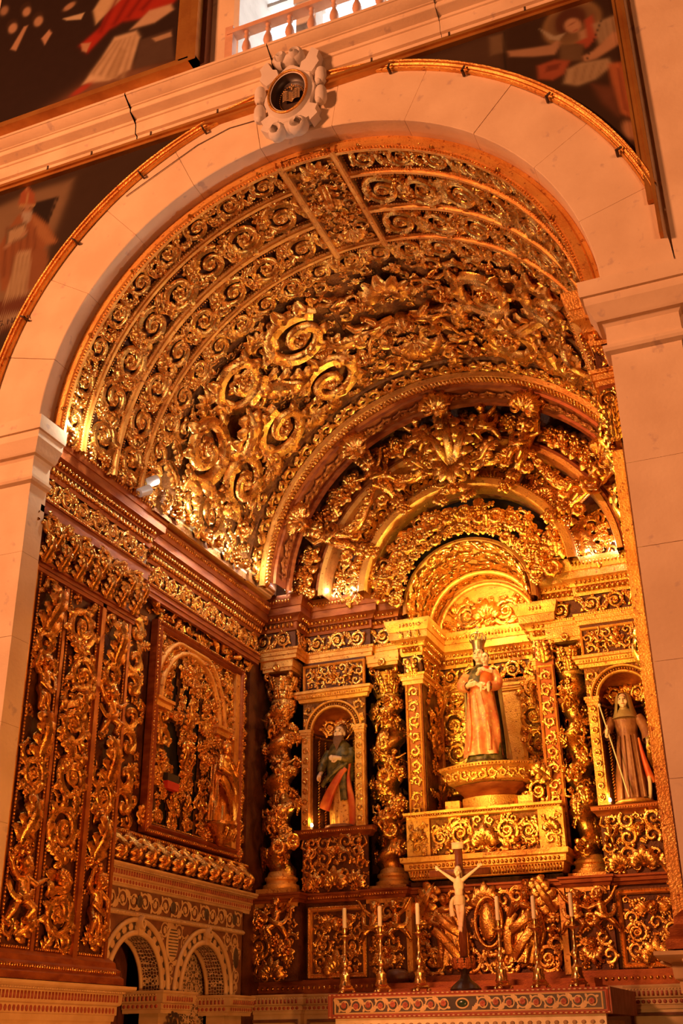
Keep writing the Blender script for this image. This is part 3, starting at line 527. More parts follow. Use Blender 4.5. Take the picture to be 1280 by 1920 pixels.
# words painted on the left spandrel panel
def text(parent, name, s, size, M, m, ext=0.002):
    c = bpy.data.curves.new('t', 'FONT'); c.body = s; c.size = size; c.extrude = ext; o = bpy.data.objects.new('t', c); COL.objects.link(o); dg = bpy.context.evaluated_depsgraph_get(); dg.update()
    me = bpy.data.meshes.new_from_object(o.evaluated_get(dg)); bpy.data.objects.remove(o); me.materials.clear(); me.materials.append(m); return link(name, me, parent, M)
q = onY(1, 612, -.014); text(sl, 'inscription', 'S. GREG. NAZIA', .085, T3(q[0] - .28, -.016, q[2] + .005) @ Matrix.Rotation(-.0, 4, 'Y') @ Matrix.Rotation(PI / 2, 4, 'X'), plain('painted_letters', (.10, .05, .03), .6))
TONE = .85
# big painting upper left
bp = thing('framed_painting', 'large dark framed painting with a red-cloaked seated figure at upper left', 'painting', (-2.6, 0, 9.92)); yb = -.02
x1 = onY(332, 118, yb)[0]; z0 = onY(332, 118, yb)[2]; V2 = np.stack(np.meshgrid(np.linspace(-3.6, x1, 230), np.linspace(z0, 12.0, 170), indexing='ij'), -1); I = np.arange(230 * 170).reshape(230, 170); Q = np.stack([I[:-1, :-1], I[1:, :-1], I[1:, 1:], I[:-1, 1:]], -1).reshape(-1, 4)
B = lambda u, v: tuple(onY(u, v, yb)[[0, 2]])
canvas('canvas', bp, V2.reshape(-1, 2), Q, yb, [
    ('p', (.22, .10, .05), [B(60, 225), B(180, 180), B(330, 118), B(200, 130)], .10),
    ('p', (.42, .03, .015), [B(150, 85), B(190, 50), B(230, -60), B(400, -90), B(325, 5), B(290, 30), B(230, 40), B(205, 55), B(165, 98)], .03),
    ('p', (.62, .46, .27), [B(180, 45), B(235, -10), B(225, -60), B(175, 20)], .02),
    ('p', (.66, .50, .32), [B(255, 58), B(262, 70), B(243, 130), B(205, 150), B(155, 158), B(190, 110), B(215, 70)], .022), ('p', (.50, .36, .21), [B(225, 90), B(238, 95), B(218, 145), B(195, 150)], .015),
    ('p', (.58, .40, .26), [B(245, 55), B(280, 20), B(320, 8), B(325, 18), B(290, 42)], .02), ('p', (.50, .28, .16), [B(152, 82), B(170, 80), B(162, 98), B(154, 95)], .012),
    *[('p', (.36, .24, .13), [B(252 - 9 * i, 66 + 3 * i), B(255 - 9 * i, 66 + 3 * i), B(232 - 14 * i, 148 - i * 2), B(226 - 14 * i, 146 - i * 2)], .035) for i in range(5)],
    *[('p', (.20, .012, .008), [B(225 + 24 * i, -20), B(231 + 24 * i, -20), B(190 + 26 * i, 62 - 14 * i), B(184 + 26 * i, 60 - 14 * i)], .04) for i in range(4)],
    ('e', (.40, .05, .025), (*B(152, 168), .12, .04, .35), .02), ('p', (.10, .06, .04), [B(262, 75), B(322, 55), B(325, 110), B(250, 130)], .02), ('p', (.44, .30, .18), [B(285, 72), B(320, 60), B(322, 68), B(292, 78)], .01),
    ('e', (.05, .025, .015), (*B(22, 45), .07, .085, .3), .015), ('e', (.46, .28, .17), (*B(24, 53), .055, .075, .3), .015), ('e', (.05, .025, .015), (*B(48, 14), .07, .085, .3), .015), ('e', (.46, .28, .17), (*B(50, 22), .05, .07, .3), .015), ('e', (.05, .025, .015), (*B(70, 32), .07, .085, .3), .015), ('e', (.44, .27, .16), (*B(72, 40), .055, .075, .3), .015), ('e', (.34, .2, .12), (*B(8, 20), .05, .07, .3), .02),
    ('p', (.50, .30, .19), [B(78, 72), B(92, 56), B(97, 62), B(84, 84)], .012), ('p', (.46, .28, .17), [B(20, 92), B(45, 50), B(52, 48), B(30, 95)], .012), ('p', (.60, .48, .32), [B(118, 35), B(158, 24), B(152, 36), B(125, 38)], .01), ('e', (.45, .27, .16), (*B(130, 12), .07, .045, .3), .015)], (.028, .014, .010))
wf = .24; bx0 = x1; z1 = z0; rw = .11
for nm, box in (('frame_rail', [(-3.7, bx0 + wf, z1 - rw, z1 - rw * .62, .07), (-3.7, bx0 + wf * .6, z1 - rw * .62, z1 - rw * .2, .05), (-3.7, bx0 + .03, z1 - rw * .2, z1, .035)]), ('frame_stile', [(bx0 + wf * .68, bx0 + wf, z1 - rw, 12.1, .075), (bx0 + .04, bx0 + wf * .68, z1 - rw * .62, 12.1, .05), (bx0, bx0 + .04, z1 - .03, 12.1, .035)])):
    g = MB()
    for a, b, c, d, h in box: g.box(a, b, yb - h, .1, c, d)
    part(nm, g, FRAMEG, bp)
part('outer_batten', MB().box(bx0 + wf, bx0 + wf + .05, yb + .02, .1, z1 - rw, 12.1), WOOD, bp)
cb = thing('thin_cable', 'thin dark cable strung across the arch stones left of the cartouche', 'cable', (-.3, 0, 8.9)); P_ = np.array([onY(u, v, -.008) for u, v in ((492, 222), (430, 240), (370, 272), (300, 322), (236, 368))]); part('cable_run', MB().tube(P_, .004, None, 5, (0, -1, 0)), plain('dark_cable', (.16, .09, .06), .6), cb, True)
# nave floor, out of frame below
fl = tag(link('floor', MB().box(-9, 9, -14, 1.0, -.1, 0).mesh('floor', mat('floor_stone', (.40, .30, .22), (.30, .22, .16), .5, .6, 0, 2.0), False)), 'worn stone floor of the nave', 'floor', None, 'structure')
# ================================================================== the gilded barrel vault
VZ, VR, VX = 6.25, 2.27, 0.0
vault = thing('ceiling', 'gilded barrel vault with carved coffered bands and big scrolls', 'vault', (0, 2.0, 6.25), kind='structure')
def arc(r, y, a0=0.0, a1=180.0, n=61, x=VX, z=VZ): t = np.radians(np.linspace(a0, a1, n)); return np.column_stack([x + r * np.cos(t), 0 * t + y, z + r * np.sin(t)])
def ringsweep(prof, a0, a1, n=61, x=VX, z=VZ):                           # prof = [(r, y)]
    t = np.radians(np.linspace(a0, a1, n)); return np.array([[(x + r * math.cos(q), y, z + r * math.sin(q)) for r, y in prof] for q in t])
part('vault_shell', MB().grid(ringsweep([(2.34, .2), (2.34, 4.6), (2.46, 4.6), (2.46, .2), (2.34, .2)], 2.6, 177.4)), BOLE, vault, 40)
# front gilded frame against the stone reveal
part('front_frame', MB().grid(ringsweep([(2.405, .20), (2.395, .185), (2.36, .18), (2.35, .16), (2.29, .155), (2.28, .17), (2.25, .17), (2.25, .2), (2.36, .2)], 1, 179, 91)), GOLDF, vault, 25)
part('front_bead', beads(MB(), arc(2.262, .16, 1, 179, 120), .03, .011), GOLD, vault, True, kind='stuff')
CV = Cy(VX, VZ, 2.325)
RAILS = [(.12, .05), (.50, .075), (1.0, .10), (1.45, .075)]
for y, wd in RAILS[1:]:
    for a0, a1 in (((96.2, 180), (0, 82.6)) if y < 1.4 else ((0, 180),)):
        h = wd / 2; part('coffer_rail', MB().grid(ringsweep([(2.33, y - h), (2.285, y - h), (2.275, y - h * .8), (2.275, y - h * .5), (2.255, y - h * .4), (2.255, y + h * .4), (2.275, y + h * .5), (2.275, y + h * .8), (2.285, y + h), (2.33, y + h)], a0, a1, 50)), GOLDF, vault, 25)
        part('bead_row', beads(beads(MB(), arc(2.272, y - h - .012, a0, a1, 80), .026, .010), arc(2.272, y + h + .012, a0, a1, 80), .026, .010), GOLD, vault, True, kind='stuff')
# ridge strip
for a in (83.0, 95.8):
    t = math.radians(a); g = MB(); 
    for da, r in ((0, 2.25), (1.0, 2.25)): pass
    a_, b_ = a - .75, a + .75; g.grid(np.array([[(r * math.cos(math.radians(q)), y, VZ + r * math.sin(math.radians(q))) for q, r in ((a_, 2.33), (a_, 2.25), (a_ + .4, 2.235), (b_ - .4, 2.235), (b_, 2.25), (b_, 2.33))] for y in (.14, 1.5)])); part('ridge_rail', g, GOLDF, vault, 25)
part('ridge_ground', MB().grid(ringsweep([(2.30, .14), (2.30, 1.5)], 83.5, 95.3, 8)), GROUND, vault)
class CyA(Cy):                                                          # a given in metres of arc measured from angle a0
    def __init__(s, a0, r=2.325, x=VX, z=VZ, y0=0.0): super().__init__(x, z, r); s.a0 = a0; s.y0 = y0
    def __call__(s, a, b): return super().__call__(s.a0 + math.degrees(a / s.r), b + s.y0)
carve(vault, CyA(89.4, 2.31, y0=.80), .46, 1.32, [(PALM, 0, -.5, .13, PI), (LEAF, 0, -.1, .16, 0), (BUD, 0, .22, .10, 0), (PALM, 0, .52, .13, 0)] + [(CURL if s > 0 else CURLM, s * .13, b, .085, (.3 if s > 0 else PI - .3)) for s in (-1, 1) for b in (-.33, .06, .38)], 11, (.07, .05, .035, .025), tries=90, rest=.045)
# coffer bands: running scrolls
def band(y0, y1, a0, a1, n, seed, m=None):
    rr = random.Random(seed); yc = (y0 + y1) / 2; hw = (y1 - y0) / 2; st = (a1 - a0) / n; L_ = abs(math.radians(st)) * 2.325
    for i in range(n):
        a = a0 + st * (i + .5); up = i % 2 == 0; r = min(hw * .98, L_ * .56); fwd = st > 0
        P = SCR if up else SCRM                                       # tails link neighbours into a wave
        rot = 0.0 if up else PI
        put(P, vault, fmat(CV, a, yc, (r, r * .98), rot + rr.uniform(-.12, .12), 0, r * 1.15), m)
        b = a + st * .5
        put(rr.choice([LEAF, FLAME, FLAME]), vault, fmat(CV, b, yc + (hw * .5 if up else -hw * .5), r * .55, rr.uniform(-.5, .5) + (PI / 2 if up else -PI / 2), 0, r * .7), m)
        put(rr.choice([BUD, CURL, CURLM]), vault, fmat(CV, b - st * .06, yc - (hw * .55 if up else -hw * .55), r * .42, rr.uniform(0, 6), 0, r * .6), m)
for k, (y0, y1) in enumerate(((.185, .455), (.555, .94), (1.06, 1.41))):
    for a0, a1 in ((97.2, 178), (81.6, 2)):
        band(y0, y1, a0, a1, 8 if k else 9, k * 7 + int(a0))
        s = 1 if a1 > a0 else -1; t0 = a0 - s * .2
        for b in (y0 + .015, y1 - .015): pass
        part('coffer_border', beads(beads(beads(MB(), arc(2.30, y0 + .012, a0, a1, 60), .03, .009), arc(2.30, y1 - .012, a0, a1, 60), .03, .009), [(2.30 * math.cos(math.radians(t0)), y, VZ + 2.30 * math.sin(math.radians(t0))) for y in (y0, y1)], .03, .009), GOLD, vault, True, kind='stuff')
band(1.50, 1.79, 2, 178, 22, 31)
# field of large scrolls between 1.8 and 3.75: panels with fine seams
seams = [0, 37.5, 53, 74, 106, 127, 142.5, 180]
for a0, a1 in zip(seams[:-1], seams[1:]):
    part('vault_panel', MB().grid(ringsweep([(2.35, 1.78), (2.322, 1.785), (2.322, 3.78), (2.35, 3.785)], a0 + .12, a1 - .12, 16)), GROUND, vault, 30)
rr = random.Random(5); circ = []
CA = CyA(90.0)
def big(P, a, y, r, rot, sz=1.0):
    put(P, vault, fmat(CV, a, y, r, rot, 0, r * 1.05 * sz)); circ.append((math.radians(a - 90) * 2.325, y, r * .86))
for s in (1, -1):
    A_ = (lambda d: 90 + d) if s > 0 else (lambda d: 90 - d)
    P0, P1 = (BIGS, BIGSM) if s > 0 else (BIGSM, BIGS)
    for d, y, r, P, rot in ((27, 2.32, .36, P0, .6), (46.5, 2.20, .34, P1, 2.4), (27, 3.22, .34, P1, -.4), (46.5, 3.26, .35, P0, 1.3), (67, 2.28, .38, P0, 2.9), (66, 3.18, .33, P1, .2), (81, 2.75, .26, P0, 1.0)):
        big(P, A_(d), y, r, rot if s > 0 else PI - rot)
    for d, y, r, P, rot in ((36.5, 2.72, .30, LEAF, 1.0), (56, 2.75, .34, LEAF, 2.4), (75, 2.78, .22, FLAME, .4), (17, 2.75, .24, FLAME, .7), (37, 3.66, .16, PALM, 0), (56.5, 3.62, .17, PALM, 0), (36.8, 1.92, .13, PALM, PI), (57, 1.93, .14, PALM, PI)):
        big(P, A_(d), y, r, rot if s > 0 else -rot)
    for d, y, r, P, rot in ((27, 2.32, .13, BUD, 0), (46.5, 2.2, .13, HEAD, PI), (27, 3.22, .13, BUD, 1), (46.5, 3.26, .13, BUD, 2), (67, 2.28, .15, HEAD, 1.9), (66, 3.18, .13, BUD, 0)):
        put(P, vault, fmat(CV, A_(d), y, r, rot if s > 0 else -rot, .05))
big(PALM, 90, 2.1, .24, PI); big(HEAD, 90, 2.75, .24, 0); big(PALM, 90, 3.4, .24, 0); big(PUT1, 99, 2.75, .28, .3); big(PUT1M, 81, 2.75, .28, -.3); big(PUT0, 97, 3.4, .2, -.3); big(PUT0M, 83, 3.4, .2, .3); big(PUT0, 103, 2.15, .2, .9); big(PUT0M, 77, 2.15, .2, -.9)
for s in (1, -1):
    for i in range(9): big((LEAF, BUD, HEAD)[i % 3], 90 + s * 86.3, 1.95 + i * .215, .115, s * PI / 2 if i % 3 != 1 else 0)
its = pack((-3.45, 3.45, 1.8, 3.76, None), circ, (.15, .12, .10, .08, .065), [CURL, CURLM, LEAF, FLAME, BUD, LEAF, CURL, CURLM], rr, 300, .80)
for a, b, r, P, rot in its: put(P, vault, fmat(CA, a, b, r, rot, 0, r * 1.05))
J = MB()
for a, b, r, P, rot in pack((-3.5, 3.5, 1.8, 3.76, None), circ + [i[:3] for i in its], (.045, .035), [CURL, BUD, FLAME], rr, 900, .75): J.merge(P, fmat(CA, a, b, r, rot, 0, r * 1.2))
part('small_foliage', J, GOLD, vault, True, kind='stuff')
# border against the altarpiece, rope moulding and fretted soffit band
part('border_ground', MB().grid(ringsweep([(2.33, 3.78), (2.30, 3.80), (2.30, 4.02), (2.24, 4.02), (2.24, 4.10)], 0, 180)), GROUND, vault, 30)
CB = Cy(VX, VZ, 2.30)
for i in range(40): a = 2 + 176 * (i + .5) / 40; put(CURL if i % 2 else CURLM, vault, fmat(CB, a, 3.91, .105, (0 if i % 2 else PI) + .4, 0, .12))
part('rope_moulding', rope(MB(), arc(2.20, 4.065, 1, 179, 140), (0, -1, 0), .05, .045), GOLD, vault, True)
part('plain_fillet', MB().grid(ringsweep([(2.26, 3.99), (2.20, 3.995), (2.20, 4.02), (2.26, 4.03)], 0, 180)), GOLDF, vault, 30)
# ================================================================== side walls of the chapel
ENT = [(-.02, 5.62), (.02, 5.62), (.02, 5.665), (.035, 5.668), (.035, 5.715), (.05, 5.718), (.055, 5.745), (.0, 5.755), (.0, 5.955), (.02, 5.96), (.03, 5.985), (.03, 6.06), (.055, 6.065), (.06, 6.085), (.085, 6.12), (.115, 6.135), (.125, 6.14), (.125, 6.225), (.135, 6.23), (.145, 6.26), (.165, 6.32), (.17, 6.335), (.17, 6.365), (-.1, 6.375)]
def entablature(par, path, dz=0.0, frieze=True, seed=0, lit=GOLDF, wood=REDWOOD):
    z = lambda L: [(o, q + dz) for o, q in L]
    part('architrave', sweep_plan(MB(), z(ENT[:8]), path), lit, par, 30)
    part('frieze_board', sweep_plan(MB(), z(ENT[7:10]), path), BOLE, par, 30)
    part('cornice', sweep_plan(MB(), z(ENT[9:]), path), wood, par, 30)
    part('dentil_row', along(MB(), UBOX, path, .045, 6.025 + dz, .055, (.033, .04, .055)), GOLD, par, False, kind='stuff')
    part('egg_moulding', along(MB(), EGG, path, .085, 6.1 + dz, .05, (.018, .02, .026)), GOLD, par, True, kind='stuff')
    part('leaf_moulding', along(MB(), EGG, path, .155, 6.295 + dz, .04, (.014, .018, .026)), GOLD, par, True, kind='stuff')
    part('bead_moulding', along(MB(), EGG, path, .05, 5.735 + dz, .026, (.010, .012, .012)), GOLD, par, True, kind='stuff')
    p = np.asarray(path, float)
    for i in range(len(p) - 1):
        d = p[i + 1] - p[i]; Ln = np.linalg.norm(d)
        if Ln < .22: continue
        d /= Ln; fr = Fr((*(p[i] + d * Ln / 2 + np.array([d[1], -d[0]]) * .004), 5.856 + dz), (d[0], d[1], 0), (0, 0, 1)); n = max(1, int(round((Ln - .06) / .26))); st = (Ln - .06) / n
        for k in range(n): put(SCR if k % 2 == 0 else SCRM, par, fmat(fr, (k + .5 - n / 2) * st, 0, .093, 0 if k % 2 == 0 else PI, 0, .11))
def moulded_frame(w, h, t, fr, a0, b0, ht=.03):
    """four mitred bars around a w x h field centred at a0,b0 of a frame"""
    g = MB(); prof = [(0, 0), (0, ht * .6), (t * .25, ht), (t * .5, ht * .7), (t * .8, ht), (t, ht * .8), (t, 0)]
    pts = [(-w / 2, -h / 2), (w / 2, -h / 2), (w / 2, h / 2), (-w / 2, h / 2)]; G = []
    for sx_, sy_ in ((-1, -1), (1, -1), (1, 1), (-1, 1)):
        row = []
        for o, z in prof:
            P, u, v, n = fr(a0 + sx_ * (w / 2 + o), b0 + sy_ * (h / 2 + o)); row.append(P + n * z)
        G.append(row)
    return g.grid(np.array(G), cu=True)
def rect_beads(w, h, fr, a0, b0, lift, pitch, r):
    c = [fr(a0 + x * w / 2, b0 + y * h / 2) for x, y in ((-1, -1), (1, -1), (1, 1), (-1, 1), (-1, -1))]; return beads(MB(), [q[0] + q[3] * lift for q in c], pitch, r)
def figure(H=1.0, seed=0, head_m=None):
    """draped relief figure, 2 units tall in XY"""
    mb = MB(); t = np.linspace(0, 1, 26); a = np.linspace(-.25, PI + .25, 41); G = []
    for q in t:
        y = -1 + 1.5 * q; wd = (.46 - .2 * q + .10 * math.sin(q * PI)); dp = .34 - .08 * q
        fo = [1 + .13 * (1 - .6 * q) * (math.sin(10 * k + 5 * q + seed) * .7 + math.sin(17 * k - 8 * q + seed) * .4) for k in a]
        G.append([(wd * f * math.cos(k) + .10 * math.sin(q * 3.5 + seed), y, dp * f * math.sin(k)) for k, f in zip(a, fo)])
    mb.grid(np.array(G)); mb.ell((.04, .5, .16), (.27, .15, .18), 10, 7); mb.ell((.04, .76, .22), (.13, .17, .15), 10, 8); mb.ell((.04, .74, .37), (.03, .04, .03), 6, 5)
    limb(mb, [(-.2, .5, .18), (-.40, .2, .3), (-.14, .10, .46)], [.1, .09, .05]); limb(mb, [(.26, .5, .18), (.46, .22, .28), (.34, .5, .44)], [.1, .09, .05])
    for P_ in (bez((-.3, .45, .2), (.0, .1, .5), (.4, -.2, .3), 9), bez((.35, .3, .25), (.6, -.2, .3), (.45, -.8, .2), 9), bez((-.35, 0, .3), (0, -.3, .5), (.3, -.9, .3), 9)): mb.blade(P_, .13, .07)
    for i in range(8): k = i / 7 * PI; mb.ell((.04 + .13 * math.cos(k), .8 + .12 * math.sin(k), .18), .06, 6, 5)
    return mb
FIG = figure(); FIG2 = figure(seed=2).mirrored(); NAMES[id(FIG)] = NAMES[id(FIG2)] = 'draped_figure'
def mosaic(name, s=18.0, line=.055):
    m = bpy.data.materials.new(name); m.use_nodes = True; nt = m.node_tree; b = nt.nodes['Principled BSDF']; b.inputs['Roughness'].default_value = .45
    g = nt.nodes.new('ShaderNodeNewGeometry'); v = nt.nodes.new('ShaderNodeTexVoronoi'); v.feature = 'DISTANCE_TO_EDGE'; v.inputs['Scale'].default_value = s; v.inputs['Randomness'].default_value = .45; nt.links.new(g.outputs['Position'], v.inputs['Vector'])
    v2 = nt.nodes.new('ShaderNodeTexVoronoi'); v2.inputs['Scale'].default_value = s; v2.inputs['Randomness'].default_value = .45; nt.links.new(g.outputs['Position'], v2.inputs['Vector'])
    r1 = nt.nodes.new('ShaderNodeValToRGB'); r1.color_ramp.elements[0].position = line; r1.color_ramp.elements[1].position = line + .03; r1.color_ramp.elements[0].color = (.72, .52, .30, 1); r1.color_ramp.elements[1].color = (.06, .03, .025, 1)
    r2 = nt.nodes.new('ShaderNodeValToRGB'); r2.color_ramp.elements[0].position = .16; r2.color_ramp.elements[1].position = .2; r2.color_ramp.elements[0].color = (1, 1, 1, 1); r2.color_ramp.elements[1].color = (0, 0, 0, 1)
    mx = nt.nodes.new('ShaderNodeMix'); mx.data_type = 'RGBA'; nt.links.new(v.outputs['Distance'], r1.inputs[0]); nt.links.new(v2.outputs['Distance'], r2.inputs[0]); nt.links.new(r2.outputs[0], mx.inputs[0]); nt.links.new(r1.outputs[0], mx.inputs[6]); mx.inputs[7].default_value = (.45, .10, .05, 1)
    nt.links.new(mx.outputs[2], b.inputs['Base Color']); return m
MOS = mosaic('inlaid_mosaic', 34, .07); MOSF = mosaic('fine_mosaic', 44, .08)
XP, XR = -2.46, -2.70
def marble_cornice(par, path, z0, z1, out, seed=0, name='marble_cornice'):
    h = z1 - z0; pr = [(0, z0), (.015, z0), (.02, z0 + .16 * h), (.03, z0 + .18 * h), (.03, z0 + .42 * h), (.05, z0 + .46 * h), (.055, z0 + .5 * h), (.06, z0 + .78 * h), (out * .85, z0 + .84 * h), (out, z0 + .92 * h), (out, z1), (-.05, z1 + .003)]
    part(name, sweep_plan(MB(), pr, path), MARB, par, 30)
    part('red_inlay', along(MB(), UBOX, path, .058, z0 + .64 * h, .042, (.02, .012, .2 * h)), MRED, par, False, kind='stuff')
    part('red_lozenge', along(MB(), EGG, path, .031, z0 + .3 * h, .05, (.018, .006, .09 * h)), MRED, par, True, kind='stuff')
    part('marble_dentil', along(MB(), UBOX, path, out * .8, z0 + .81 * h, .03, (.016, .03, .05 * h)), MARB, par, False, kind='stuff')
def side(sx, full):
    nm = 'left' if sx < 0 else 'right'
    wl = thing('wall_' + nm, 'gilded carved %s wall of the chapel with tall pilaster panels' % nm, 'wall', (sx * 2.7, 2.4, 0), kind='structure')
    OF = 0.0 if sx < 0 else .13                                          # the right wall stands further in
    bxs = lambda g, x0, x1, *r: g.box(*sorted((sx * (x0 - OF), sx * (x1 - OF))), *r)
    pth = lambda L: [(sx * abs(x), y) for x, y in L] if sx < 0 else [(sx * (abs(x) - OF), y) for x, y in L][::-1]
    FRX = lambda x: Fr((sx * (x - OF), 0, 0), (0, -sx, 0), (0, 0, 1)); sg = -sx          # a = sg * Y
    part('wall_core', bxs(bxs(bxs(MB(), 2.74, 3.2, .22, 6.3, 2.96, 6.30), 3.15, 3.25, .22, 6.3, 0, 3.0), 2.66, 2.8, 4.6, 6.2, 0, 6.3), BOLE, wl)
    # pilaster with three tall panels
    part('pilaster_body', bxs(MB(), 2.5, 2.76, .2, 1.80, 2.0, 5.66), BOLE, wl)
    PX = lambda u, v: onX(u, v, XP)
    y0 = .215; zt, zb = 5.115, 2.16
    part('outer_board', bxs(bxs(MB(), 2.44, 2.52, y0, y0 + .065, 1.98, 5.12), 2.425, 2.5, y0 + .012, y0 + .03, 1.98, 5.12), GOLDF, wl)
    if sx > 0: part('jamb_board', MB().grid(np.array([[(2.30, .36, z), (2.31, .335, z), (2.405, .228, z), (2.42, .225, z)] for z in (1.98, 5.62)])), GOLDF, wl); part('jamb_beads', beads(MB(), [(2.30, .25, 2.0), (2.30, .25, 5.6)], .03, .013), GOLD, wl, True, kind='stuff')
    strips = [(.355, .715), (.79, 1.235), (1.33, 1.70)]
    fr = FRX(2.497)
    rails = [(.715, .79, .03), (1.235, 1.33, .05), (1.70, 1.775, .035), (.285, .355, .02)]
    for a, b, h in rails: part('panel_stile', bxs(bxs(MB(), 2.5 - h, 2.52, a + .018, b - .018, 2.1, 5.14), 2.5 - h * .5, 2.52, a, b, 2.1, 5.14), STILE, wl)
    part('panel_rail', bxs(bxs(bxs(MB(), 2.44, 2.5, .28, 1.78, 5.115, 5.15), 2.45, 2.5, .28, 1.78, 5.08, 5.115), 2.42, 2.5, .27, 1.80, 5.15, 5.17), REDWOOD, wl)
    for k, (a, b) in enumerate(strips):
        w_, h_ = b - a, zt - zb; ac = sg * (a + b) / 2; f2 = Fr(fr(ac, (zt + zb) / 2)[0], fr.u, fr.v)
        part('panel_rope', rect_beads(w_ - .02, h_ - .02, f2, 0, 0, .025, .028, .0135), GOLD, wl, True, kind='stuff')
        part('panel_ground', MB().grid(np.array([[f2(x * w_ / 2, y * h_ / 2)[0] + f2.n * .002 for y in (-1, 1)] for x in (-1, 1)])), BOLE, wl)
        if k == 1:
            bg = [(SCB if i % 2 else SCBM, (.03 if i % 2 else -.03), 1.16 - i * .43, .185, i * 1.3) for i in range(5)] + [(FLAME, (.09 if i % 2 else -.09), .95 - i * .43, .14, .5 * (-1) ** i) for i in range(5)] + [(HEAD, 0, -.93, .12, 0), (SCBM, 0, -1.2, .19, 2.4)]
        else:
            bg = [(LEAF, .0, 1.18, .21, .15 if k else -.15), (CURL, -.02, .86, .14, 1.), (PUT0 if k == 0 else PUT1M, 0, .52, .21, .1), (LEAF, .03, .12, .2, .2), (SCB, 0, -.2, .15, .5), (LEAF, -.02, -.55, .19, -.2), (BUD, 0, -.80, .10, 0), (PUT1M if k == 0 else PUT0, 0, -1.10, .23, 0), (LEAF, .1, -1.32, .13, -.9)]
        carve(wl, f2, w_ - .05, h_ - .05, [(P, a_ * sg, b_, r_, rt) for P, a_, b_, r_, rt in bg] if full else bg, 20 + k, (.09, .07, .055, .04) if full else (.1, .07), tries=70, mirror=False, rest=.05)
    # base of the pilaster
    part('base_moulding', sweep_plan(MB(), [(0, 1.95), (.1, 1.95), (.1, 2.0), (.075, 2.02), (.08, 2.06), (.05, 2.08), (.045, 2.12), (.0, 2.16)], pth([(-2.74, .21), (-2.48, .21), (-2.48, 1.80), (-2.74, 1.80)])), REDWOOD, wl, 30)
    part('base_bead', along(MB(), EGG, pth([(-2.48, .21), (-2.48, 1.80)]), .085, 2.04, .03, (.012, .012, .014)), GOLD, wl, True, kind='stuff')
    # capital
    part('capital_core', bxs(bxs(MB(), 2.46, 2.74, .2, 1.84, 5.16, 5.56), 2.40, 2.74, .17, 1.88, 5.56, 5.62), REDWOOD, wl)
    fc = FRX(2.455)
    for k in range(7):
        y = .32 + k * .23; put(LEAF, wl, fmat(fc, sg * y, 5.27, .125, 0, .01, .16)); put(LEAF, wl, fmat(fc, sg * (y + .1), 5.40, .11, .15, .01, .17))
    for y, s in ((.33, 1), (.82, -1), (1.12, 1), (1.68, -1)):
        put(SCB if s > 0 else SCBM, wl, fmat(fc, sg * y, 5.49, .10, 0, .03, .16)); put(FLAME, wl, fmat(fc, sg * (y + s * .16), 5.48, .1, -s * 1.2, .03))
    xf = 2.5 - OF if sx < 0 else 2.335
    for P_, z_, r_ in ((SCB if sx < 0 else SCBM, 5.50, .085), (LEAF, 5.36, .1), (LEAF, 5.25, .09)): put(P_, wl, fmat(Fr((sx * xf, .172, z_), (1, 0, 0), (0, 0, 1)), 0, 0, r_, 0, 0))
    for y in (.56, 1.42): put(HEAD, wl, fmat(fc, sg * y, 5.52, .10, 0, .03))
    ff = Fr(fc(sg * 1.0, 5.38)[0], fc.u, fc.v); carve(wl, ff, 1.55, .4, [], 41, (.08, .06, .045), tries=80, mirror=False, rest=.05)
    # entablature: breaks forward over the pilaster
    en = wl
    xe = 2.5 if sx < 0 else 2.40; entablature(en, pth([(-2.74, .2), (-xe, .2), (-xe, 1.98), (-2.74, 1.98)]), lit=REDWOOD if sx < 0 else GOLDF, wood=REDWOOD if sx < 0 else GOLDF)
    entablature(en, pth([(-2.6, 1.9), (-2.6, 4.66)]), -.075, lit=REDWOOD)
    part('vault_footing', sweep_plan(MB(), [(-.1, 6.28), (.05, 6.28), (.07, 6.30), (.075, 6.32), (.10, 6.33), (.105, 6.35), (.125, 6.365), (.13, 6.39), (.0, 6.42)], pth([(-2.42, 2.0), (-2.42, 4.5)])), plain('lamplit_gilding_' + nm, (.80, .68, .42), .3, .85), wl, 30)  # paler than the other gilding: lamp glow put into the colour
    # recessed bay
    fr = FRX(2.72); part('recess_ground', bxs(MB(), 2.72, 2.76, 1.78, 4.8, 2.97, 6.2), BOLE, wl)
    if not full: 
        carve(wl, Fr(fr(sg * 3.2, 4.5)[0], fr.u, fr.v), 2.6, 3.0, [(FIG, 0, 0, .5, 0)], 5, (.2, .15), tries=60, mirror=False); return wl
    RX = lambda u, v: onX(u, v, XR)
    tl, tr, br, bl = RX(290, 1165), RX(450, 1260), RX(432, 1625), RX(245, 1555)
    Y0, Y1 = 2.47, (tr[1] + br[1]) / 2; Z1 = (tl[2] + tr[2]) / 2; Z0 = 3.30
    # upper relief with winged figures
    f2 = Fr(fr(sg * (1.85 + 4.62) / 2, (Z1 + .05 + 5.87) / 2)[0], fr.u, fr.v); W_ = 4.62 - 1.85; H_ = 5.87 - Z1 - .05
    bg = [(PUT1, -.85, .02, .26, .9), (PUT0, -.3, .0, .26, -.5), (SCB, -1.2, 0, .2, .5), (HEAD, .1, .02, .2, 0), (PUT0M, .5, .0, .26, .6), (PUT1M, 1.0, 0, .25, -.8), (LEAF, .78, -.05, .2, 1.0), (LEAF, -.58, .05, .2, -1), (FLAME, 1.25, 0, .22, .3), (SCBM, .28, -.1, .15, 0)]
    carve(wl, f2, W_, H_, bg, 51, (.13, .10, .08, .06, .045), tries=110, mirror=False, rest=.05)
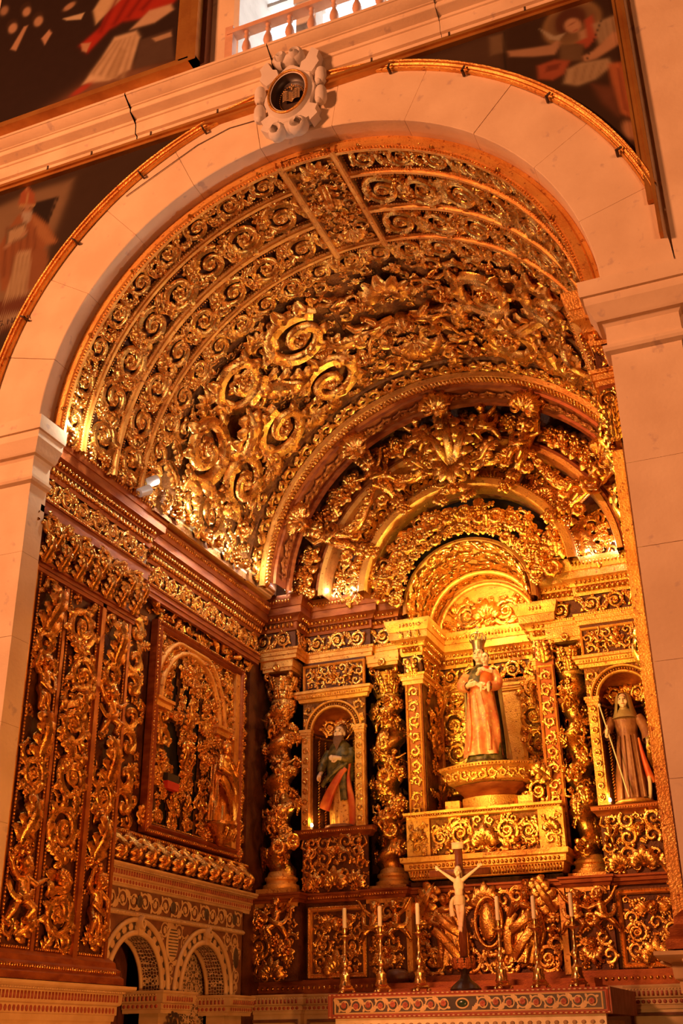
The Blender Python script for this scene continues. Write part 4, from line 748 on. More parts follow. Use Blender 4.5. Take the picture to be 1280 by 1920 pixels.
    # left and right carved borders of the frame
    for ya, yb, sd in ((1.82, Y0 - .03, 61), (Y1 + .05, 4.62, 62)):
        f2 = Fr(fr(sg * (ya + yb) / 2, (Z0 + Z1 - .2) / 2)[0], fr.u, fr.v); w_ = yb - ya
        bg = [(CURL if i % 2 else CURLM, 0, .92 - i * .28, min(.17, w_ * .42), .3 + (i % 2) * 2.2) for i in range(8)] if w_ > .3 else [(BUD, 0, .92 - i * .3, .085, i) for i in range(8)]
        carve(wl, f2, w_, Z1 - Z0 + .2, bg, sd, (.08, .06, .045), tries=80, mirror=False, rest=.05)
    # row of curled gadroon leaves under the frame
    for i in range(11):
        y = 1.95 + i * .245; put(LEAF, wl, fmat(fr, sg * y, 3.10, (.155, .14), PI, .03, .34)); put(BUD, wl, fmat(fr, sg * (y + .12), 3.14, .06, i, .03))
    part('lower_ledge', sweep_plan(MB(), [(0, 3.21), (.08, 3.215), (.1, 3.24), (.07, 3.26), (.06, 3.28), (0, 3.30)], pth([(-2.72, 1.8), (-2.72, 4.62)])), REDWOOD, wl, 30)
    part('ledge_bead', along(MB(), EGG, pth([(-2.72, 1.8), (-2.72, 4.6)]), .1, 3.25, .035, (.013, .013, .014)), GOLD, wl, True, kind='stuff')
    return wl
WL = side(-1, True); WR = side(1, False)
# ------------------------------------------------------------------ framed pierced reliquary screen on the left wall
sc = thing('pierced_screen', 'gilded pierced arched screen in a moulded frame on the left wall', 'screen', (-2.7, 3.4, 3.3))
f0 = Fr((-2.70, 0, 0), (0, 1, 0), (0, 0, 1)); tl, tr, br, bl = [onX(u, v, -2.70) for u, v in ((290, 1165), (450, 1260), (432, 1625), (245, 1555))]
Y0, Y1, Z0, Z1 = 2.47, (tr[1] + br[1]) / 2, 3.30, (tl[2] + tr[2]) / 2; wy, hz = Y1 - Y0, Z1 - Z0
fw = .09; part('outer_frame', moulded_frame(wy - 2 * fw, hz - 2 * fw, fw, f0, (Y0 + Y1) / 2, (Z0 + Z1) / 2, .10), REDWOOD, sc, 30)
part('frame_beads', rect_beads(wy - .03, hz - .03, f0, (Y0 + Y1) / 2, (Z0 + Z1) / 2, .09, .035, .014), GOLD, sc, True, kind='stuff')
part('frame_beads', rect_beads(wy - 2 * fw - .02, hz - 2 * fw - .02, f0, (Y0 + Y1) / 2, (Z0 + Z1) / 2, .06, .03, .010), GOLD, sc, True, kind='stuff')
iy0, iy1, iz0, iz1 = Y0 + fw, Y1 - fw, Z0 + fw, Z1 - fw
SX = lambda u, v: tuple(onX(u, v, -2.68)[1:])
holes = [((327, 1292), .055, .20), ((301, 1287), .055, .11), ((350, 1312), .05, .13), ((372, 1325), .04, .12), ((321, 1388), .115, .16), ((327, 1440), .09, .17), ((368, 1375), .05, .15), ((366, 1435), .05, .16), ((361, 1500), .055, .17), ((280, 1522), .06, .15), ((305, 1530), .06, .14), ((331, 1545), .06, .15), ((356, 1560), .06, .16)]
HL = [(*SX(*c), ry * 1.2, rz * 1.15) for c, ry, rz in holes]
def solid(y, z, k=1.0): return all(((y - a) / (b * k)) ** 2 + ((z - c) / (d * k)) ** 2 > 1 for a, c, b, d in HL)
g = MB(); ny, nz = 60, 84; ys = np.linspace(iy0, iy1, ny); zs = np.linspace(iz0, iz1, nz); V = [(-2.69, y, z) for y in ys for z in zs]
Q = [(i * nz + j, (i + 1) * nz + j, (i + 1) * nz + j + 1, i * nz + j + 1) for i in range(ny - 1) for j in range(nz - 1) if solid((ys[i] + ys[i + 1]) / 2, (zs[j] + zs[j + 1]) / 2)]
part('pierced_plate', g.add(V, Q), GROUND, sc)
part('shade_backing', MB().box(-2.72, -2.713, iy0, iy1, iz0, iz1), DARK, sc)  # flat sheet, the shade of an unlit hollow painted as near-black
yc = (iy0 + iy1) / 2 - .18; zsp = iz0 + 1.22; ra = .62
for r_, wd in ((ra, .035), (ra + .12, .028)):
    t = np.linspace(0, PI, 30); part('screen_arch', MB().tube(np.column_stack([0 * t - 2.66, yc + r_ * np.cos(t), np.minimum(zsp + r_ * np.sin(t), iz1 - .03)]), wd, .05, 6, (1, 0, 0)), GOLDF, sc, True)
for s in (-1, 1): part('screen_impost', MB().box(-2.70, -2.60, yc + s * ra - .12, yc + s * ra + .16, zsp - .09, zsp).box(-2.70, -2.57, yc + s * ra - .14, yc + s * ra + .18, zsp - .03, zsp), GOLDF, sc)
part('screen_post', MB().box(-2.70, -2.62, iy1 - .10, iy1, iz0, iz1), GOLDF, sc)
rng = random.Random(77); ex = [((iy1 - .3) , zsp - .55, .26)]
for P, y, z, r, rt in [(LEAF, *SX(338, 1415), .12, .2), (CURL, *SX(300, 1385), .12, 0), (CURLM, *SX(300, 1345), .1, 1), (LEAF, *SX(345, 1350), .13, .3), (ROS, *SX(262, 1530), .1, 0), (BUD, *SX(340, 1260), .09, 0), (SCB, *SX(285, 1445), .12, 1), (HEAD, *SX(318, 1345), .10, 0)]:
    put(P, sc, fmat(f0, y, z, r, rt, .03)); ex.append((y, z, r * .8))
for a, b, r, P, rot in pack((iy0, iy1, iz0, iz1, lambda y, z: solid(y, z, 1.3)), ex, (.085, .065, .05), [CURL, CURLM, BUD, LEAF, BUD], rng, 260, .7): put(P, sc, fmat(f0, a, b, r, rot, .015, r * 1.3))
J = MB()
for a, b, r, P, rot in pack((iy0, iy1, iz0, iz1, lambda y, z: solid(y, z, 1.2)), ex, (.035, .028), [BUD, CURL], rng, 500, .7): J.merge(P, fmat(f0, a, b, r, rot, .03, r * 1.6))
part('small_foliage', J, GOLD, sc, True, kind='stuff')
y, z = SX(395, 1545); bk = thing('statuette_bracket', 'small gilded bracket under the statuette at the right of the pierced screen', 'bracket', (-2.56, y, z - .24))
part('console', MB().lathe([(.02, -.24), (.06, -.2), (.10, -.12), (.15, -.05), (.17, -.03), (.17, 0), (0, 0)], 12, (-2.56, y, z)), GOLD, bk, 40)
for i in range(3): put(LEAF, bk, fmat(Fr((-2.47, y + (i - 1) * .09, z - .12), (0, 1, 0), (0, 0, 1)), 0, 0, .07, 0, 0))
zt = onX(395, 1375, -2.56)[2]; st = thing('gilded_statuette', 'gilded draped statuette standing at the right of the pierced screen', 'statuette', (-2.56, y, z))
put(FIG, st, fmat(Fr((-2.60, y, (z + zt) / 2), (0, 1, 0), (0, 0, 1)), 0, 0, (zt - z) / 2, 0, 0, (zt - z) / 2 * .8), None, 'body')
y, z = SX(312, 1468); rb = thing('small_book', 'small red and black box seen through the pierced screen', 'box', (-2.62, y, z))
part('cover', MB().box(-2.66, -2.60, y - .11, y + .11, z - .075, z + .0), plain('red_cover', (.55, .03, .015), .5), rb); part('spine', MB().box(-2.66, -2.60, y - .11, y + .11, z + .0, z + .075), plain('black_cover', (.03, .02, .015), .5), rb)
# ------------------------------------------------------------------ inlaid marble screen below: cornice, frieze, two arches
ms = thing('marble_arcade', 'inlaid marble arcade with two round arches below the left wall', 'arcade', (-2.6, 3.2, 0))
xm = -2.56; za = 1.95; AC = [(2.36, .435, .575), (3.60, .435, .575)]; yl, yr = 1.78, 4.40
marble_cornice(ms, [(-2.62, 1.8), (-2.62, 4.62)], 2.76, 2.955, .12)
part('frieze_slab', MB().box(-2.75, xm - .01, yl, yr, 2.57, 2.76), BROWNM, ms)
fm = Fr((xm - .005, 0, 0), (0, 1, 0), (0, 0, 1))
for i in range(14): put(THIN if i % 2 == 0 else THINM, ms, fmat(fm, yl + .12 + i * .183, 2.665, .075, 0 if i % 2 == 0 else PI, 0, .012), MARB)
for y_ in (2.36, 2.95, 3.6, 4.2): part('green_jewel', MB().ell((xm, y_, 2.665), (.012, .05, .055), 10, 7), MDRK, ms, True)
part('string_moulding', sweep_plan(MB(), [(0, 2.53), (.03, 2.535), (.04, 2.56), (.02, 2.575), (0, 2.58)], [(xm - .02, yl), (xm - .02, yr)]), MARB, ms, 30)
part('string_dentil', along(MB(), UBOX, [(xm - .02, yl), (xm - .02, yr)], .035, 2.55, .03, (.015, .02, .018)), MARB, ms, False, kind='stuff')
# spandrel slab with arch holes
g = MB(); N = 24
for (c, ri, ro) in AC:
    t = np.radians(np.linspace(0, 180, N)); a = np.column_stack([0 * t + xm - .015, c + ro * np.cos(t), za + ro * np.sin(t)]); b = a.copy(); b[:, 2] = 2.55; g.grid(np.stack([a, b], 1)[:, ::-1])
g.box(xm - .03, xm - .015, AC[0][0] + .575, AC[1][0] - .575, za, 2.55); g.box(xm - .03, xm - .015, AC[1][0] + .575, yr, za, 2.55)
part('spandrel_slab', g, BROWNM, ms)
for y_, z_, r_, k_ in ((1.86, 2.44, .075, 0), (2.84, 2.46, .07, 1), (3.1, 2.46, .07, 0), (4.08, 2.46, .07, 1), (4.24, 2.46, .08, 0), (2.98, 2.14, .06, 1), (2.96, 2.03, .05, 0), (4.28, 2.13, .075, 1), (4.27, 2.02, .06, 0), (1.83, 2.33, .05, 1), (2.76, 2.37, .05, 0), (3.2, 2.37, .05, 1), (4.02, 2.36, .05, 0), (2.98, 2.54, .03, 0), (4.33, 2.36, .05, 1), (4.21, 2.38, .045, 0)): put(THIN if k_ else THINM, ms, fmat(Fr((xm - .014, y_, z_), (0, 1, 0), (0, 0, 1)), 0, 0, r_, 1.2 * k_ + y_, 0, .012), MARB)
for k, (c, ri, ro) in enumerate(AC):
    t = np.radians(np.linspace(0, 180, 33))
    for r_, w_ in ((ri + .018, .027), (ro - .012, .024)): part('arch_fillet', MB().tube(np.column_stack([0 * t + xm + .0, c + r_ * np.cos(t), za + r_ * np.sin(t)]), w_, .022, 7, (1, 0, 0)), MARB, ms, True)
    part('arch_face', MB().grid(np.stack([np.column_stack([0 * t + xm - .012, c + r_ * np.cos(t), za + r_ * np.sin(t)]) for r_ in (ri + .02, ro - .02)], 1)), MDRK, ms)
    for i in range(15): q = math.radians((i + .5) * 12); put(ROS, ms, fmat(Fr((xm - .012, c + .505 * math.cos(q), za + .505 * math.sin(q)), (0, 1, 0), (0, 0, 1)), 0, 0, .034, q, 0, .01), MARB)
    g = MB().grid(np.stack([np.column_stack([0 * t + x, c + ri * np.cos(t), za + ri * np.sin(t)]) for x in (xm, xm - .2)], 1)); part('arch_soffit', g, MOS, ms, True)
    g = MB().tube(np.column_stack([0 * t + xm - .2, c + (ri - .01) * np.cos(t), za + (ri - .01) * np.sin(t)]), .02, .02, 6, (1, 0, 0)); part('inner_fillet', g, MARB, ms, True)
    s = np.linspace(0, 1, 14); th = PI / 2 + s * 2 * PI * 1.1; r_ = .05 * (1 - .6 * s)
    part('keystone_scroll', MB().tube(np.column_stack([0 * s + xm + .03, c + r_ * np.cos(th) * .8, 2.48 + r_ * np.sin(th)]), .018, .04, 6, (1, 0, 0)).box(xm - .02, xm + .035, c - .035, c + .035, 2.38, 2.46), MARB, ms, 40)
part('inscribed_plaque', MB().ell((xm - .01, 2.98, 2.36), (.012, .115, .16), 20, 9), MARB, ms, True)
pl = thing('plaque_lettering', 'lines of small dark lettering on the oval marble plaque', 'lettering', (xm + .003, 2.98, 2.36), kind='stuff')
g = MB()
for i in range(9):
    w_ = .085 * math.sqrt(max(.05, 1 - ((i - 4) / 5.2) ** 2)); yy = -w_
    rr = random.Random(i)
    while yy < w_: l_ = rr.uniform(.006, .013); g.box(xm + .0005, xm + .003, 2.98 + yy, 2.98 + yy + l_, 2.36 + (4 - i) * .028 - .005, 2.36 + (4 - i) * .028 + .005); yy += l_ + .005
part('letter_strokes', g, MDRK, pl, False, kind='stuff')
part('oval_jewel', MB().ell((xm - .01, 4.27, 2.3), (.014, .06, .10), 12, 7), MDRK, ms, True)
# piers of the arcade
for p0, p1 in ((2.80, 3.16), (4.05, 4.42)): part('pier', MB().box(-2.77, xm - .01, p0, p1, 0, 1.95), MARB, ms)
marble_cornice(ms, [(-2.9, 2.74), (-2.52, 2.74), (-2.52, 3.22), (-2.9, 3.22)], 1.76, 1.945, .07, name='pier_impost')
marble_cornice(ms, [(-2.9, 4.02), (-2.52, 4.02), (-2.52, 4.5)], 1.76, 1.945, .07, name='pier_impost')
for y_ in (2.98,): put(SCB, ms, fmat(Fr((-2.505 , y_, 1.68), (0, 1, 0), (0, 0, 1)), 0, 0, .10, 0, 0, .012), MDRK)
# mosaic back of the right arch, door in the left arch
part('mosaic_back', MB().box(-2.86, -2.83, 3.1, 4.1, 0, 2.5), MOS, ms)
dr = thing('door_1', 'dark red-brown wooden door inside the left marble arch', 'door', (-2.98, 2.36, 0), kind='structure')
part('door_leaf', MB().box(-3.02, -2.96, 1.85, 2.85, 0, 2.5), WOOD, dr)
for y_ in (1.98, 2.42): part('door_panel', MB().box(-2.97, -2.945, y_, y_ + .34, 1.2, 2.2), WOOD, dr)
t = np.radians(np.linspace(0, 180, 25)); part('door_moulding', MB().tube(np.column_stack([0 * t - 2.94, 2.36 + .38 * np.cos(t), 1.95 + .38 * np.sin(t)]), .025, .03, 6, (1, 0, 0)).box(-2.97, -2.92, 2.70, 2.76, 0, 1.95), WOOD, dr, 40)
# marble pedestal under the pilaster, both sides
for sx, nm in ((-1, 'left'), (1, 'right')):
    pd = thing('marble_pedestal', 'inlaid cream marble pedestal under the %s carved pilaster' % nm, 'pedestal', (sx * 2.6, 1.1, 0))
    part('pedestal_body', MB().box(*sorted((sx * (2.45 if sx < 0 else 2.32), sx * 3.1)), .22, 1.86, 0, 1.7), MARB, pd)
    kx = 2.45 if sx < 0 else 2.32; P_ = [(sx * 2.9, .22), (sx * kx, .22), (sx * kx, 1.86), (sx * 2.9, 1.86)]; P_ = P_ if sx < 0 else P_[::-1]
    marble_cornice(pd, P_, 1.68, 1.94, .14)
    for a, b in ((.32, .85), (.95, 1.3), (1.38, 1.8)):
        fq = Fr((sx * kx, 0, 0), (0, -sx, 0), (0, 0, 1)); part('inlaid_panel', moulded_frame(b - a, .5, .03, fq, -sx * (a + b) / 2, 1.34, .015), MRED, pd, 30)
# ================================================================== the altarpiece
XA = -.12                                                               # axis of the altarpiece
wb = thing('wall_back', 'dark wooden backing behind the gilded altarpiece', 'wall', (0, 6.3, 0), kind='structure')
part('backing', MB().box(-3.2, 3.2, 6.2, 6.4, 0, 9.2), BOLE, wb)
def fy(x, y, z): return Fr((x, y, z), (1, 0, 0), (0, 0, 1))             # a frame facing the nave
def hood(par, name, path, prof, m=GOLDF): return part(name, sweep_plan(MB(), prof, path), m, par, 30)
def face(par, name, x0, x1, y, z0, z1, m=BOLE, th=.03): return part(name, MB().box(x0, x1, y, y + th, z0, z1), m, par)
# ------------------------------------------------------------------ entablature with breaks
en = thing('altarpiece_entablature', 'gilded carved entablature breaking forward over the altarpiece columns', 'entablature', (0, 5.2, 5.6))
xl0, xl1 = -1.36, -1.02; xr0, xr1 = .73, 1.12
part('entablature_core', MB().box(-2.74, -2.16, 4.86, 5.6, 5.62, 6.36).box(-2.2, -1.3, 5.14, 5.6, 5.62, 6.36).box(xl0 + .05, xl1 - .04, 5.22, 5.6, 5.62, 6.36).box(xr0 + .04, 2.74, 5.22, 5.6, 5.62, 6.36), BOLE, en)
entablature(en, [(-2.74, 4.80), (-2.17, 4.80), (-2.17, 5.10), (xl0 + .03, 5.10), (xl0 + .03, 5.3)], wood=REDWOOD)
entablature(en, [(xl0 + .02, 5.4), (xl0 + .02, 5.16), (xl1, 5.16), (xl1 + .14, 5.75)])
entablature(en, [(xr0, 5.9), (xr0, 5.16), (xr1 + .02, 5.16), (xr1 + .02, 5.08), (1.98, 5.08), (1.98, 4.80), (2.74, 4.80)], wood=GOLDF)
# ------------------------------------------------------------------ twisted columns
def column(x, y, label, seed):
    c = thing('twisted_column', label, 'column', (x, y, 2.98), 'twisted gilded columns of the altarpiece'); rr = random.Random(seed)
    part('base', MB().box(x - .21, x + .21, y - .21, y + .21, 2.98, 3.03).lathe([(.2, 3.03), (.205, 3.05), (.2, 3.08), (.17, 3.09), (.165, 3.12), (.185, 3.135), (.185, 3.16), (.16, 3.17), (.15, 3.2), (.14, 3.22)], 24, (x, y, 0)), GOLDF, c, 35)
    nz, na = 110, 22; z = np.linspace(3.18, 5.16, nz); a = np.linspace(0, 2 * PI, na, endpoint=False); turns = 5.0; ph = (z - 3.18) / 1.98 * turns * 2 * PI + seed
    env = np.clip((z - 3.18) / .12, .3, 1) * np.clip((5.16 - z) / .12, .3, 1); cx_ = x + .058 * np.cos(ph) * env; cy_ = y + .058 * np.sin(ph) * env; R_ = .15
    G = np.stack([cx_[:, None] + R_ * np.cos(a)[None], cy_[:, None] + R_ * np.sin(a)[None], np.repeat(z[:, None], na, 1)], -1); part('twisted_shaft', MB().grid(G[::1], cv=True), GOLD, c, True)
    for k in range(54):                                                  # vine, grapes and birds in the hollows
        t = (k + .5) / 54; zz = 3.28 + 1.8 * t; p_ = t * turns * 2 * PI + seed; an = -PI / 2 + rr.uniform(-1.7, 1.7); i = int((zz - 3.18) / 1.98 * (nz - 1)); o = np.array([cx_[i], cy_[i], zz]); n_ = np.array([math.cos(an), math.sin(an), 0])
        u = np.array([-n_[1], n_[0], 0.0]); f_ = Fr(o + n_ * (R_ - .005), u, (0, 0, 1)); P = rr.choice([LEAF, BUD, BUD, CURL, FLAME, LEAF, ROS]); r = rr.uniform(.06, .095); put(P, c, fmat(f_, 0, 0, r, rr.uniform(0, 6.28), 0, r * 1.15))
    for k, (zz, an) in enumerate(((3.75, -1.9), (4.35, -1.2), (4.85, -1.9))):
        n_ = np.array([math.cos(an), math.sin(an), 0]); f_ = Fr(np.array([x, y, zz]) + n_ * (R_ + .02), (-n_[1], n_[0], 0), (0, 0, 1)); put((PUT0, PUT1, PUT1M)[k], c, fmat(f_, 0, 0, .13, .3 * (-1) ** k, 0))
    zs = np.linspace(3.22, 5.12, 160); p_ = (zs - 3.18) / 1.98 * turns * 2 * PI + seed + 2.6; part('vine_stem', MB().tube(np.column_stack([np.interp(zs, z, cx_) + .132 * np.cos(p_), np.interp(zs, z, cy_) + .132 * np.sin(p_), zs]), .016, None, 6), GOLD, c, True)
    part('capital_bell', MB().lathe([(.13, 5.13), (.145, 5.14), (.145, 5.165), (.125, 5.18), (.13, 5.3), (.17, 5.4), (.19, 5.42)], 20, (x, y, 0)), GOLDF, c, 40)
    for row, (zc_, k_, r, rad) in enumerate(((5.25, 8, .085, .135), (5.36, 8, .085, .15))):
        for i in range(k_):
            an = (i + .5 * row) * 2 * PI / k_; n_ = np.array([math.cos(an), math.sin(an), 0])
            if n_[1] > .4: continue
            f_ = Fr(np.array([x, y, zc_]) + n_ * rad, (-n_[1], n_[0], 0), (0, 0, 1)); put(LEAF, c, fmat(f_, 0, 0, r, 0, 0, .1))
    for an in (-PI / 4, -3 * PI / 4, PI / 4, 3 * PI / 4):
        q = np.array([x, y, 5.44]) + np.array([math.cos(an), math.sin(an), 0]) * .2; s = np.linspace(0, 1, 14); th = PI / 2 - s * 2 * PI * 1.3; r_ = .05 * (1 - .7 * s); d_ = np.array([math.cos(an), math.sin(an), 0])
        part('volute', MB().tube(q + d_ * (r_ * np.cos(th))[:, None] + np.array([0, 0, 1.]) * (r_ * np.sin(th))[:, None], .016, .03, 6, (-d_[1], d_[0], 0)), GOLD, c, True)
    g = MB(); cs = [(math.cos(t) * (.27 - .06 * abs(math.sin(2 * t)) ** 2 * 0), math.sin(t) * .27) for t in ()]
    part('abacus', MB().box(x - .19, x + .19, y - .19, y + .19, 5.49, 5.53).box(x - .21, x + .21, y - .21, y + .21, 5.53, 5.62), GOLDF, c); put(ROS, c, fmat(fy(x, y - .205, 5.53), 0, 0, .045, 0, 0))
    return c
column(-2.42, 5.02, 'gilded twisted column in the left corner beside the pierced screen', 0.4)
column(-1.20, 5.32, 'gilded twisted column just right of the bearded saint niche', 1.6)
column(.96, 5.32, 'gilded twisted column just left of the veiled saint niche', 2.7)
column(2.24, 5.02, 'gilded twisted column at the far right, mostly behind the stone pier', .9)
# ------------------------------------------------------------------ niche bays
def bay(xc, side_name, lab, lit):
    b = thing('saint_niche', lab, 'niche', (xc, 5.1, 2.98)); hw = .39; y = 5.06; rn = .265; zs, zsp = 3.66, 4.77
    # face with an arched hole
    g = MB(); t = np.radians(np.linspace(0, 180, 21)); A = np.column_stack([xc + rn * np.cos(t), 0 * t + y, zsp + rn * np.sin(t)]); B_ = A.copy(); B_[:, 2] = 5.12; g.grid(np.stack([A, B_], 1))
    g.box(xc - hw, xc - rn, y, y + .03, zs, 5.12).box(xc + rn, xc + hw, y, y + .03, zs, 5.12); part('niche_face', g, GROUND, b)
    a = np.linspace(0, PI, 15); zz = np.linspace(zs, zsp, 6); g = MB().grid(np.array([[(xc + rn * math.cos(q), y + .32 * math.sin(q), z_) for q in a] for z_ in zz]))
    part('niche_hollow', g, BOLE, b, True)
    e = np.linspace(0, PI / 2, 9); part('niche_half_dome', MB().grid(np.array([[(xc + rn * math.cos(q) * math.cos(w_), y + .32 * math.sin(q) * math.cos(w_), zsp + rn * math.sin(w_)) for q in a] for w_ in e])), REDWOOD, b, True)
    for r_, w_ in ((rn + .012, .018), (rn + .075, .016)): part('arch_moulding', MB().tube(np.column_stack([xc + r_ * np.cos(t), 0 * t + y - .02, zsp + r_ * np.sin(t)]), w_, .03, 6, (0, -1, 0)), GOLDF, b, True)
    part('arch_beads', beads(MB(), np.column_stack([xc + (rn + .043) * np.cos(t), 0 * t + y - .02, zsp + (rn + .043) * np.sin(t)]), .028, .011), GOLD, b, True, kind='stuff')
    for s in (-1, 1):
        x_ = xc + s * (hw - .06); part('niche_pilaster', MB().box(x_ - .055, x_ + .055, y - .05, y, zs, 4.7).box(x_ - .035, x_ + .035, y - .062, y - .05, zs + .03, 4.68), GOLDF, b)
        part('pilaster_capital', MB().box(x_ - .06, x_ + .06, y - .06, y, 4.70, 4.73).box(x_ - .07, x_ + .07, y - .075, y, 4.73, 4.76).box(x_ - .08, x_ + .08, y - .085, y, 4.76, 4.79), GOLDF, b)
        for i in range(9): put(ROS, b, fmat(fy(x_, y - .063, zs + .08 + i * .115), 0, 0, .035, 0, 0, .02))
        put(CURL if s > 0 else CURLM, b, fmat(fy(xc + s * .31, y - .005, 5.03), 0, 0, .065, 0 if s > 0 else PI, 0)); put(LEAF, b, fmat(fy(xc + s * .35, y - .005, 4.89), 0, 0, .05, 0, 0))
    for i, an in enumerate((.35, .7, 1.05, PI - .35, PI - .7)):             # twisted colonettes inside the hollow
        zs_ = np.linspace(zs, zsp - .1, 60); X_, Y_ = xc - (rn - .03) * math.cos(an) , y + .3 * math.sin(an); part('colonette', rope(MB(), np.column_stack([0 * zs_ + X_, 0 * zs_ + Y_ - .02, zs_]), (0, -1, 0), .02, .03), GOLD, b, True)
    part('spring_moulding', MB().tube(np.column_stack([xc + (rn - .01) * np.cos(a), y + .30 * np.sin(a), 0 * a + zsp - .05]), .02, .02, 6), GOLD, b, True)
    for s in (-1, 0, 1): put((SCB, PALM, SCBM)[s + 1], b, fmat(Fr((xc + s * .13, y + .24 - .06 * abs(s), zsp + .08 + .06 * (s == 0)), (1, 0.5 * -s, 0), (0, 0, 1)), 0, 0, .09, 0, 0))
    # hood moulding, cherub frieze panel
    hood(b, 'hood_moulding', [(xc - hw - .01, y + .02), (xc - hw - .01, y), (xc + hw + .01, y), (xc + hw + .01, y + .02)], [(0, 5.12), (.03, 5.125), (.04, 5.16), (.06, 5.17), (.07, 5.21), (.09, 5.22), (.09, 5.25), (0, 5.26)], GOLDF)
    part('hood_beads', along(MB(), EGG, [(xc - hw, y), (xc + hw, y)], .06, 5.19, .03, (.012, .014, .018)), GOLD, b, True, kind='stuff')
    f_ = fy(xc, y + .02, 5.42); face(b, 'frieze_ground', xc - hw, xc + hw, y + .02, 5.26, 5.62)
    part('frieze_frame', moulded_frame(2 * hw - .05, .27, .03, f_, 0, 0, .03), GOLDF, b, 30)
    carve(b, f_, 2 * hw - .06, .27, [(BUD, 0, .0, .075, 0), (PUT1, -.2, .0, .105, .6), (PUT1M, .2, 0, .105, -.6)], 3, (.06, .045, .03), tries=60, rest=.035)
    # sill and carved pedestal
    hood(b, 'sill', [(xc - hw - .03, y + .1), (xc - hw - .03, y), (xc + hw + .03, y), (xc + hw + .03, y + .1)], [(-.06, 3.56), (0, 3.565), (.02, 3.60), (.045, 3.615), (.05, 3.65), (.06, 3.66), (-.2, 3.665)], REDWOOD)
    part('niche_floor', MB().box(xc - rn - .02, xc + rn + .02, y - .05, y + .34, 3.62, 3.66), REDWOOD, b)
    part('sill_beads', along(MB(), EGG, [(xc - hw, y), (xc + hw, y)], .05, 3.63, .026, (.009, .011, .011)), GOLD, b, True, kind='stuff')
    face(b, 'pedestal_ground', xc - hw, xc + hw, y, 2.98, 3.57); f_ = fy(xc, y, 3.28)
    carve(b, f_, 2 * hw, .56, [(PALM, 0, -.12, .13, 0), (HEAD, 0, .13, .10, 0), (PALM, 0.27, -.15, .10, -.4), (PALM, -.27, -.15, .1, .4), (PUT0, -.31, .1, .13, 0), (PUT0M, .31, .1, .13, 0)], 4, (.09, .07, .055, .04, .03), tries=90, rest=.04)
    return b
XL, XRR = -1.79, 1.53
bay(XL, 'left', 'gilded arched niche around the bearded saint in the altarpiece', False); bay(XRR, 'right', 'gilded arched niche around the veiled saint in the altarpiece', True)
# ------------------------------------------------------------------ central niche: back panels, low entablature, little barrel vault and lunette
cn = thing('central_niche', 'deep gilded central niche with a small barrel vault behind the crowned statue', 'niche', (XA, 5.8, 3.3)); CX = -.07; HWN = .66; YB = 5.82
face(cn, 'back_panel', CX - HWN, CX + HWN, YB, 3.7, 5.4, GROUND); f_ = fy(CX, YB, 4.7)
part('plain_panel', moulded_frame(.52, 1.1, .05, f_, .05, -.05, .03).box(CX + .05 - .26, CX + .05 + .26, YB - .01, YB, 4.1, 5.2), GOLDF, cn, 30)
for s in (-1, 1):
    sub = Fr((CX + s * .48, YB, 4.7), (1, 0, 0), (0, 0, 1)); bg = [(SCB if (i + (s > 0)) % 2 else SCBM, .02 * (-1) ** i, .5 - i * .33, .165, i * 1.2) for i in range(4)]
    carve(cn, sub, .32, 1.35, bg, 8 + s, (.08, .06, .045), tries=60, mirror=False)
    part('niche_side', MB().box(*sorted((CX + s * HWN, CX + s * (HWN + .04))), 5.2, YB, 3.3, 5.4), GROUND, cn)
    fs = Fr((CX + s * HWN - s * .002, 5.52, 4.5), (0, -s, 0), (0, 0, 1)); carve(cn, fs, .55, 1.7, [(LEAF, 0, .5, .2, 0), (CURL, 0, .1, .18, 1), (LEAF, 0, -.4, .2, 0)], 12, (.08, .06), tries=60, mirror=False)
    # front pilaster strips between the columns and the niche
    x_ = CX + s * (HWN + .11); face(cn, 'pilaster_ground', x_ - .1, x_ + .1, 5.16, 3.3, 5.55, REDWOOD); f2 = fy(x_, 5.16, 4.45)
    part('pilaster_frame', moulded_frame(.13, 1.55, .025, f2, 0, 0, .02), GOLDF, cn, 30); carve(cn, f2, .13, 1.55, [(CURL if i % 2 else CURLM, 0, .68 - i * .17, .065, i) for i in range(9)], 5, (.03,), tries=40, mirror=False, rest=.04)
    put(LEAF, cn, fmat(fy(x_, 5.15, 5.4), 0, 0, .12, 0, 0)); put(CURL, cn, fmat(fy(x_ + .05, 5.14, 5.5), 0, 0, .06, 0, 0)); put(CURLM, cn, fmat(fy(x_ - .05, 5.14, 5.5), 0, 0, .06, PI, 0))
    part('inner_frame', MB().box(*sorted((CX + s * (HWN - .08), CX + s * HWN)), 5.60, 5.66, 3.7, 5.0), REDWOOD, cn)
ZL = -.40
entablature(cn, [(CX - HWN - .21, 5.25), (CX - HWN - .21, 5.15), (CX - HWN, 5.15), (CX - HWN, YB), (CX + HWN, YB), (CX + HWN, 5.2), (CX + HWN + .16, 5.2), (CX + HWN + .16, 5.3)], ZL, wood=GOLDF)
for s in (-1, 1):
    for k in range(3 if s < 0 else 0): put(LEAF, cn, fmat(fy(CX - HWN - .19 + .1 * k, 5.022, 5.785), 0, 0, .045, 0, 0)); put(CURL, cn, fmat(fy(CX - HWN - .16 + .1 * k, 5.0, 5.9), 0, 0, .035, k, 0))
part('lunette', MB().add([(CX, YB - .03, 5.97)] + [(CX + .66 * math.cos(q), YB - .03, 5.97 + .66 * math.sin(q)) for q in np.linspace(0, PI, 25)], None, [(0, i, i + 1) for i in range(1, 25)]), GOLDF, cn)
t = np.radians(np.linspace(0, 180, 25)); f_ = fy(CX, YB - .035, 6.2)
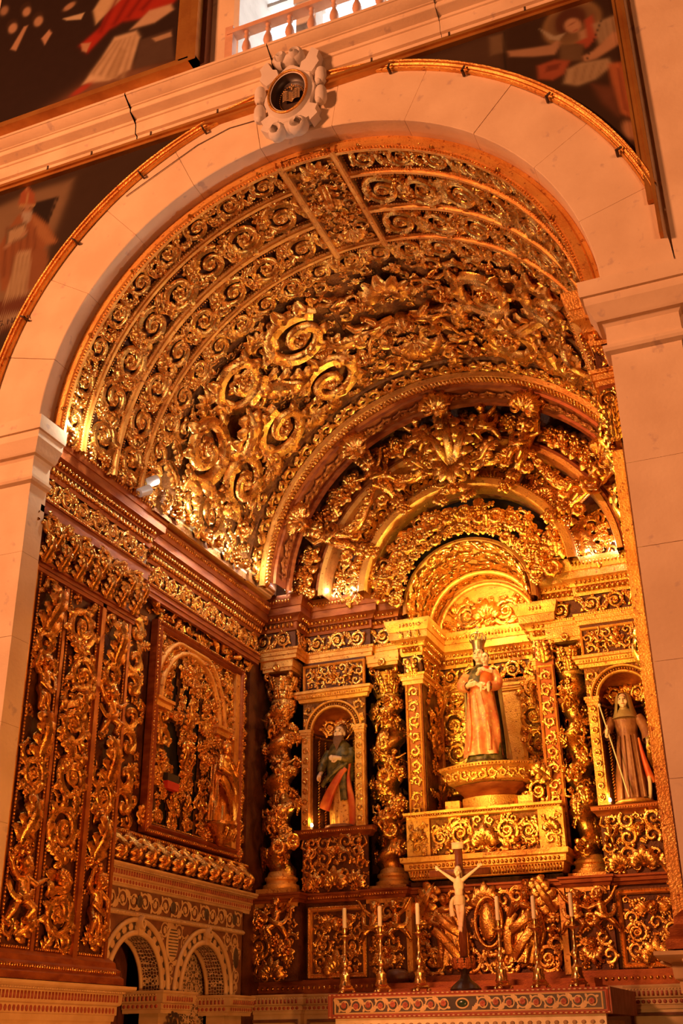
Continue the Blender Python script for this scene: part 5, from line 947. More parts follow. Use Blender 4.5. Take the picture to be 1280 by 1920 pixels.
carve(cn, f_, .9, .42, [(SCB, .24, -.02, .17, .4), (SCBM, -.24, -.02, .17, PI - .4), (PALM, 0, .05, .16, 0), (FLAME, .46, -.12, .1, -.6), (FLAME, -.46, -.12, .1, .6)], 2, (.06, .045), tries=60)
for r_, y_, w_ in ((.60, YB - .04, .03), (.665, 5.55, .03)): part('lunette_moulding', MB().tube(np.column_stack([CX + r_ * np.cos(t), 0 * t + y_, 5.97 + r_ * np.sin(t)]), w_, .04, 6, (0, -1, 0)), GOLDF, cn, True)
def lerp_ring(y): q = (y - 4.9) / (YB - 4.9); return .735 * (1 - q) + .66 * q, 6.06 * (1 - q) + 5.97 * q
ys_ = np.linspace(4.92, YB, 8); part('little_barrel_vault', MB().grid(np.array([[(CX + lerp_ring(y_)[0] * math.cos(q), y_, lerp_ring(y_)[1] + lerp_ring(y_)[0] * math.sin(q)) for q in np.radians(np.linspace(-6, 186, 33))] for y_ in ys_])), GOLDF, cn, True)
rr = random.Random(9)
class Ba:
    def __call__(s, a, b): r, z = lerp_ring(b); return Cy(CX, z, r - .004)(a, b)
for i in range(15):
    a = 4 + i * 12.3
    for j, y_ in enumerate((5.0, 5.22, 5.44, 5.66)): put((CURL, LEAF, CURLM, FLAME, SCB)[(i + 2 * j) % 5], cn, fmat(Ba(), a + 6 * (j % 2), y_, .115, rr.uniform(0, 6), 0, .085))
# shelf, panel and stepped base under the statue
x0, x1 = CX - .82, CX + .80; ys0 = 5.0
face(cn, 'panel_ground', x0, x1, ys0 + .02, 3.27, 3.68, GROUND, .6)
for s in (-1, 1): part('shelf_pilaster', MB().box(CX + s * .72 - .13, CX + s * .72 + .13, ys0 - .02, ys0 + .1, 3.27, 3.68), GOLDF, cn); carve(cn, fy(CX + s * .72, ys0 - .022, 3.47), .2, .36, [(PALM, 0, .05, .08, 0), (CURL, 0, -.1, .07, 0)], 3, (.04,), tries=30, mirror=False, rest=.03)
carve(cn, fy(CX, ys0 + .018, 3.47), 1.14, .38, [(PALM, 0, 0, .14, 0), (SCB, .25, .02, .13, .3), (SCBM, -.25, .02, .13, PI - .3), (SCBM, .48, 0, .1, 1), (SCB, -.48, 0, .1, PI - 1)], 6, (.07, .055, .04, .03), tries=80, rest=.038)
hood(cn, 'shelf', [(x0, ys0 + .3), (x0, ys0), (CX - .1, ys0 - .03), (x1, ys0), (x1, ys0 + .3)], [(-.02, 3.66), (.02, 3.67), (.03, 3.70), (.055, 3.71), (.06, 3.735), (-.4, 3.74)]); part('shelf_beads', along(MB(), EGG, [(x0, ys0), (CX - .1, ys0 - .03), (x1, ys0)], .055, 3.695, .028, (.011, .012, .013)), GOLD, cn, True, kind='stuff')
hood(cn, 'lower_cornice', [(x0, ys0 + .3), (x0, ys0 - .02), (x1, ys0 - .02), (x1, ys0 + .3)], [(-.02, 3.04), (.0, 3.05), (.02, 3.13), (.05, 3.14), (.055, 3.2), (.085, 3.215), (.09, 3.265), (-.05, 3.275)])
part('cornice_flutes', along(MB(), UBOX, [(x0, ys0 - .02), (x1, ys0 - .02)], .012, 3.09, .032, (.02, .03, .07)), GOLD, cn, False, kind='stuff'); part('cornice_eggs', along(MB(), EGG, [(x0, ys0 - .02), (x1, ys0 - .02)], .06, 3.17, .045, (.017, .015, .022)), GOLD, cn, True, kind='stuff')
face(cn, 'back_steps', CX - .7, CX + .7, 5.05, 3.7, 3.74, GOLDF, .8)
# statue pedestal
pdz = thing('statue_pedestal', 'gilded bowed pedestal carrying the crowned statue', 'pedestal', (-.02, 5.1, 3.74)); PXc, PYc = -.01, 5.22
def bow(w, y0, y1, n=15): q = np.linspace(-1, 1, n); return [(PXc - w, PYc + .2)] + [(PXc + w * k, y0 - (y0 - y1) * (1 - k * k)) for k in q] + [(PXc + w, PYc + .2)]
hood(pdz, 'base_plinth', bow(.30, 5.1, 4.98), [(0, 3.735), (0, 3.86), (-.03, 3.87), (-.1, 3.875)])
hood(pdz, 'underside', bow(.34, 5.1, 4.97), [(-.06, 3.87), (-.04, 3.9), (-.01, 3.93), (.02, 3.95), (.04, 3.99)], REDWOOD)
hood(pdz, 'tray', bow(.44, 5.06, 4.9), [(-.1, 3.99), (-.03, 4.0), (.0, 4.02), (.03, 4.1), (.06, 4.14), (.08, 4.15), (.085, 4.185), (-.3, 4.195)])
for i in range(9): q = -1 + (i + .5) * 2 / 9; put(CURL if i % 2 else CURLM, pdz, fmat(Fr((PXc + .46 * q, 5.02 - .14 * (1 - q * q), 4.07), (1, .25 * q, 0), (0, -.25, 1)), 0, 0, .055, i, .0, .06))
part('tray_beads', along(MB(), EGG, bow(.44, 5.06, 4.9)[1:-1], .085, 4.165, .028, (.011, .012, .012)), GOLD, pdz, True, kind='stuff')
for s in (-1, 1): part('side_block', MB().box(PXc + s * .40 - .08, PXc + s * .40 + .08, 5.04, 5.2, 3.74, 3.84), GOLDF, pdz)
put(SCB, pdz, fmat(Fr((PXc + .52, 5.2, 3.9), (1, 0, 0), (0, 0, 1)), 0, 0, .14, 0, 0)); put(LEAF, pdz, fmat(Fr((PXc + .56, 5.12, 4.08), (.6, 0, .8), (-.8, 0, .6)), 0, 0, .14, 0, 0))
# ------------------------------------------------------------------ predella
pr = thing('predella', 'dark gilded predella with cherubs, angels and relief panels behind the altar', 'predella', (XA, 5.0, 1.97))
part('predella_core', MB().box(-2.76, 2.6, 5.1, 5.6, 1.97, 2.98), BOLE, pr)
part('base_board', MB().box(-2.76, 2.5, 4.98, 5.12, 1.97, 2.06).box(-2.76, 2.5, 5.0, 5.12, 2.06, 2.11), REDWOOD, pr); part('base_board_eggs', along(MB(), EGG, [(-2.7, 4.98), (2.4, 4.98)], .0, 2.03, .06, (.02, .012, .02)), GOLD, pr, True, kind='stuff')
hood(pr, 'predella_cornice', [(-2.76, 4.84), (-2.14, 4.84), (-2.14, 5.06), (-1.42, 5.06), (-1.42, 4.98), (-.96, 4.98), (-.96, 5.1), (.72, 5.1), (.72, 4.98), (1.18, 4.98), (1.18, 5.06), (1.98, 5.06), (1.98, 4.84), (2.6, 4.84)], [(-.05, 2.88), (.0, 2.885), (.01, 2.91), (.03, 2.92), (.035, 2.95), (.05, 2.96), (.05, 2.98), (-.4, 2.985)], REDWOOD)
part('cornice_beads', along(MB(), EGG, [(-2.14, 5.06), (-1.42, 5.06), (-1.42, 4.98), (-.96, 4.98)], .035, 2.93, .03, (.012, .012, .014)), GOLD, pr, True, kind='stuff')
for xc in (XL, XRR):                                                    # framed relief panels
    f_ = fy(xc + .02, 5.08, 2.48); face(pr, 'panel_ground', xc - .34, xc + .38, 5.08, 2.12, 2.86); part('panel_frame', moulded_frame(.58, .62, .05, f_, 0, 0, .05), GOLDF, pr, 30); part('panel_beads', rect_beads(.66, .70, f_, 0, 0, .04, .03, .011), GOLD, pr, True, kind='stuff')
    carve(pr, f_, .56, .6, [(HEAD, 0, .17, .13, 0), (PALM, 0, -.19, .15, 0), (SCB, .17, -.04, .1, 0), (SCBM, -.17, -.04, .1, PI), (CURL, .2, -.2, .08, 2), (CURLM, -.2, -.2, .08, 1.14)], 14, (.07, .055, .04, .03), tries=90, rest=.04)
for k, (xc, yf) in enumerate(((-1.19, 5.0), (.95, 5.0), (-2.45, 4.86))):   # column pedestals with cherub supporters
    w_ = .44 if k < 2 else .6; face(pr, 'pedestal_face', xc - w_ / 2, xc + w_ / 2, yf + .02, 2.1, 2.88, BOLE, .3); f_ = fy(xc, yf + .015, 2.5)
    part('pedestal_rail', MB().box(xc - w_ / 2, xc + w_ / 2, yf, yf + .05, 2.84, 2.89), GOLDF, pr)
    bg = [(PUT1, .13, .12, .2, .15), (PUT1M, -.13, .12, .2, -.15), (ROS, 0, .08, .07, 0), (HEAD, 0, -.14, .09, 0), (PALM, 0, -.27, .1, PI)] if k < 2 else [(PUT1, .06, .2, .2, 0), (BUD, -.16, .2, .11, 0), (SCB, -.15, -.05, .13, 0), (BUD, .15, -.1, .11, 2), (PALM, 0, -.25, .13, 0)]
    carve(pr, f_, w_ - .03, .74, bg, 30 + k, (.08, .06, .045, .03), tries=80, mirror=False, rest=.04)
# centre: two seated angels and an oval cartouche
xc = XA; face(pr, 'centre_ground', -.94, .70, 5.12, 2.08, 3.04); f_ = fy(xc, 5.10, 2.56)
carve(pr, f_, 1.5, .9, [(FIG, -.42, 0, .36, .1), (FIG2, .42, 0, .36, -.1), (PALM, 0, .33, .15, 0), (LEAF, -.62, .28, .2, -.5), (LEAF, .62, .28, .2, .5), (SCB, .2, -.33, .13, 0), (SCBM, -.2, -.33, .13, PI), (SCB, .6, -.32, .13, 1), (SCBM, -.6, -.32, .13, 2), (CURL, .2, .26, .1, .5), (CURLM, -.2, .26, .1, 2.6), (HEAD, .45, .38, .11, .2)], 40, (.09, .07, .055, .04), tries=90, rest=.045)
part('oval_cartouche', MB().ell((xc + .03, 5.03, 2.6), (.10, .05, .19), 16, 10), GOLD, pr, True, label='smooth gilded oval boss'); k_ = np.linspace(0, 2 * PI, 40)[:-1]
part('cartouche_rim', MB().tube(np.column_stack([xc + .03 + .14 * np.cos(k_), 0 * k_ + 5.03, 2.6 + .24 * np.sin(k_)]), .022, None, 6, (0, -1, 0), close=True), GOLD, pr, True)
for x_ in (-.93, .69): part('centre_strip', MB().box(x_ - .03, x_ + .03, 4.98, 5.12, 2.08, 2.88), GOLDF, pr)
# ------------------------------------------------------------------ marble base of the altarpiece
mbz = thing('marble_dado', 'inlaid marble dado under the gilded altarpiece', 'dado', (0, 4.9, 0))
part('base_body', MB().box(-2.76, 2.6, 4.98, 5.6, 0, 1.97), MARB, mbz)
marble_cornice(mbz, [(-2.76, 4.88), (-2.12, 4.88), (-2.12, 4.98), (-1.4, 4.98)], 1.78, 1.968, .06); marble_cornice(mbz, [(1.2, 4.98), (2.6, 4.98)], 1.76, 1.968, .06)
for x_, w_ in ((-2.42, .5), (-1.74, .62), (1.62, .7)): part('inlaid_frame', moulded_frame(w_, .5, .03, fy(x_, 4.97 if x_ > -2.2 else 4.87, 1.45), 0, 0, .012), BROWNM, mbz, 30)
part('dado_step', MB().box(-2.76, -2.12, 4.88, 4.98, 0, 1.9), MARB, mbz)
# ------------------------------------------------------------------ arched crown above the cornice
cw = thing('arched_pediment', 'arched gilded pediment of the altarpiece with garlands, cherubs and radial ribs', 'pediment', (XA, 4.8, 6.37)); KX, KZ = -.04, 6.22
part('crown_ground', MB().grid(ringsweep([(1.18, 4.98), (1.9, 4.98), (2.35, 4.75), (2.42, 4.6)], 2, 178, 50, KX, KZ)), BOLE, cw, True)
part('shade_channel', MB().grid(ringsweep([(.72, 5.12), (1.2, 5.12), (1.2, 4.9)], 4, 176, 40, KX, KZ)), DARK, cw)  # ring coloured near-black in place of the shade in the gap
part('fret_band', MB().grid(ringsweep([(2.30, 4.08), (2.19, 4.10), (2.17, 4.14), (2.17, 4.16), (2.14, 4.17), (2.12, 4.40), (2.14, 4.42), (2.09, 4.43), (2.07, 4.47), (2.12, 4.5), (2.2, 4.6)], 2, 178, 60, 0, 6.25)), REDWOOD, cw, 30)
class Cf:
    def __call__(s, a, b):
        P, u, v, n = Cy(0, 6.25, 2.125)(a, b); return P, u, v, n
for i in range(58): a = 4 + i * 2.97; put(CURL if i % 2 else CURLM, cw, fmat(Cf(), a, 4.29, .075, (0 if i % 2 else PI), 0, .07), STILE)
part('outer_ring', MB().grid(ringsweep([(2.08, 4.86), (2.08, 4.76), (2.0, 4.74), (1.90, 4.75), (1.88, 4.78), (1.84, 4.72), (1.76, 4.72), (1.75, 4.78), (1.73, 4.98)], 3, 177, 60, KX, KZ)), REDWOOD, cw, 30)
part('panel_ring', MB().grid(ringsweep([(1.80, 4.80), (1.80, 4.70), (1.74, 4.70), (1.73, 4.72), (1.73, 4.98)], 3, 177, 60, KX, KZ)), GOLDF, cw, 30)
part('inner_ring', MB().grid(ringsweep([(1.30, 4.98), (1.30, 4.72), (1.28, 4.70), (1.20, 4.68), (1.19, 4.70), (1.19, 5.1)], 3, 177, 60, KX, KZ)), GOLDF, cw, 30)
part('inner_ring_beads', beads(MB(), [(KX + 1.315 * math.cos(q), 4.74, KZ + 1.315 * math.sin(q)) for q in np.radians(np.linspace(4, 176, 60))], .035, .013), GOLD, cw, True, kind='stuff')
part('little_arch', MB().grid(ringsweep([(.80, 5.12), (.80, 4.98), (.79, 4.95), (.75, 4.93), (.735, 4.94), (.735, 5.1)], -4, 184, 50, CX, 6.06)), GOLDF, cw, 30)
def pol(r, a, y): t = math.radians(a); c, s = math.cos(t), math.sin(t); return Fr((KX + r * c, y, KZ + r * s), (s, 0, -c), (c, 0, s))   # v points outwards, faces the nave
rr = random.Random(21)
RIBS = [154, 123, 92, 61, 29]; edges = [177] + RIBS + [3]
for i in range(len(edges) - 1):                                         # between the ribs: fruit garland, fan panel, swag, flowers
    a1, a0 = edges[i] - (5 if i else 0), edges[i + 1] + (5 if i < 5 else 0); n = max(2, int((a1 - a0) / 5.2))
    for k in range(n):
        a = a0 + (a1 - a0) * (k + .5) / n; put(BUD, cw, fmat(pol(1.99 + rr.uniform(-.02, .02), a, 4.70), 0, 0, .14, rr.uniform(0, 6), 0, .17)); put(LEAF, cw, fmat(pol(1.99 + rr.uniform(-.08, .08), a + 2, 4.68), 0, 0, .10, rr.uniform(-1.5, 1.5), 0, .13))
    am = (a0 + a1) / 2; wd = math.radians(a1 - a0) * 1.52
    for P, da, r_, rad in ((SCB, -.26, 1.52, .15), (SCBM, .26, 1.52, .15), (PALM, 0, 1.45, .15), (CURL, -.36, 1.64, .09), (CURLM, .36, 1.64, .09), (CURL, .4, 1.38, .08), (CURLM, -.4, 1.38, .08), (HEAD, 0, 1.62, .10), (LEAF, .14, 1.64, .09), (LEAF, -.14, 1.64, .09)):
        put(P, cw, fmat(pol(r_, am - da * (a1 - a0), 4.975), 0, 0, rad, 0, 0))
    for s_ in (-1, 1): a = am + s_ * (a1 - a0) * .5; q0, q1 = pol(1.33, a, 4.97).o, pol(1.74, a, 4.97).o; part('panel_bar', beads(MB().tube(np.array([q0, (q0 + q1) / 2, q1]), .016, .03, 6, (0, -1, 0)), [q0 + np.array([0, -.02, 0]), q1 + np.array([0, -.02, 0])], .035, .014), GOLD, cw, True)
    if 0 < i < 5:                                                       # hanging swags
        A, B_ = pol(1.72, edges[i] - 2, 4.62).o, pol(1.72, edges[i + 1] + 2, 4.62).o; t = np.linspace(0, 1, 11); P_ = A[None] * (1 - t[:, None]) + B_[None] * t[:, None]; P_[:, 2] -= .22 * np.sin(PI * t)
        part('swag', MB().tube(P_, .02 + .055 * np.sin(PI * t), None, 8, (0, -1, 0)), GOLD, cw, True)
        for k in range(1, 10): put(BUD if k % 2 else ROS, cw, fmat(fy(P_[k, 0], P_[k, 1] - .05, P_[k, 2]), 0, 0, .055, k, 0, .05))
def pol2(r, a, y): t = math.radians(a); c, s = math.cos(t), math.sin(t); return Fr((CX + r * c, y, 6.10 + r * s), (s, 0, -c), (c, 0, s))
for k in range(30):                                                     # inner flower garland around the little arch
    a = 6 + 168 * (k + .5) / 30; f_ = pol2(1.0 + rr.uniform(-.04, .04), a, 4.88)
    put((ROS, BUD, ROS, LEAF)[k % 4], cw, fmat(f_, 0, 0, rr.uniform(.095, .12), rr.uniform(0, 6), 0, .13)); put((LEAF, CURL, FLAME)[k % 3], cw, fmat(pol2(1.0 + rr.choice((-.12, .12)), a + 2.5, 4.88), 0, 0, .09, rr.uniform(0, 6), 0, .1))
for k in range(34):
    a = 1 + 178 * (k + .5) / 34; put((LEAF, ROS, CURL, BUD)[k % 4], cw, fmat(pol2(.83 + rr.uniform(-.015, .02), a, 4.89), 0, 0, .075, rr.uniform(0, 6), 0, .08))
for a in RIBS:                                                          # radial ribs: console, cherub, pendant
    f = lambda r, y: pol(r, a, y); top = a == 92
    part('rib_console', MB().tube(np.array([f(r, y).o for r, y in ((2.2, 4.16), (2.16, 4.3), (2.05, 4.5), (1.9, 4.6), (1.7, 4.64), (1.5, 4.74), (1.3, 4.82))]), [.10, .12, .11, .10, .09, .08, .07], [.05, .06, .06, .05, .05, .05, .04], 8, (0, -1, 0)), GOLD, cw, True)
    put(PALM, cw, fmat(f(2.12, 4.22), 0, 0, .17, 0, 0, .2)); put(CURL, cw, fmat(f(2.1, 4.24), .12, 0, .09, 0, 0, .13)); put(CURLM, cw, fmat(f(2.1, 4.24), -.12, 0, .09, PI, 0, .13)); put(LEAF, cw, fmat(f(1.95, 4.5), 0, 0, .16, PI, 0, .2))
    put((PUT0, PUT1, PUT1M, PUT0M)[RIBS.index(a) % 4], cw, fmat(f(1.72, 4.58), 0, 0, .24 if not top else .2, 0 if a > 92 else 0, 0, .24)); put(LEAF, cw, fmat(f(1.38, 4.76), 0, 0, .13, PI, 0, .15)); put(BUD, cw, fmat(f(1.2, 4.66), 0, 0, .09, 0, 0)); put(ROS, cw, fmat(f(1.5, 4.68), .14, 0, .08, 0, 0)); put(ROS, cw, fmat(f(1.5, 4.68), -.14, 0, .08, 0, 0))
# great central cartouche
for P, dx, dz, r, rot in ((LEAF, 0, .1, .30, 0), (LEAF, .13, .02, .26, -.45), (LEAF, -.13, .02, .26, .45), (SCB, .26, -.12, .17, 0), (SCBM, -.26, -.12, .17, PI), (PALM, 0, -.32, .2, PI), (LEAF, .28, .2, .2, -.6), (LEAF, -.28, .2, .2, .6), (PUT1, .42, .24, .25, .1), (PUT1M, -.42, .24, .25, -.1), (CURL, .14, -.36, .12, 0), (CURLM, -.14, -.36, .12, PI), (HEAD, 0, -.52, .13, 0), (LEAF, .44, -.08, .16, -.9), (LEAF, -.44, -.08, .16, .9), (BUD, 0, .36, .13, 0), (LEAF, .16, -.62, .11, 2.4), (LEAF, -.16, -.62, .11, -2.4)):
    put(P, cw, fmat(fy(KX + dx, 4.56, KZ + 1.58 + dz), 0, 0, r, rot, 0, r * 1.1))
for s, xx in ((-1, -1.28), (1, 1.10), (-1, -2.28)):                          # lumps of fruit at the garland feet
    for k in range(3): put(BUD, cw, fmat(fy(xx + .05 * (-1) ** k, 4.86 - .04 * k, 6.47 + .14 * k), 0, 0, .13, k, 0, .15)); put(LEAF, cw, fmat(fy(xx - s * .08, 4.84, 6.5 + .16 * k), 0, 0, .12, .4 * k, 0, .12))
# ================================================================== statues
def drape(rows, k=14, amp=.018, seed=0, n=44, a0=0.0, a1=2 * PI, tw=1.0, closed=True):
    """robe as rings: rows = (z, half width, half depth, x, y, fold)"""
    R_ = np.array(rows, float); zz = np.linspace(R_[0, 0], R_[-1, 0], 30); c = [np.interp(zz, R_[:, 0], R_[:, i]) for i in range(1, 6)]; a = np.linspace(a0, a1, n, endpoint=not closed); G = []
    for i, z in enumerate(zz):
        f = 1 + c[4][i] * (np.sin(k * a + tw * 3 * z + seed) * .6 + np.sin((k * .6) * a - tw * 5 * z + 2 * seed) * .5)
        G.append(np.column_stack([c[2][i] + c[0][i] * f * np.cos(a), c[3][i] + c[1][i] * f * np.sin(a), 0 * a + z]))
    return MB().grid(np.array(G), cv=closed)
def hand(mb, w_, d, n_, s=1.0):
    w_ = np.asarray(w_, float); d = nrm(d); n_ = nrm(n_); l = np.cross(n_, d); mb.ell(w_ + d * .035 * s, .026 * s, 8, 6); limb(mb, [w_, w_ + d * .05 * s], [.02 * s, .026 * s], 7)
    for j in range(4):
        b = w_ + d * .055 * s + l * (.012 * (j - 1.5) * s); q = (.045, .052, .05, .04)[j] * s; limb(mb, [b, b + d * q * .6 + l * .003 * (j - 1.5), b + d * q - n_ * .010 * s], [.0085 * s, .0078 * s, .006 * s], 6)
    b = w_ + d * .02 * s + l * .024 * s; limb(mb, [b, b + (d * .6 + l * .6) * .035 * s, b + (d * .9 + l * .35) * .055 * s], [.010 * s, .009 * s, .007 * s], 6)
def head(mb, c, s=1.0, tilt=0.0):
    c = np.asarray(c, float); mb.ell(c, np.array([.063, .076, .088]) * s, 14, 11); mb.ell(c + np.array([0, -.03, -.045]) * s, np.array([.045, .05, .05]) * s, 10, 8); mb.ell(c + np.array([0, -.078, -.012]) * s, np.array([.011, .018, .026]) * s, 8, 6)
    mb.ell(c + np.array([0, -.072, .028]) * s, np.array([.04, .014, .014]) * s, 8, 6); mb.ell(c + np.array([0, -.073, -.052]) * s, np.array([.02, .012, .01]) * s, 8, 6); mb.ell(c + np.array([0, -.062, -.08]) * s, np.array([.02, .018, .016]) * s, 8, 6)
    for k in (-1, 1): mb.ell(c + np.array([k * .034, -.055, -.025]) * s, np.array([.024, .02, .026]) * s, 8, 6); mb.ell(c + np.array([k * .064, .005, -.01]) * s, np.array([.01, .02, .028]) * s, 7, 6)
def eyes(par, c, s, m):
    g = MB()
    for k in (-1, 1): part('eye', MB().ell(np.asarray(c) + np.array([k * .026, -.073, .008]) * s, np.array([.011, .006, .006]) * s, 8, 6), m, par, True)
    for k in (-1, 1): part('eyebrow', MB().tube(np.asarray(c) + np.array([[k * .012, -.078, .026], [k * .028, -.079, .031], [k * .043, -.068, .025]]) * s, .0035 * s, None, 5), m, par, True)
    part('mouth', MB().ell(np.asarray(c) + np.array([0, -.083, -.05]) * s, np.array([.018, .005, .006]) * s, 8, 6), LIPS, par, True)
LIPS = plain('painted_lips', (.55, .16, .10), .5); IRIS = plain('painted_eyes', (.05, .025, .015), .3)
def wpart(par, name, mb, m, o, sm_=True, label=None):                      # local metres -> world
    V, Q, T = mb.arr(); mb.V = [V + np.asarray(o, float)]; return part(name, mb, m, par, sm_, label)
def flesh(par, mb, o, vox=.006, m=None, name='body'):
    me = remesh(mb, name, vox, 2, m or SKIN); V = np.empty(len(me.vertices) * 3); me.vertices.foreach_get('co', V); sh = np.array(o) - np.array(W[par].translation); me.vertices.foreach_set('co', (V.reshape(-1, 3) + sh).ravel()); me.update(); return link(name, me, par)
MANTLE = mat('salmon_brocade', (.80, .20, .09), (.84, .36, .15), .34, .45, .25, 16.0, .15, 60, spots=((.90, .55, .18), 30.0, .58))
GREENG = mat('dark_green_gold', (.05, .045, .018), (.22, .15, .04), .4, .5, .3, 22.0, .1, 60)
CREAM = mat('cream_cloth', (.80, .66, .45), (.70, .54, .34), .55, .65, 0, 12)
BROWNH = mat('brown_habit', (.24, .085, .035), (.34, .14, .06), .4, .55, .15, 14.0, .15, 50)
REDCL = mat('red_cloth', (.60, .07, .02), (.78, .20, .04), .4, .5, .2, 9.0)
HAIRB = mat('brown_hair', (.14, .055, .022), (.20, .09, .035), .5, .6, 0, 40)
# ------------------------------------------------------------------ crowned mother and child
VO = np.array([-.03, 5.13, 4.195]); vg = thing('crowned_statue', 'statue of a crowned woman in a salmon red mantle holding a child', 'statue', VO)
wpart(vg, 'rock_base', MB().lathe([(.0, 0), (.2, 0), (.21, .02), (.19, .045), (.0, .05)], 20), GREENG, VO)
wpart(vg, 'gown', drape([(.03, .215, .15, .01, 0, .10), (.12, .20, .14, .01, 0, .10), (.45, .185, .13, .01, 0, .06), (.8, .135, .10, 0, 0, .03), (1.0, .165, .105, 0, 0, .02), (1.10, .10, .07, 0, 0, 0), (1.14, .05, .05, 0, 0, 0)], 13, 0, 1), GREENG, VO, label='dark green gown with gold')
g = drape([(.10, .215, .165, -.01, -.01, .10), (.22, .20, .165, -.005, -.015, .09), (.5, .19, .15, 0, -.015, .06), (.78, .16, .13, .0, -.01, .04), (.90, .15, .12, 0, -.01, .02)], 9, 0, 2.2, 40, PI + .15, 2 * PI - .1, 2.0, False); wpart(vg, 'mantle_front', g, MANTLE, VO, label='salmon red brocade mantle with gold')
for q in ((-.16, -.10, -.02, .80), (-.03, .02, .01, .86), (.08, -.02, .03, .84)):
    z = np.linspace(.14, q[3], 12); wpart(vg, 'mantle_fold', MB().tube(np.column_stack([q[0] * (1 - (z - .14) * .6) + .03 * np.sin(z * 5), -.155 + .03 * z - .004 * np.cos(z * 9), z]), np.linspace(.022, .008, 12), np.linspace(.03, .012, 12), 7, (0, -1, 0)), MANTLE, VO)
wpart(vg, 'sleeve', MB().tube(bez((-.14, .0, 1.02), (-.27, -.05, .86), (-.10, -.17, .86), 9), np.linspace(.075, .055, 9), None, 10), MANTLE, VO); wpart(vg, 'sleeve', MB().tube(bez((.14, .0, 1.02), (.26, -.04, .85), (.14, -.17, .84), 9), np.linspace(.075, .055, 9), None, 10), MANTLE, VO)
g = drape([(.06, .24, .13, .03, .05, .06), (.5, .225, .13, .02, .04, .05), (.85, .215, .12, .01, .03, .03), (1.05, .18, .1, 0, .02, .02), (1.12, .10, .07, 0, .02, 0)], 12, 0, .5, 34, -.55, PI + .55, 1.0, False); wpart(vg, 'cloak', g, mat('olive_gold_cloak', (.45, .33, .13), (.60, .46, .22), .45, .55, .3, 10), VO, label='olive gold cloak behind the shoulders')
b = MB(); hc = np.array([0, -.015, 1.255]); head(b, hc, 1.0); limb(b, [(0, 0, 1.08), (0, -.005, 1.18)], [.05, .042], 10); b.ell((0, 0, 1.09), (.09, .055, .05), 10, 8)
limb(b, [(-.15, -.12, .85), (-.11, -.16, .87)], [.03, .026]); hand(b, (-.12, -.17, .87), (1, -.25, .15), (0, -1, .2), 1.25); limb(b, [(.17, -.12, .84), (.13, -.17, .85)], [.03, .026]); hand(b, (.14, -.18, .85), (-1, -.2, .1), (0, -1, .2), 1.25)
limb(b, [(0, 0, 1.08), (-.13, 0, 1.02), (-.19, -.05, .88), (-.13, -.14, .86)], [.04, .04, .032, .026]); limb(b, [(0, 0, 1.08), (.13, 0, 1.02), (.19, -.05, .87), (.15, -.14, .845)], [.04, .04, .032, .026]); flesh(vg, b, VO); eyes(vg, VO + hc, 1.0, IRIS)
wpart(vg, 'hair', drape([(1.08, .085, .05, 0, .045, .05), (1.16, .08, .055, 0, .04, .05), (1.27, .078, .07, 0, .022, .02), (1.34, .05, .055, 0, .015, 0), (1.352, .01, .01, 0, .01, 0)], 12, 0, 0, 30, -.35, PI + .35, 1, False), HAIRB, VO)
g = MB().lathe([(.062, 1.315), (.066, 1.33), (.064, 1.35), (.075, 1.40), (.088, 1.43), (.084, 1.43), (.07, 1.395), (.06, 1.35)], 24, (0, 0, 0))
for i in range(8): t = i * PI / 4; g.merge(LEAF, fmat(Fr((.083 * math.cos(t), .083 * math.sin(t), 1.445), (-math.sin(t), math.cos(t), 0), (0, 0, 1)), 0, 0, .028))
cr_ = wpart(vg, 'crown', g, SILVER, VO, 40)
for i in range(4): t = i * PI / 2 + .4; wpart(cr_, 'crown_arch', MB().tube(bez((.083 * math.cos(t), .083 * math.sin(t), 1.44), (.10 * math.cos(t), .10 * math.sin(t), 1.53), (0, 0, 1.53), 8), .007, None, 6, (math.sin(t), -math.cos(t), .01)), SILVER, VO)
wpart(cr_, 'crown_orb', MB().ell((0, 0, 1.545), .018, 10, 7).box(-.005, .005, -.005, .005, 1.56, 1.62).box(-.02, .02, -.005, .005, 1.588, 1.598), SILVER, VO, 40)
# the child
co_ = VO + np.array([.10, -.12, .96]); b = MB(); hc2 = np.array([.0, -.01, .21]); head(b, hc2, .72); limb(b, [(0, 0, .12), (0, 0, .16)], [.032, .03]); limb(b, [(-.05, -.01, .08), (-.085, -.06, .03), (-.06, -.1, .04)], [.026, .022, .016]); hand(b, (-.06, -.1, .04), (.5, -.5, .6), (0, -1, 0), .6)
limb(b, [(.05, -.01, .08), (.075, -.06, .04), (.03, -.10, .05)], [.026, .022, .016]); hand(b, (.03, -.10, .05), (-.6, -.4, .4), (0, -1, 0), .6); limb(b, [(-.02, -.03, -.06), (-.04, -.09, -.11), (-.05, -.08, -.17)], [.03, .024, .016]); limb(b, [(.03, -.03, -.06), (.04, -.09, -.12), (.035, -.08, -.18)], [.03, .024, .016]); b.ell((0, 0, .05), (.055, .045, .09), 10, 8)
flesh(vg, b, co_, .005, None, 'child_body'); eyes(vg, co_ + hc2, .72, IRIS)
wpart(vg, 'child_tunic', drape([(-.13, .085, .07, 0, -.03, .08), (-.04, .07, .065, 0, -.02, .05), (.06, .062, .05, 0, 0, .02), (.12, .04, .035, 0, 0, 0)], 9, 0, 0, 26), REDCL, co_); wpart(vg, 'child_hair', MB().ell((0, .012, .235), (.05, .055, .056), 12, 8), HAIRB, co_)
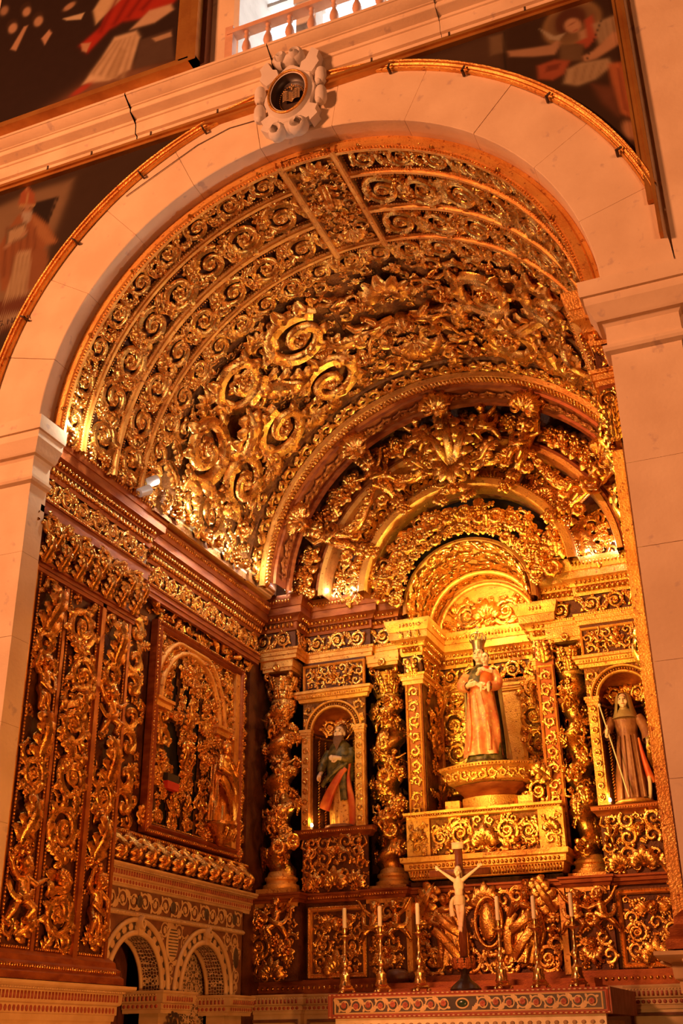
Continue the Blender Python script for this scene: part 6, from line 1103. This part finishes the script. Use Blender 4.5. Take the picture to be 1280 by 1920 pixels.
# ------------------------------------------------------------------ bearded saint, left niche
SO = np.array([-1.76, 5.18, 3.665]); s1 = thing('bearded_saint', 'statue of a bearded saint in a dark green mantle with red lining', 'statue', SO)
wpart(s1, 'rock_base', MB().lathe([(0, 0), (.18, 0), (.19, .02), (.16, .04), (0, .045)], 18), BROWNH, SO)
wpart(s1, 'tunic', drape([(.03, .14, .11, .02, 0, .10), (.3, .135, .105, .01, 0, .08), (.66, .12, .09, 0, 0, .04), (.88, .14, .095, 0, 0, .02), (.97, .08, .06, 0, 0, 0)], 16, 0, 0), GOLDF, SO, label='gilded pleated tunic')
wpart(s1, 'mantle', drape([(.52, .16, .12, -.0, 0, .06), (.68, .165, .125, 0, 0, .05), (.85, .165, .115, 0, 0, .03), (.95, .12, .085, 0, 0, .01), (1.0, .06, .05, 0, 0, 0)], 9, 0, 1.0), GREENG, SO, label='dark green mantle')
wpart(s1, 'mantle_lining', MB().tube(bez((.10, -.11, .66), (-.07, -.15, .45), (-.17, -.09, .22), 12), np.linspace(.04, .075, 12), np.linspace(.02, .03, 12), 8, (0, -1, .2)), REDCL, SO, label='bright red turned-over lining'); wpart(s1, 'mantle_edge', MB().tube(bez((.12, -.11, .72), (-.08, -.17, .60), (-.19, -.1, .48), 12), .03, .018, 7, (0, -1, .2)), GREENG, SO)
z = np.linspace(.03, .8, 16); wpart(s1, 'mantle_tail', MB().tube(np.column_stack([.135 + .03 * np.sin(z * 8), -.06 + .02 * np.cos(z * 7), z]), np.linspace(.06, .03, 16), .02, 8, (0, -1, 0)), REDCL, SO, label='red cloak tail hanging at the side'); z = np.linspace(.3, .8, 12); wpart(s1, 'mantle_tail', MB().tube(np.column_stack([.08 + .01 * np.sin(z * 9), -.11 + 0 * z, z]), .045, .022, 8, (0, -1, 0)), GREENG, SO)
wpart(s1, 'sleeve', MB().tube(bez((.13, 0, .88), (.2, -.05, .72), (.06, -.14, .76), 9), np.linspace(.06, .045, 9), None, 9), GREENG, SO); wpart(s1, 'sleeve', MB().tube(bez((-.13, 0, .88), (-.24, -.03, .72), (-.2, -.12, .62), 9), np.linspace(.06, .04, 9), None, 9), GREENG, SO)
b = MB(); hc = np.array([0, -.02, 1.09]); head(b, hc, .95); limb(b, [(0, 0, .94), (0, -.005, 1.03)], [.05, .042]); limb(b, [(.08, -.12, .76), (.03, -.15, .77)], [.028, .024]); hand(b, (.04, -.15, .77), (-1, -.2, .1), (0, -1, .1), 1.15); limb(b, [(-.2, -.1, .64), (-.2, -.14, .60)], [.027, .023]); hand(b, (-.2, -.14, .6), (.1, -.6, -.5), (1, 0, 0), 1.1)
limb(b, [(0, 0, .95), (-.12, 0, .88), (-.19, -.03, .73), (-.2, -.11, .63)], [.04, .035, .03, .025]); limb(b, [(0, 0, .95), (.12, 0, .88), (.15, -.05, .76), (.07, -.13, .76)], [.04, .035, .03, .025]); flesh(s1, b, SO); eyes(s1, SO + hc, .95, IRIS)
g = MB()
for i in range(9): a = -1.0 + i * .25; g.tube(bez((.055 * math.sin(a), -.07 * math.cos(a) - .01, 1.04), (.06 * math.sin(a), -.10, .98), (.03 * math.sin(a), -.11, .86 + .02 * abs(i - 4)), 7), np.linspace(.02, .006, 7), None, 6)
wpart(s1, 'beard', g, HAIRB, SO); wpart(s1, 'hair', MB().ell((0, .018, 1.12), (.068, .072, .075), 14, 9), HAIRB, SO)
k_ = np.linspace(0, 2 * PI, 30)[:-1]; hl = wpart(s1, 'halo', MB().tube(np.column_stack([.10 * np.cos(k_), 0 * k_ + .06, 1.12 + .10 * np.sin(k_)]), .012, None, 6, (0, -1, 0), close=True), GOLD, SO)
# ------------------------------------------------------------------ veiled saint, right niche
SO = np.array([1.50, 5.17, 3.665]); s2 = thing('veiled_saint', 'statue of a veiled saint in a brown habit holding a thin staff', 'statue', SO)
wpart(s2, 'rock_base', MB().lathe([(0, 0), (.2, 0), (.21, .02), (.17, .045), (0, .05)], 18), GOLDF, SO)
wpart(s2, 'habit', drape([(.03, .175, .125, 0, 0, .10), (.25, .165, .12, 0, 0, .09), (.6, .125, .10, 0, 0, .06), (.74, .105, .085, 0, 0, .02), (.9, .135, .09, 0, 0, .02), (.97, .09, .06, 0, 0, 0)], 15, 0, 2.0), BROWNH, SO, label='brown pleated habit')
wpart(s2, 'cloak', drape([(.03, .22, .13, .02, .04, .06), (.5, .2, .13, .02, .04, .05), (.85, .17, .11, 0, .02, .02), (.99, .08, .06, 0, .02, 0)], 10, 0, 0, 30, -.5, PI + .5, 1, False), BROWNH, SO)
wpart(s2, 'cloak_lining', MB().tube(bez((.12, -.08, .66), (.15, -.12, .4), (.20, -.05, .2), 12), np.linspace(.012, .045, 12), .02, 7, (0, -1, 0)), REDCL, SO, label='red lining of the cloak'); wpart(s2, 'cloak_edge', MB().tube(bez((.17, -.07, .30), (.19, -.1, .15), (.15, -.08, .03), 9), .02, .012, 7, (0, -1, 0)), CREAM, SO)
for i, x_ in enumerate((-.09, -.03, .04, .10)): z = np.linspace(.05, .7, 10); wpart(s2, 'habit_fold', MB().tube(np.column_stack([x_ * (1.25 - .6 * z) , -.125 + .04 * z, z]), np.linspace(.018, .006, 10), np.linspace(.024, .008, 10), 6, (0, -1, 0)), BROWNH, SO)
wpart(s2, 'sleeve', MB().tube(bez((-.13, 0, .9), (-.22, -.03, .76), (-.19, -.13, .70), 9), np.linspace(.055, .05, 9), None, 9), BROWNH, SO); wpart(s2, 'sleeve', MB().tube(bez((.13, 0, .9), (.22, -.03, .76), (.215, -.10, .62), 9), np.linspace(.055, .06, 9), None, 9), BROWNH, SO)
b = MB(); hc = np.array([0, -.02, 1.085]); head(b, hc, .92); limb(b, [(0, 0, .95), (0, 0, 1.03)], [.045, .04]); hand(b, (-.19, -.15, .70), (.25, -.5, .6), (.9, 0, 0), 1.15); limb(b, [(.215, -.08, .62), (.215, -.12, .58)], [.026, .022]); hand(b, (.215, -.12, .58), (.1, -.5, -.7), (-1, 0, 0), 1.2)
limb(b, [(0, 0, .95), (-.12, 0, .88), (-.19, -.03, .77), (-.19, -.14, .70)], [.04, .035, .03, .025]); limb(b, [(0, 0, .95), (.12, 0, .88), (.2, -.03, .74), (.215, -.09, .62)], [.04, .035, .03, .025]); flesh(s2, b, SO); eyes(s2, SO + hc, .92, IRIS)
t = np.linspace(0, 1, 12); a = np.linspace(-PI / 2 + .62, 1.5 * PI - .62, 26); G = []
for q in t: z_ = .90 + .285 * q; rx = .135 * (1 - q) ** 2 + .082 * (1 - (1 - q) ** 2) if q < .75 else .082 * math.sqrt(max(.02, 1 - ((q - .75) / .27) ** 2)); G.append([(rx * math.cos(k), rx * math.sin(k) * .95 + .005, z_) for k in a])
wpart(s2, 'veil', MB().grid(np.array(G)), mat('ochre_veil', (.48, .34, .15), (.38, .25, .10), .5, .6, .2, 12), SO, label='ochre veil and wimple'); wpart(s2, 'collar', MB().lathe([(.06, 1.0), (.085, .98), (.12, .93), (.14, .89)], 24).ell((0, -.03, .985), (.055, .06, .045), 12, 8), bpy.data.materials['ochre_veil'], SO)
sf = thing('thin_staff', 'thin light staff held upright by the veiled saint', 'staff', SO + np.array([-.06, -.2, 0.05])); A_ = SO + np.array([-.03, -.215, .05]); B_ = SO + np.array([-.225, -.20, 1.02]); part('shaft', MB().tube(np.array([A_, (A_ + B_) / 2, B_]), .008, None, 7, (0, 1, 0)), CREAM, sf, True); part('knob', MB().ell(B_, .018, 10, 7), CREAM, sf, True)
# ================================================================== altar
al = thing('altar_table', 'altar table with an inlaid marble front band of scrolls and flowers', 'altar', (.055, 4.2, .9)); ax0, ax1 = -1.22, 1.33; ya = 3.5
part('altar_body', MB().box(ax0 + .12, ax1 - .12, ya + .12, 4.8, .9, 1.66), MARB, al); part('altar_slab', MB().box(ax0, ax1, ya, 4.8, 1.70, 1.905), MRED, al)
f_ = fy((ax0 + ax1) / 2, ya - .001, 1.803); WA = ax1 - ax0
part('inlay_ground', MB().box(ax0 + .05, ax1 - .05, ya - .006, ya, 1.735, 1.87), MDRK, al); part('cream_fillet', moulded_frame(WA - .16, .11, .014, f_, 0, 0, .009), MARB, al, 30); part('red_border', moulded_frame(WA - .07, .165, .018, f_, 0, 0, .012), MRED, al, 30)
part('border_lozenges', along(along(MB(), EGG, [(ax0, ya), (ax1, ya)], .012, 1.893, .045, (.016, .004, .006)), EGG, [(ax0, ya), (ax1, ya)], .012, 1.712, .045, (.016, .004, .006)), MARB, al, True, kind='stuff')
n = 20; st_ = (WA - .2) / n
for i in range(n):
    x_ = -(WA - .2) / 2 + (i + .5) * st_
    if abs(x_) < .07: continue
    up = i % 2 == 0; put(THIN if up else THINM, al, fmat(f_, x_, .004 * (1 if up else -1), .05, 0 if up else PI, .006, .008), MARB); put(ROS, al, fmat(f_, x_, .004 * (1 if up else -1), .024, 0, .009, .012), MRED)
part('green_jewel', MB().ell((.05, ya - .008, 1.803), (.045, .012, .030), 16, 8), plain('green_stone', (.025, .05, .025), .2), al, True); k_ = np.linspace(0, 2 * PI, 30)[:-1]; part('jewel_rim', MB().tube(np.column_stack([.05 + .055 * np.cos(k_), 0 * k_ + ya - .008, 1.803 + .038 * np.sin(k_)]), .008, None, 6, (0, -1, 0), close=True), MARB, al, True)
part('altar_cloth', MB().box(ax0 + .06, ax1 - .06, ya + .03, ya + .11, 1.50, 1.70), CREAM, al); part('cloth_lace', along(MB(), EGG, [(ax0 + .06, ya + .03), (ax1 - .06, ya + .03)], .0, 1.64, .075, (.022, .006, .018)), mat('lace_brown', (.30, .18, .10), (.40, .26, .15), .7), al, True, kind='stuff')  # row of brown lace motifs on the cream cloth
gr_ = thing('altar_shelf', 'stepped red-brown shelf at the back of the altar', 'shelf', (.05, 4.4, 1.905)); part('step', MB().box(-1.0, 1.1, 4.1, 4.75, 1.905, 1.96).box(-.95, 1.05, 4.35, 4.75, 1.96, 2.02), REDWOOD, gr_)
# ------------------------------------------------------------------ candlesticks and candles
CSP = [(.0, .06), (.052, .06), (.06, .075), (.05, .10), (.045, .13), (.05, .165), (.035, .18), (.02, .20), (.018, .225), (.03, .24), (.036, .27), (.03, .30), (.017, .315), (.015, .36), (.02, .39), (.014, .42), (.013, .45), (.02, .47), (.03, .485), (.058, .497), (.06, .505), (.03, .508), (.016, .52), (.022, .535), (.023, .575), (.018, .58), (.0, .578)]
csm = MB().lathe(CSP, 18).mesh('stem', BRASS, 40); g = MB(); t3 = [PI / 2 * 3 + i * 2 * PI / 3 for i in range(3)]
ring = lambda r, z: [(r * math.cos(a) * (1.0 if i % 2 == 0 else .62), r * math.sin(a) * (1.0 if i % 2 == 0 else .62), z) for i, a in enumerate(np.linspace(-PI / 2, 1.5 * PI, 7)[:-1])]
g.grid(np.array([ring(.085, .03), ring(.088, .045), ring(.07, .06), ring(.05, .09), ring(.055, .12), ring(.03, .14)]), cv=True); fbm = g.mesh('foot_block', BRASS, 40); ftm = MB().ell((0, 0, .018), (.024, .024, .02), 10, 7).mesh('foot', BRASS)
cdm = MB().lathe([(0, 0), (.0195, 0), (.019, .16), (.018, .172), (.012, .18), (0, .18)], 14).mesh('wax_body', WAX, 40); wkm = MB().tube([(0, 0, .178), (.002, 0, .188), (.004, 0, .196)], .0025, None, 5, (0, 1, 0)).mesh('wick', MDRK)
CL = ['leftmost', 'second', 'third', 'fourth', 'fifth', 'rightmost']
for i, u in enumerate((647, 715, 788, 942, 1012, 1085)):
    P = onY(u, 1858, 3.68); L0 = (P[0], 3.68, 1.905); wh = '%s of the six' % CL[i] if i in (0, 5) else '%s from the left' % CL[i]
    c = thing('candlestick', 'polished brass altar candlestick, %s' % wh, 'candlestick', L0, 'brass candlesticks on the altar')
    link('stem', csm, c, T3(L0)); link('foot_block', fbm, c, T3(L0))
    for a in (-PI / 2, PI / 6, 5 * PI / 6): link('foot', ftm, c, T3(L0[0] + .078 * math.cos(a), L0[1] + .078 * math.sin(a), L0[2]))
    d = thing('candle', 'pale wax candle in the brass candlestick, %s' % wh, 'candle', (L0[0], L0[1], L0[2] + .576), 'wax candles on the altar'); M = T3(L0[0], L0[1], L0[2] + .576) @ Matrix.Scale((1.0, 1.0, 1.04, 1.15, 1.08, 1.12)[i], 4, (0, 0, 1))
    link('wax_body', cdm, d, M); link('wick', wkm, d, M)
# ------------------------------------------------------------------ crucifix
CO = np.array([.02, 3.72, 1.905]); cx_ = thing('crucifix', 'dark wooden crucifix with a pale painted figure on the altar', 'crucifix', CO)
wpart(cx_, 'turned_base', MB().lathe([(.0, 0), (.135, 0), (.14, .02), (.12, .045), (.09, .07), (.05, .10), (.035, .14), (.05, .17), (.085, .20), (.09, .23), (.07, .26), (.04, .285), (.0, .29)], 24), plain('ebony', (.03, .014, .009), .3), CO, 40)
for i in range(5): a = -PI / 2 + (i - 2) * .6; n_ = np.array([math.cos(a), math.sin(a), 0]); put(LEAF, cx_, fmat(Fr(CO + n_ * .085 + np.array([0, 0, .23]), (-n_[1], n_[0], 0), (0, 0, 1)), 0, 0, .05, 0, 0), REDWOOD)
CW = mat('cross_wood', (.14, .03, .012), (.22, .06, .02), .35, .45, 0, 14, stretch=(5, 5, 1)); wpart(cx_, 'upright', MB().box(-.032, .032, -.02, .02, .27, 1.24), CW, CO); wpart(cx_, 'crossbar', MB().box(-.29, .29, -.02, .02, .985, 1.045), CW, CO); wpart(cx_, 'title_board', MB().box(-.055, .055, -.03, -.02, 1.225, 1.285), CREAM, CO)
b = MB(); Z0 = .60; b.ell((0, -.05, Z0 + .30), (.052, .036, .07), 12, 9); b.ell((0, -.055, Z0 + .235), (.042, .032, .06), 12, 9); b.ell((0, -.05, Z0 + .18), (.046, .036, .04), 12, 9)
for s_ in (-1, 1):
    limb(b, [(s_ * .045, -.05, Z0 + .345), (s_ * .115, -.04, Z0 + .395), (s_ * .185, -.03, Z0 + .445)], [.020, .0155, .010], 8); hand(b, (s_ * .185, -.03, Z0 + .445), (s_ * .75, 0, .65), (0, -1, 0), .5)
    limb(b, [(s_ * .024, -.05, Z0 + .17), (s_ * .022 + .01, -.075, Z0 + .075), (s_ * .012, -.05, Z0 - .03), (s_ * .010, -.055, Z0 - .065)], [.028, .02, .0125, .012], 8); b.ell((s_ * .01, -.068, Z0 - .085), (.011, .014, .028), 8, 6)
limb(b, [(0, -.05, Z0 + .36), (.004, -.06, Z0 + .40)], [.018, .017]); hb = MB(); head(hb, (0, 0, 0), .5); b.merge(hb, Matrix.Translation((.006, -.075, Z0 + .425)) @ Matrix.Rotation(.35, 4, 'X') @ Matrix.Rotation(.25, 4, 'Y'))
flesh(cx_, b, CO, .004, mat('pale_flesh', (.88, .68, .50), (.82, .58, .40), .4, .5, 0, 20)); wpart(cx_, 'hair', MB().ell((.006, -.062, Z0 + .443), (.036, .038, .036), 10, 8).ell((.036, -.06, Z0 + .40), (.014, .014, .04), 8, 6), HAIRB, CO); wpart(cx_, 'loincloth', drape([(Z0 + .125, .052, .044, 0, -.055, .06), (Z0 + .17, .054, .045, 0, -.052, .05), (Z0 + .205, .049, .04, 0, -.052, .02)], 9, 0, 0, 26), CREAM, CO); wpart(cx_, 'loincloth_knot', MB().tube(bez((-.045, -.07, Z0 + .19), (-.09, -.08, Z0 + .15), (-.065, -.07, Z0 + .03), 8), np.linspace(.012, .026, 8), .012, 7, (0, -1, 0)), CREAM, CO)
# dark turned bobbin lying behind the candles
q = onY(745, 1822, 4.9); tb = thing('turned_bobbin', 'dark turned wooden finial lying behind the second candlestick', 'finial', (q[0], 4.9, 2.0)); g = MB().lathe([(.0, -.22), (.03, -.21), (.06, -.15), (.035, -.12), (.075, -.08), (.085, 0), (.07, .09), (.035, .13), (.05, .17), (.0, .2)], 18); V, Q, T = g.arr(); g.V = [V[:, [2, 1, 0]] * np.array([1, 1, -1]) + np.array([q[0], 4.88, 2.10])]; part('turned_body', g, WOOD, tb, 40); part('rest', MB().box(q[0] - .15, q[0] + .15, 4.82, 4.94, 2.018, 2.05), WOOD, tb)
# chapel floor (raised, below the frame)
tag(link('floor', MB().box(-2.7, 2.7, .25, 5.0, .8, .9).mesh('chapel_floor', MARB, False)), 'raised marble floor inside the chapel', 'floor', None, 'structure')
# ------------------------------------------------------------------ lamps inside the chapel
def flood(u, v, k, lab):
    P = onX(u, v, -2.24); f = thing('floodlight', lab, 'floodlight', (P[0], P[1], 6.372), 'small grey floodlights on the left cornice'); d = nrm([.35, .75, .55]); up = nrm(np.cross(np.cross(d, (0, 0, 1)), d)); C_ = P
    g = MB().tube(np.array([C_ - d * .07, C_ - d * .065, C_, C_ + d * .07]), [.02, .045, .048, .05], None, 14, (0, 0, 1)); part('housing', g, LAMPG, f, 40); part('lens', MB().add([C_ + d * .066] + [C_ + d * .066 + (np.cross(up, d) * math.cos(t) + up * math.sin(t)) * .045 for t in np.linspace(0, 2 * PI, 17)], None, [(0, i, i + 1) for i in range(1, 17)]), plain('lamp_glass_%d' % k, (1, .9, .75), .3, 0, 4.0), f)
    part('bracket', MB().tube(np.array([C_, (P[0] - .03, P[1], (P[2] + 6.37) / 2), (P[0] - .04, P[1], 6.372)]), .008, None, 6, (0, 1, 0)), LAMPG, f); return C_ + d * .1, d
p1, d1 = flood(283, 903, 1, 'small grey floodlight on the left cornice, upper of the two'); p2, d2 = flood(270, 921, 2, 'small grey floodlight on the left cornice, lower of the two')
SW = (1.0, .90, .74)
for p_, d_, e in ((p1, (.25, .8, .5), 42), (p2, (.15, .95, .25), 32)): lamp('flood_beam', 'SPOT', tuple(p_), tuple(np.array(p_) + np.array(d_)), e, SW, spot_size=math.radians(120), spot_blend=.8, shadow_soft_size=.04)
for x, y, e in ((-2.1, .42, 17), (-2.1, 2.35, 16), (-2.1, 3.2, 14), (-2.1, 3.9, 7)): lamp('cornice_lamp', 'POINT', (x, y, 6.44), None, e, SW, shadow_soft_size=.04)
for y, e in ((.6, 80), (1.9, 75), (3.2, 30)): lamp('cornice_lamp', 'SPOT', (2.08, y, 6.44), (-1.7, y + .1, 7.5), e, SW, spot_size=math.radians(80), spot_blend=.7, shadow_soft_size=.03)
for x, y, e in ((-1.75, 4.84, 2.5), (-1.5, 4.84, 2.5), (-2.3, 4.5, 2), (1.35, 4.84, 3), (1.65, 4.8, 3)): lamp('cornice_lamp', 'POINT', (x, y, 6.42), None, e, (.92, .9, 1.0), shadow_soft_size=.03)
BULB = plain('lit_bulb', (1.0, .85, .55), .3, 0, 14.0)
for (u, v), lab in (((1141, 1486), 'small lit white bulb at the foot of the veiled saint'), ((584, 1556), 'small lit white bulb at the foot of the bearded saint')):
    P = onY(u, v, 5.03); o = thing('light_bulb', lab, 'light bulb', (P[0], 5.03, 3.665)); part('glass_bulb', MB().ell((P[0], 5.03, 3.71), (.018, .018, .024), 12, 9), BULB, o, True); part('socket', MB().lathe([(0, 3.665), (.014, 3.665), (.014, 3.69), (0, 3.692)], 10, (P[0], 5.03, 0)), LAMPG, o, 40); lamp('bulb_light', 'POINT', (P[0], 5.0, 3.75), None, 2.2, YEL, shadow_soft_size=.02)
lamp('niche_lamp', 'POINT', (CX + .12, 5.0, 6.2), None, 50, (1.0, .72, .22), shadow_soft_size=.04)
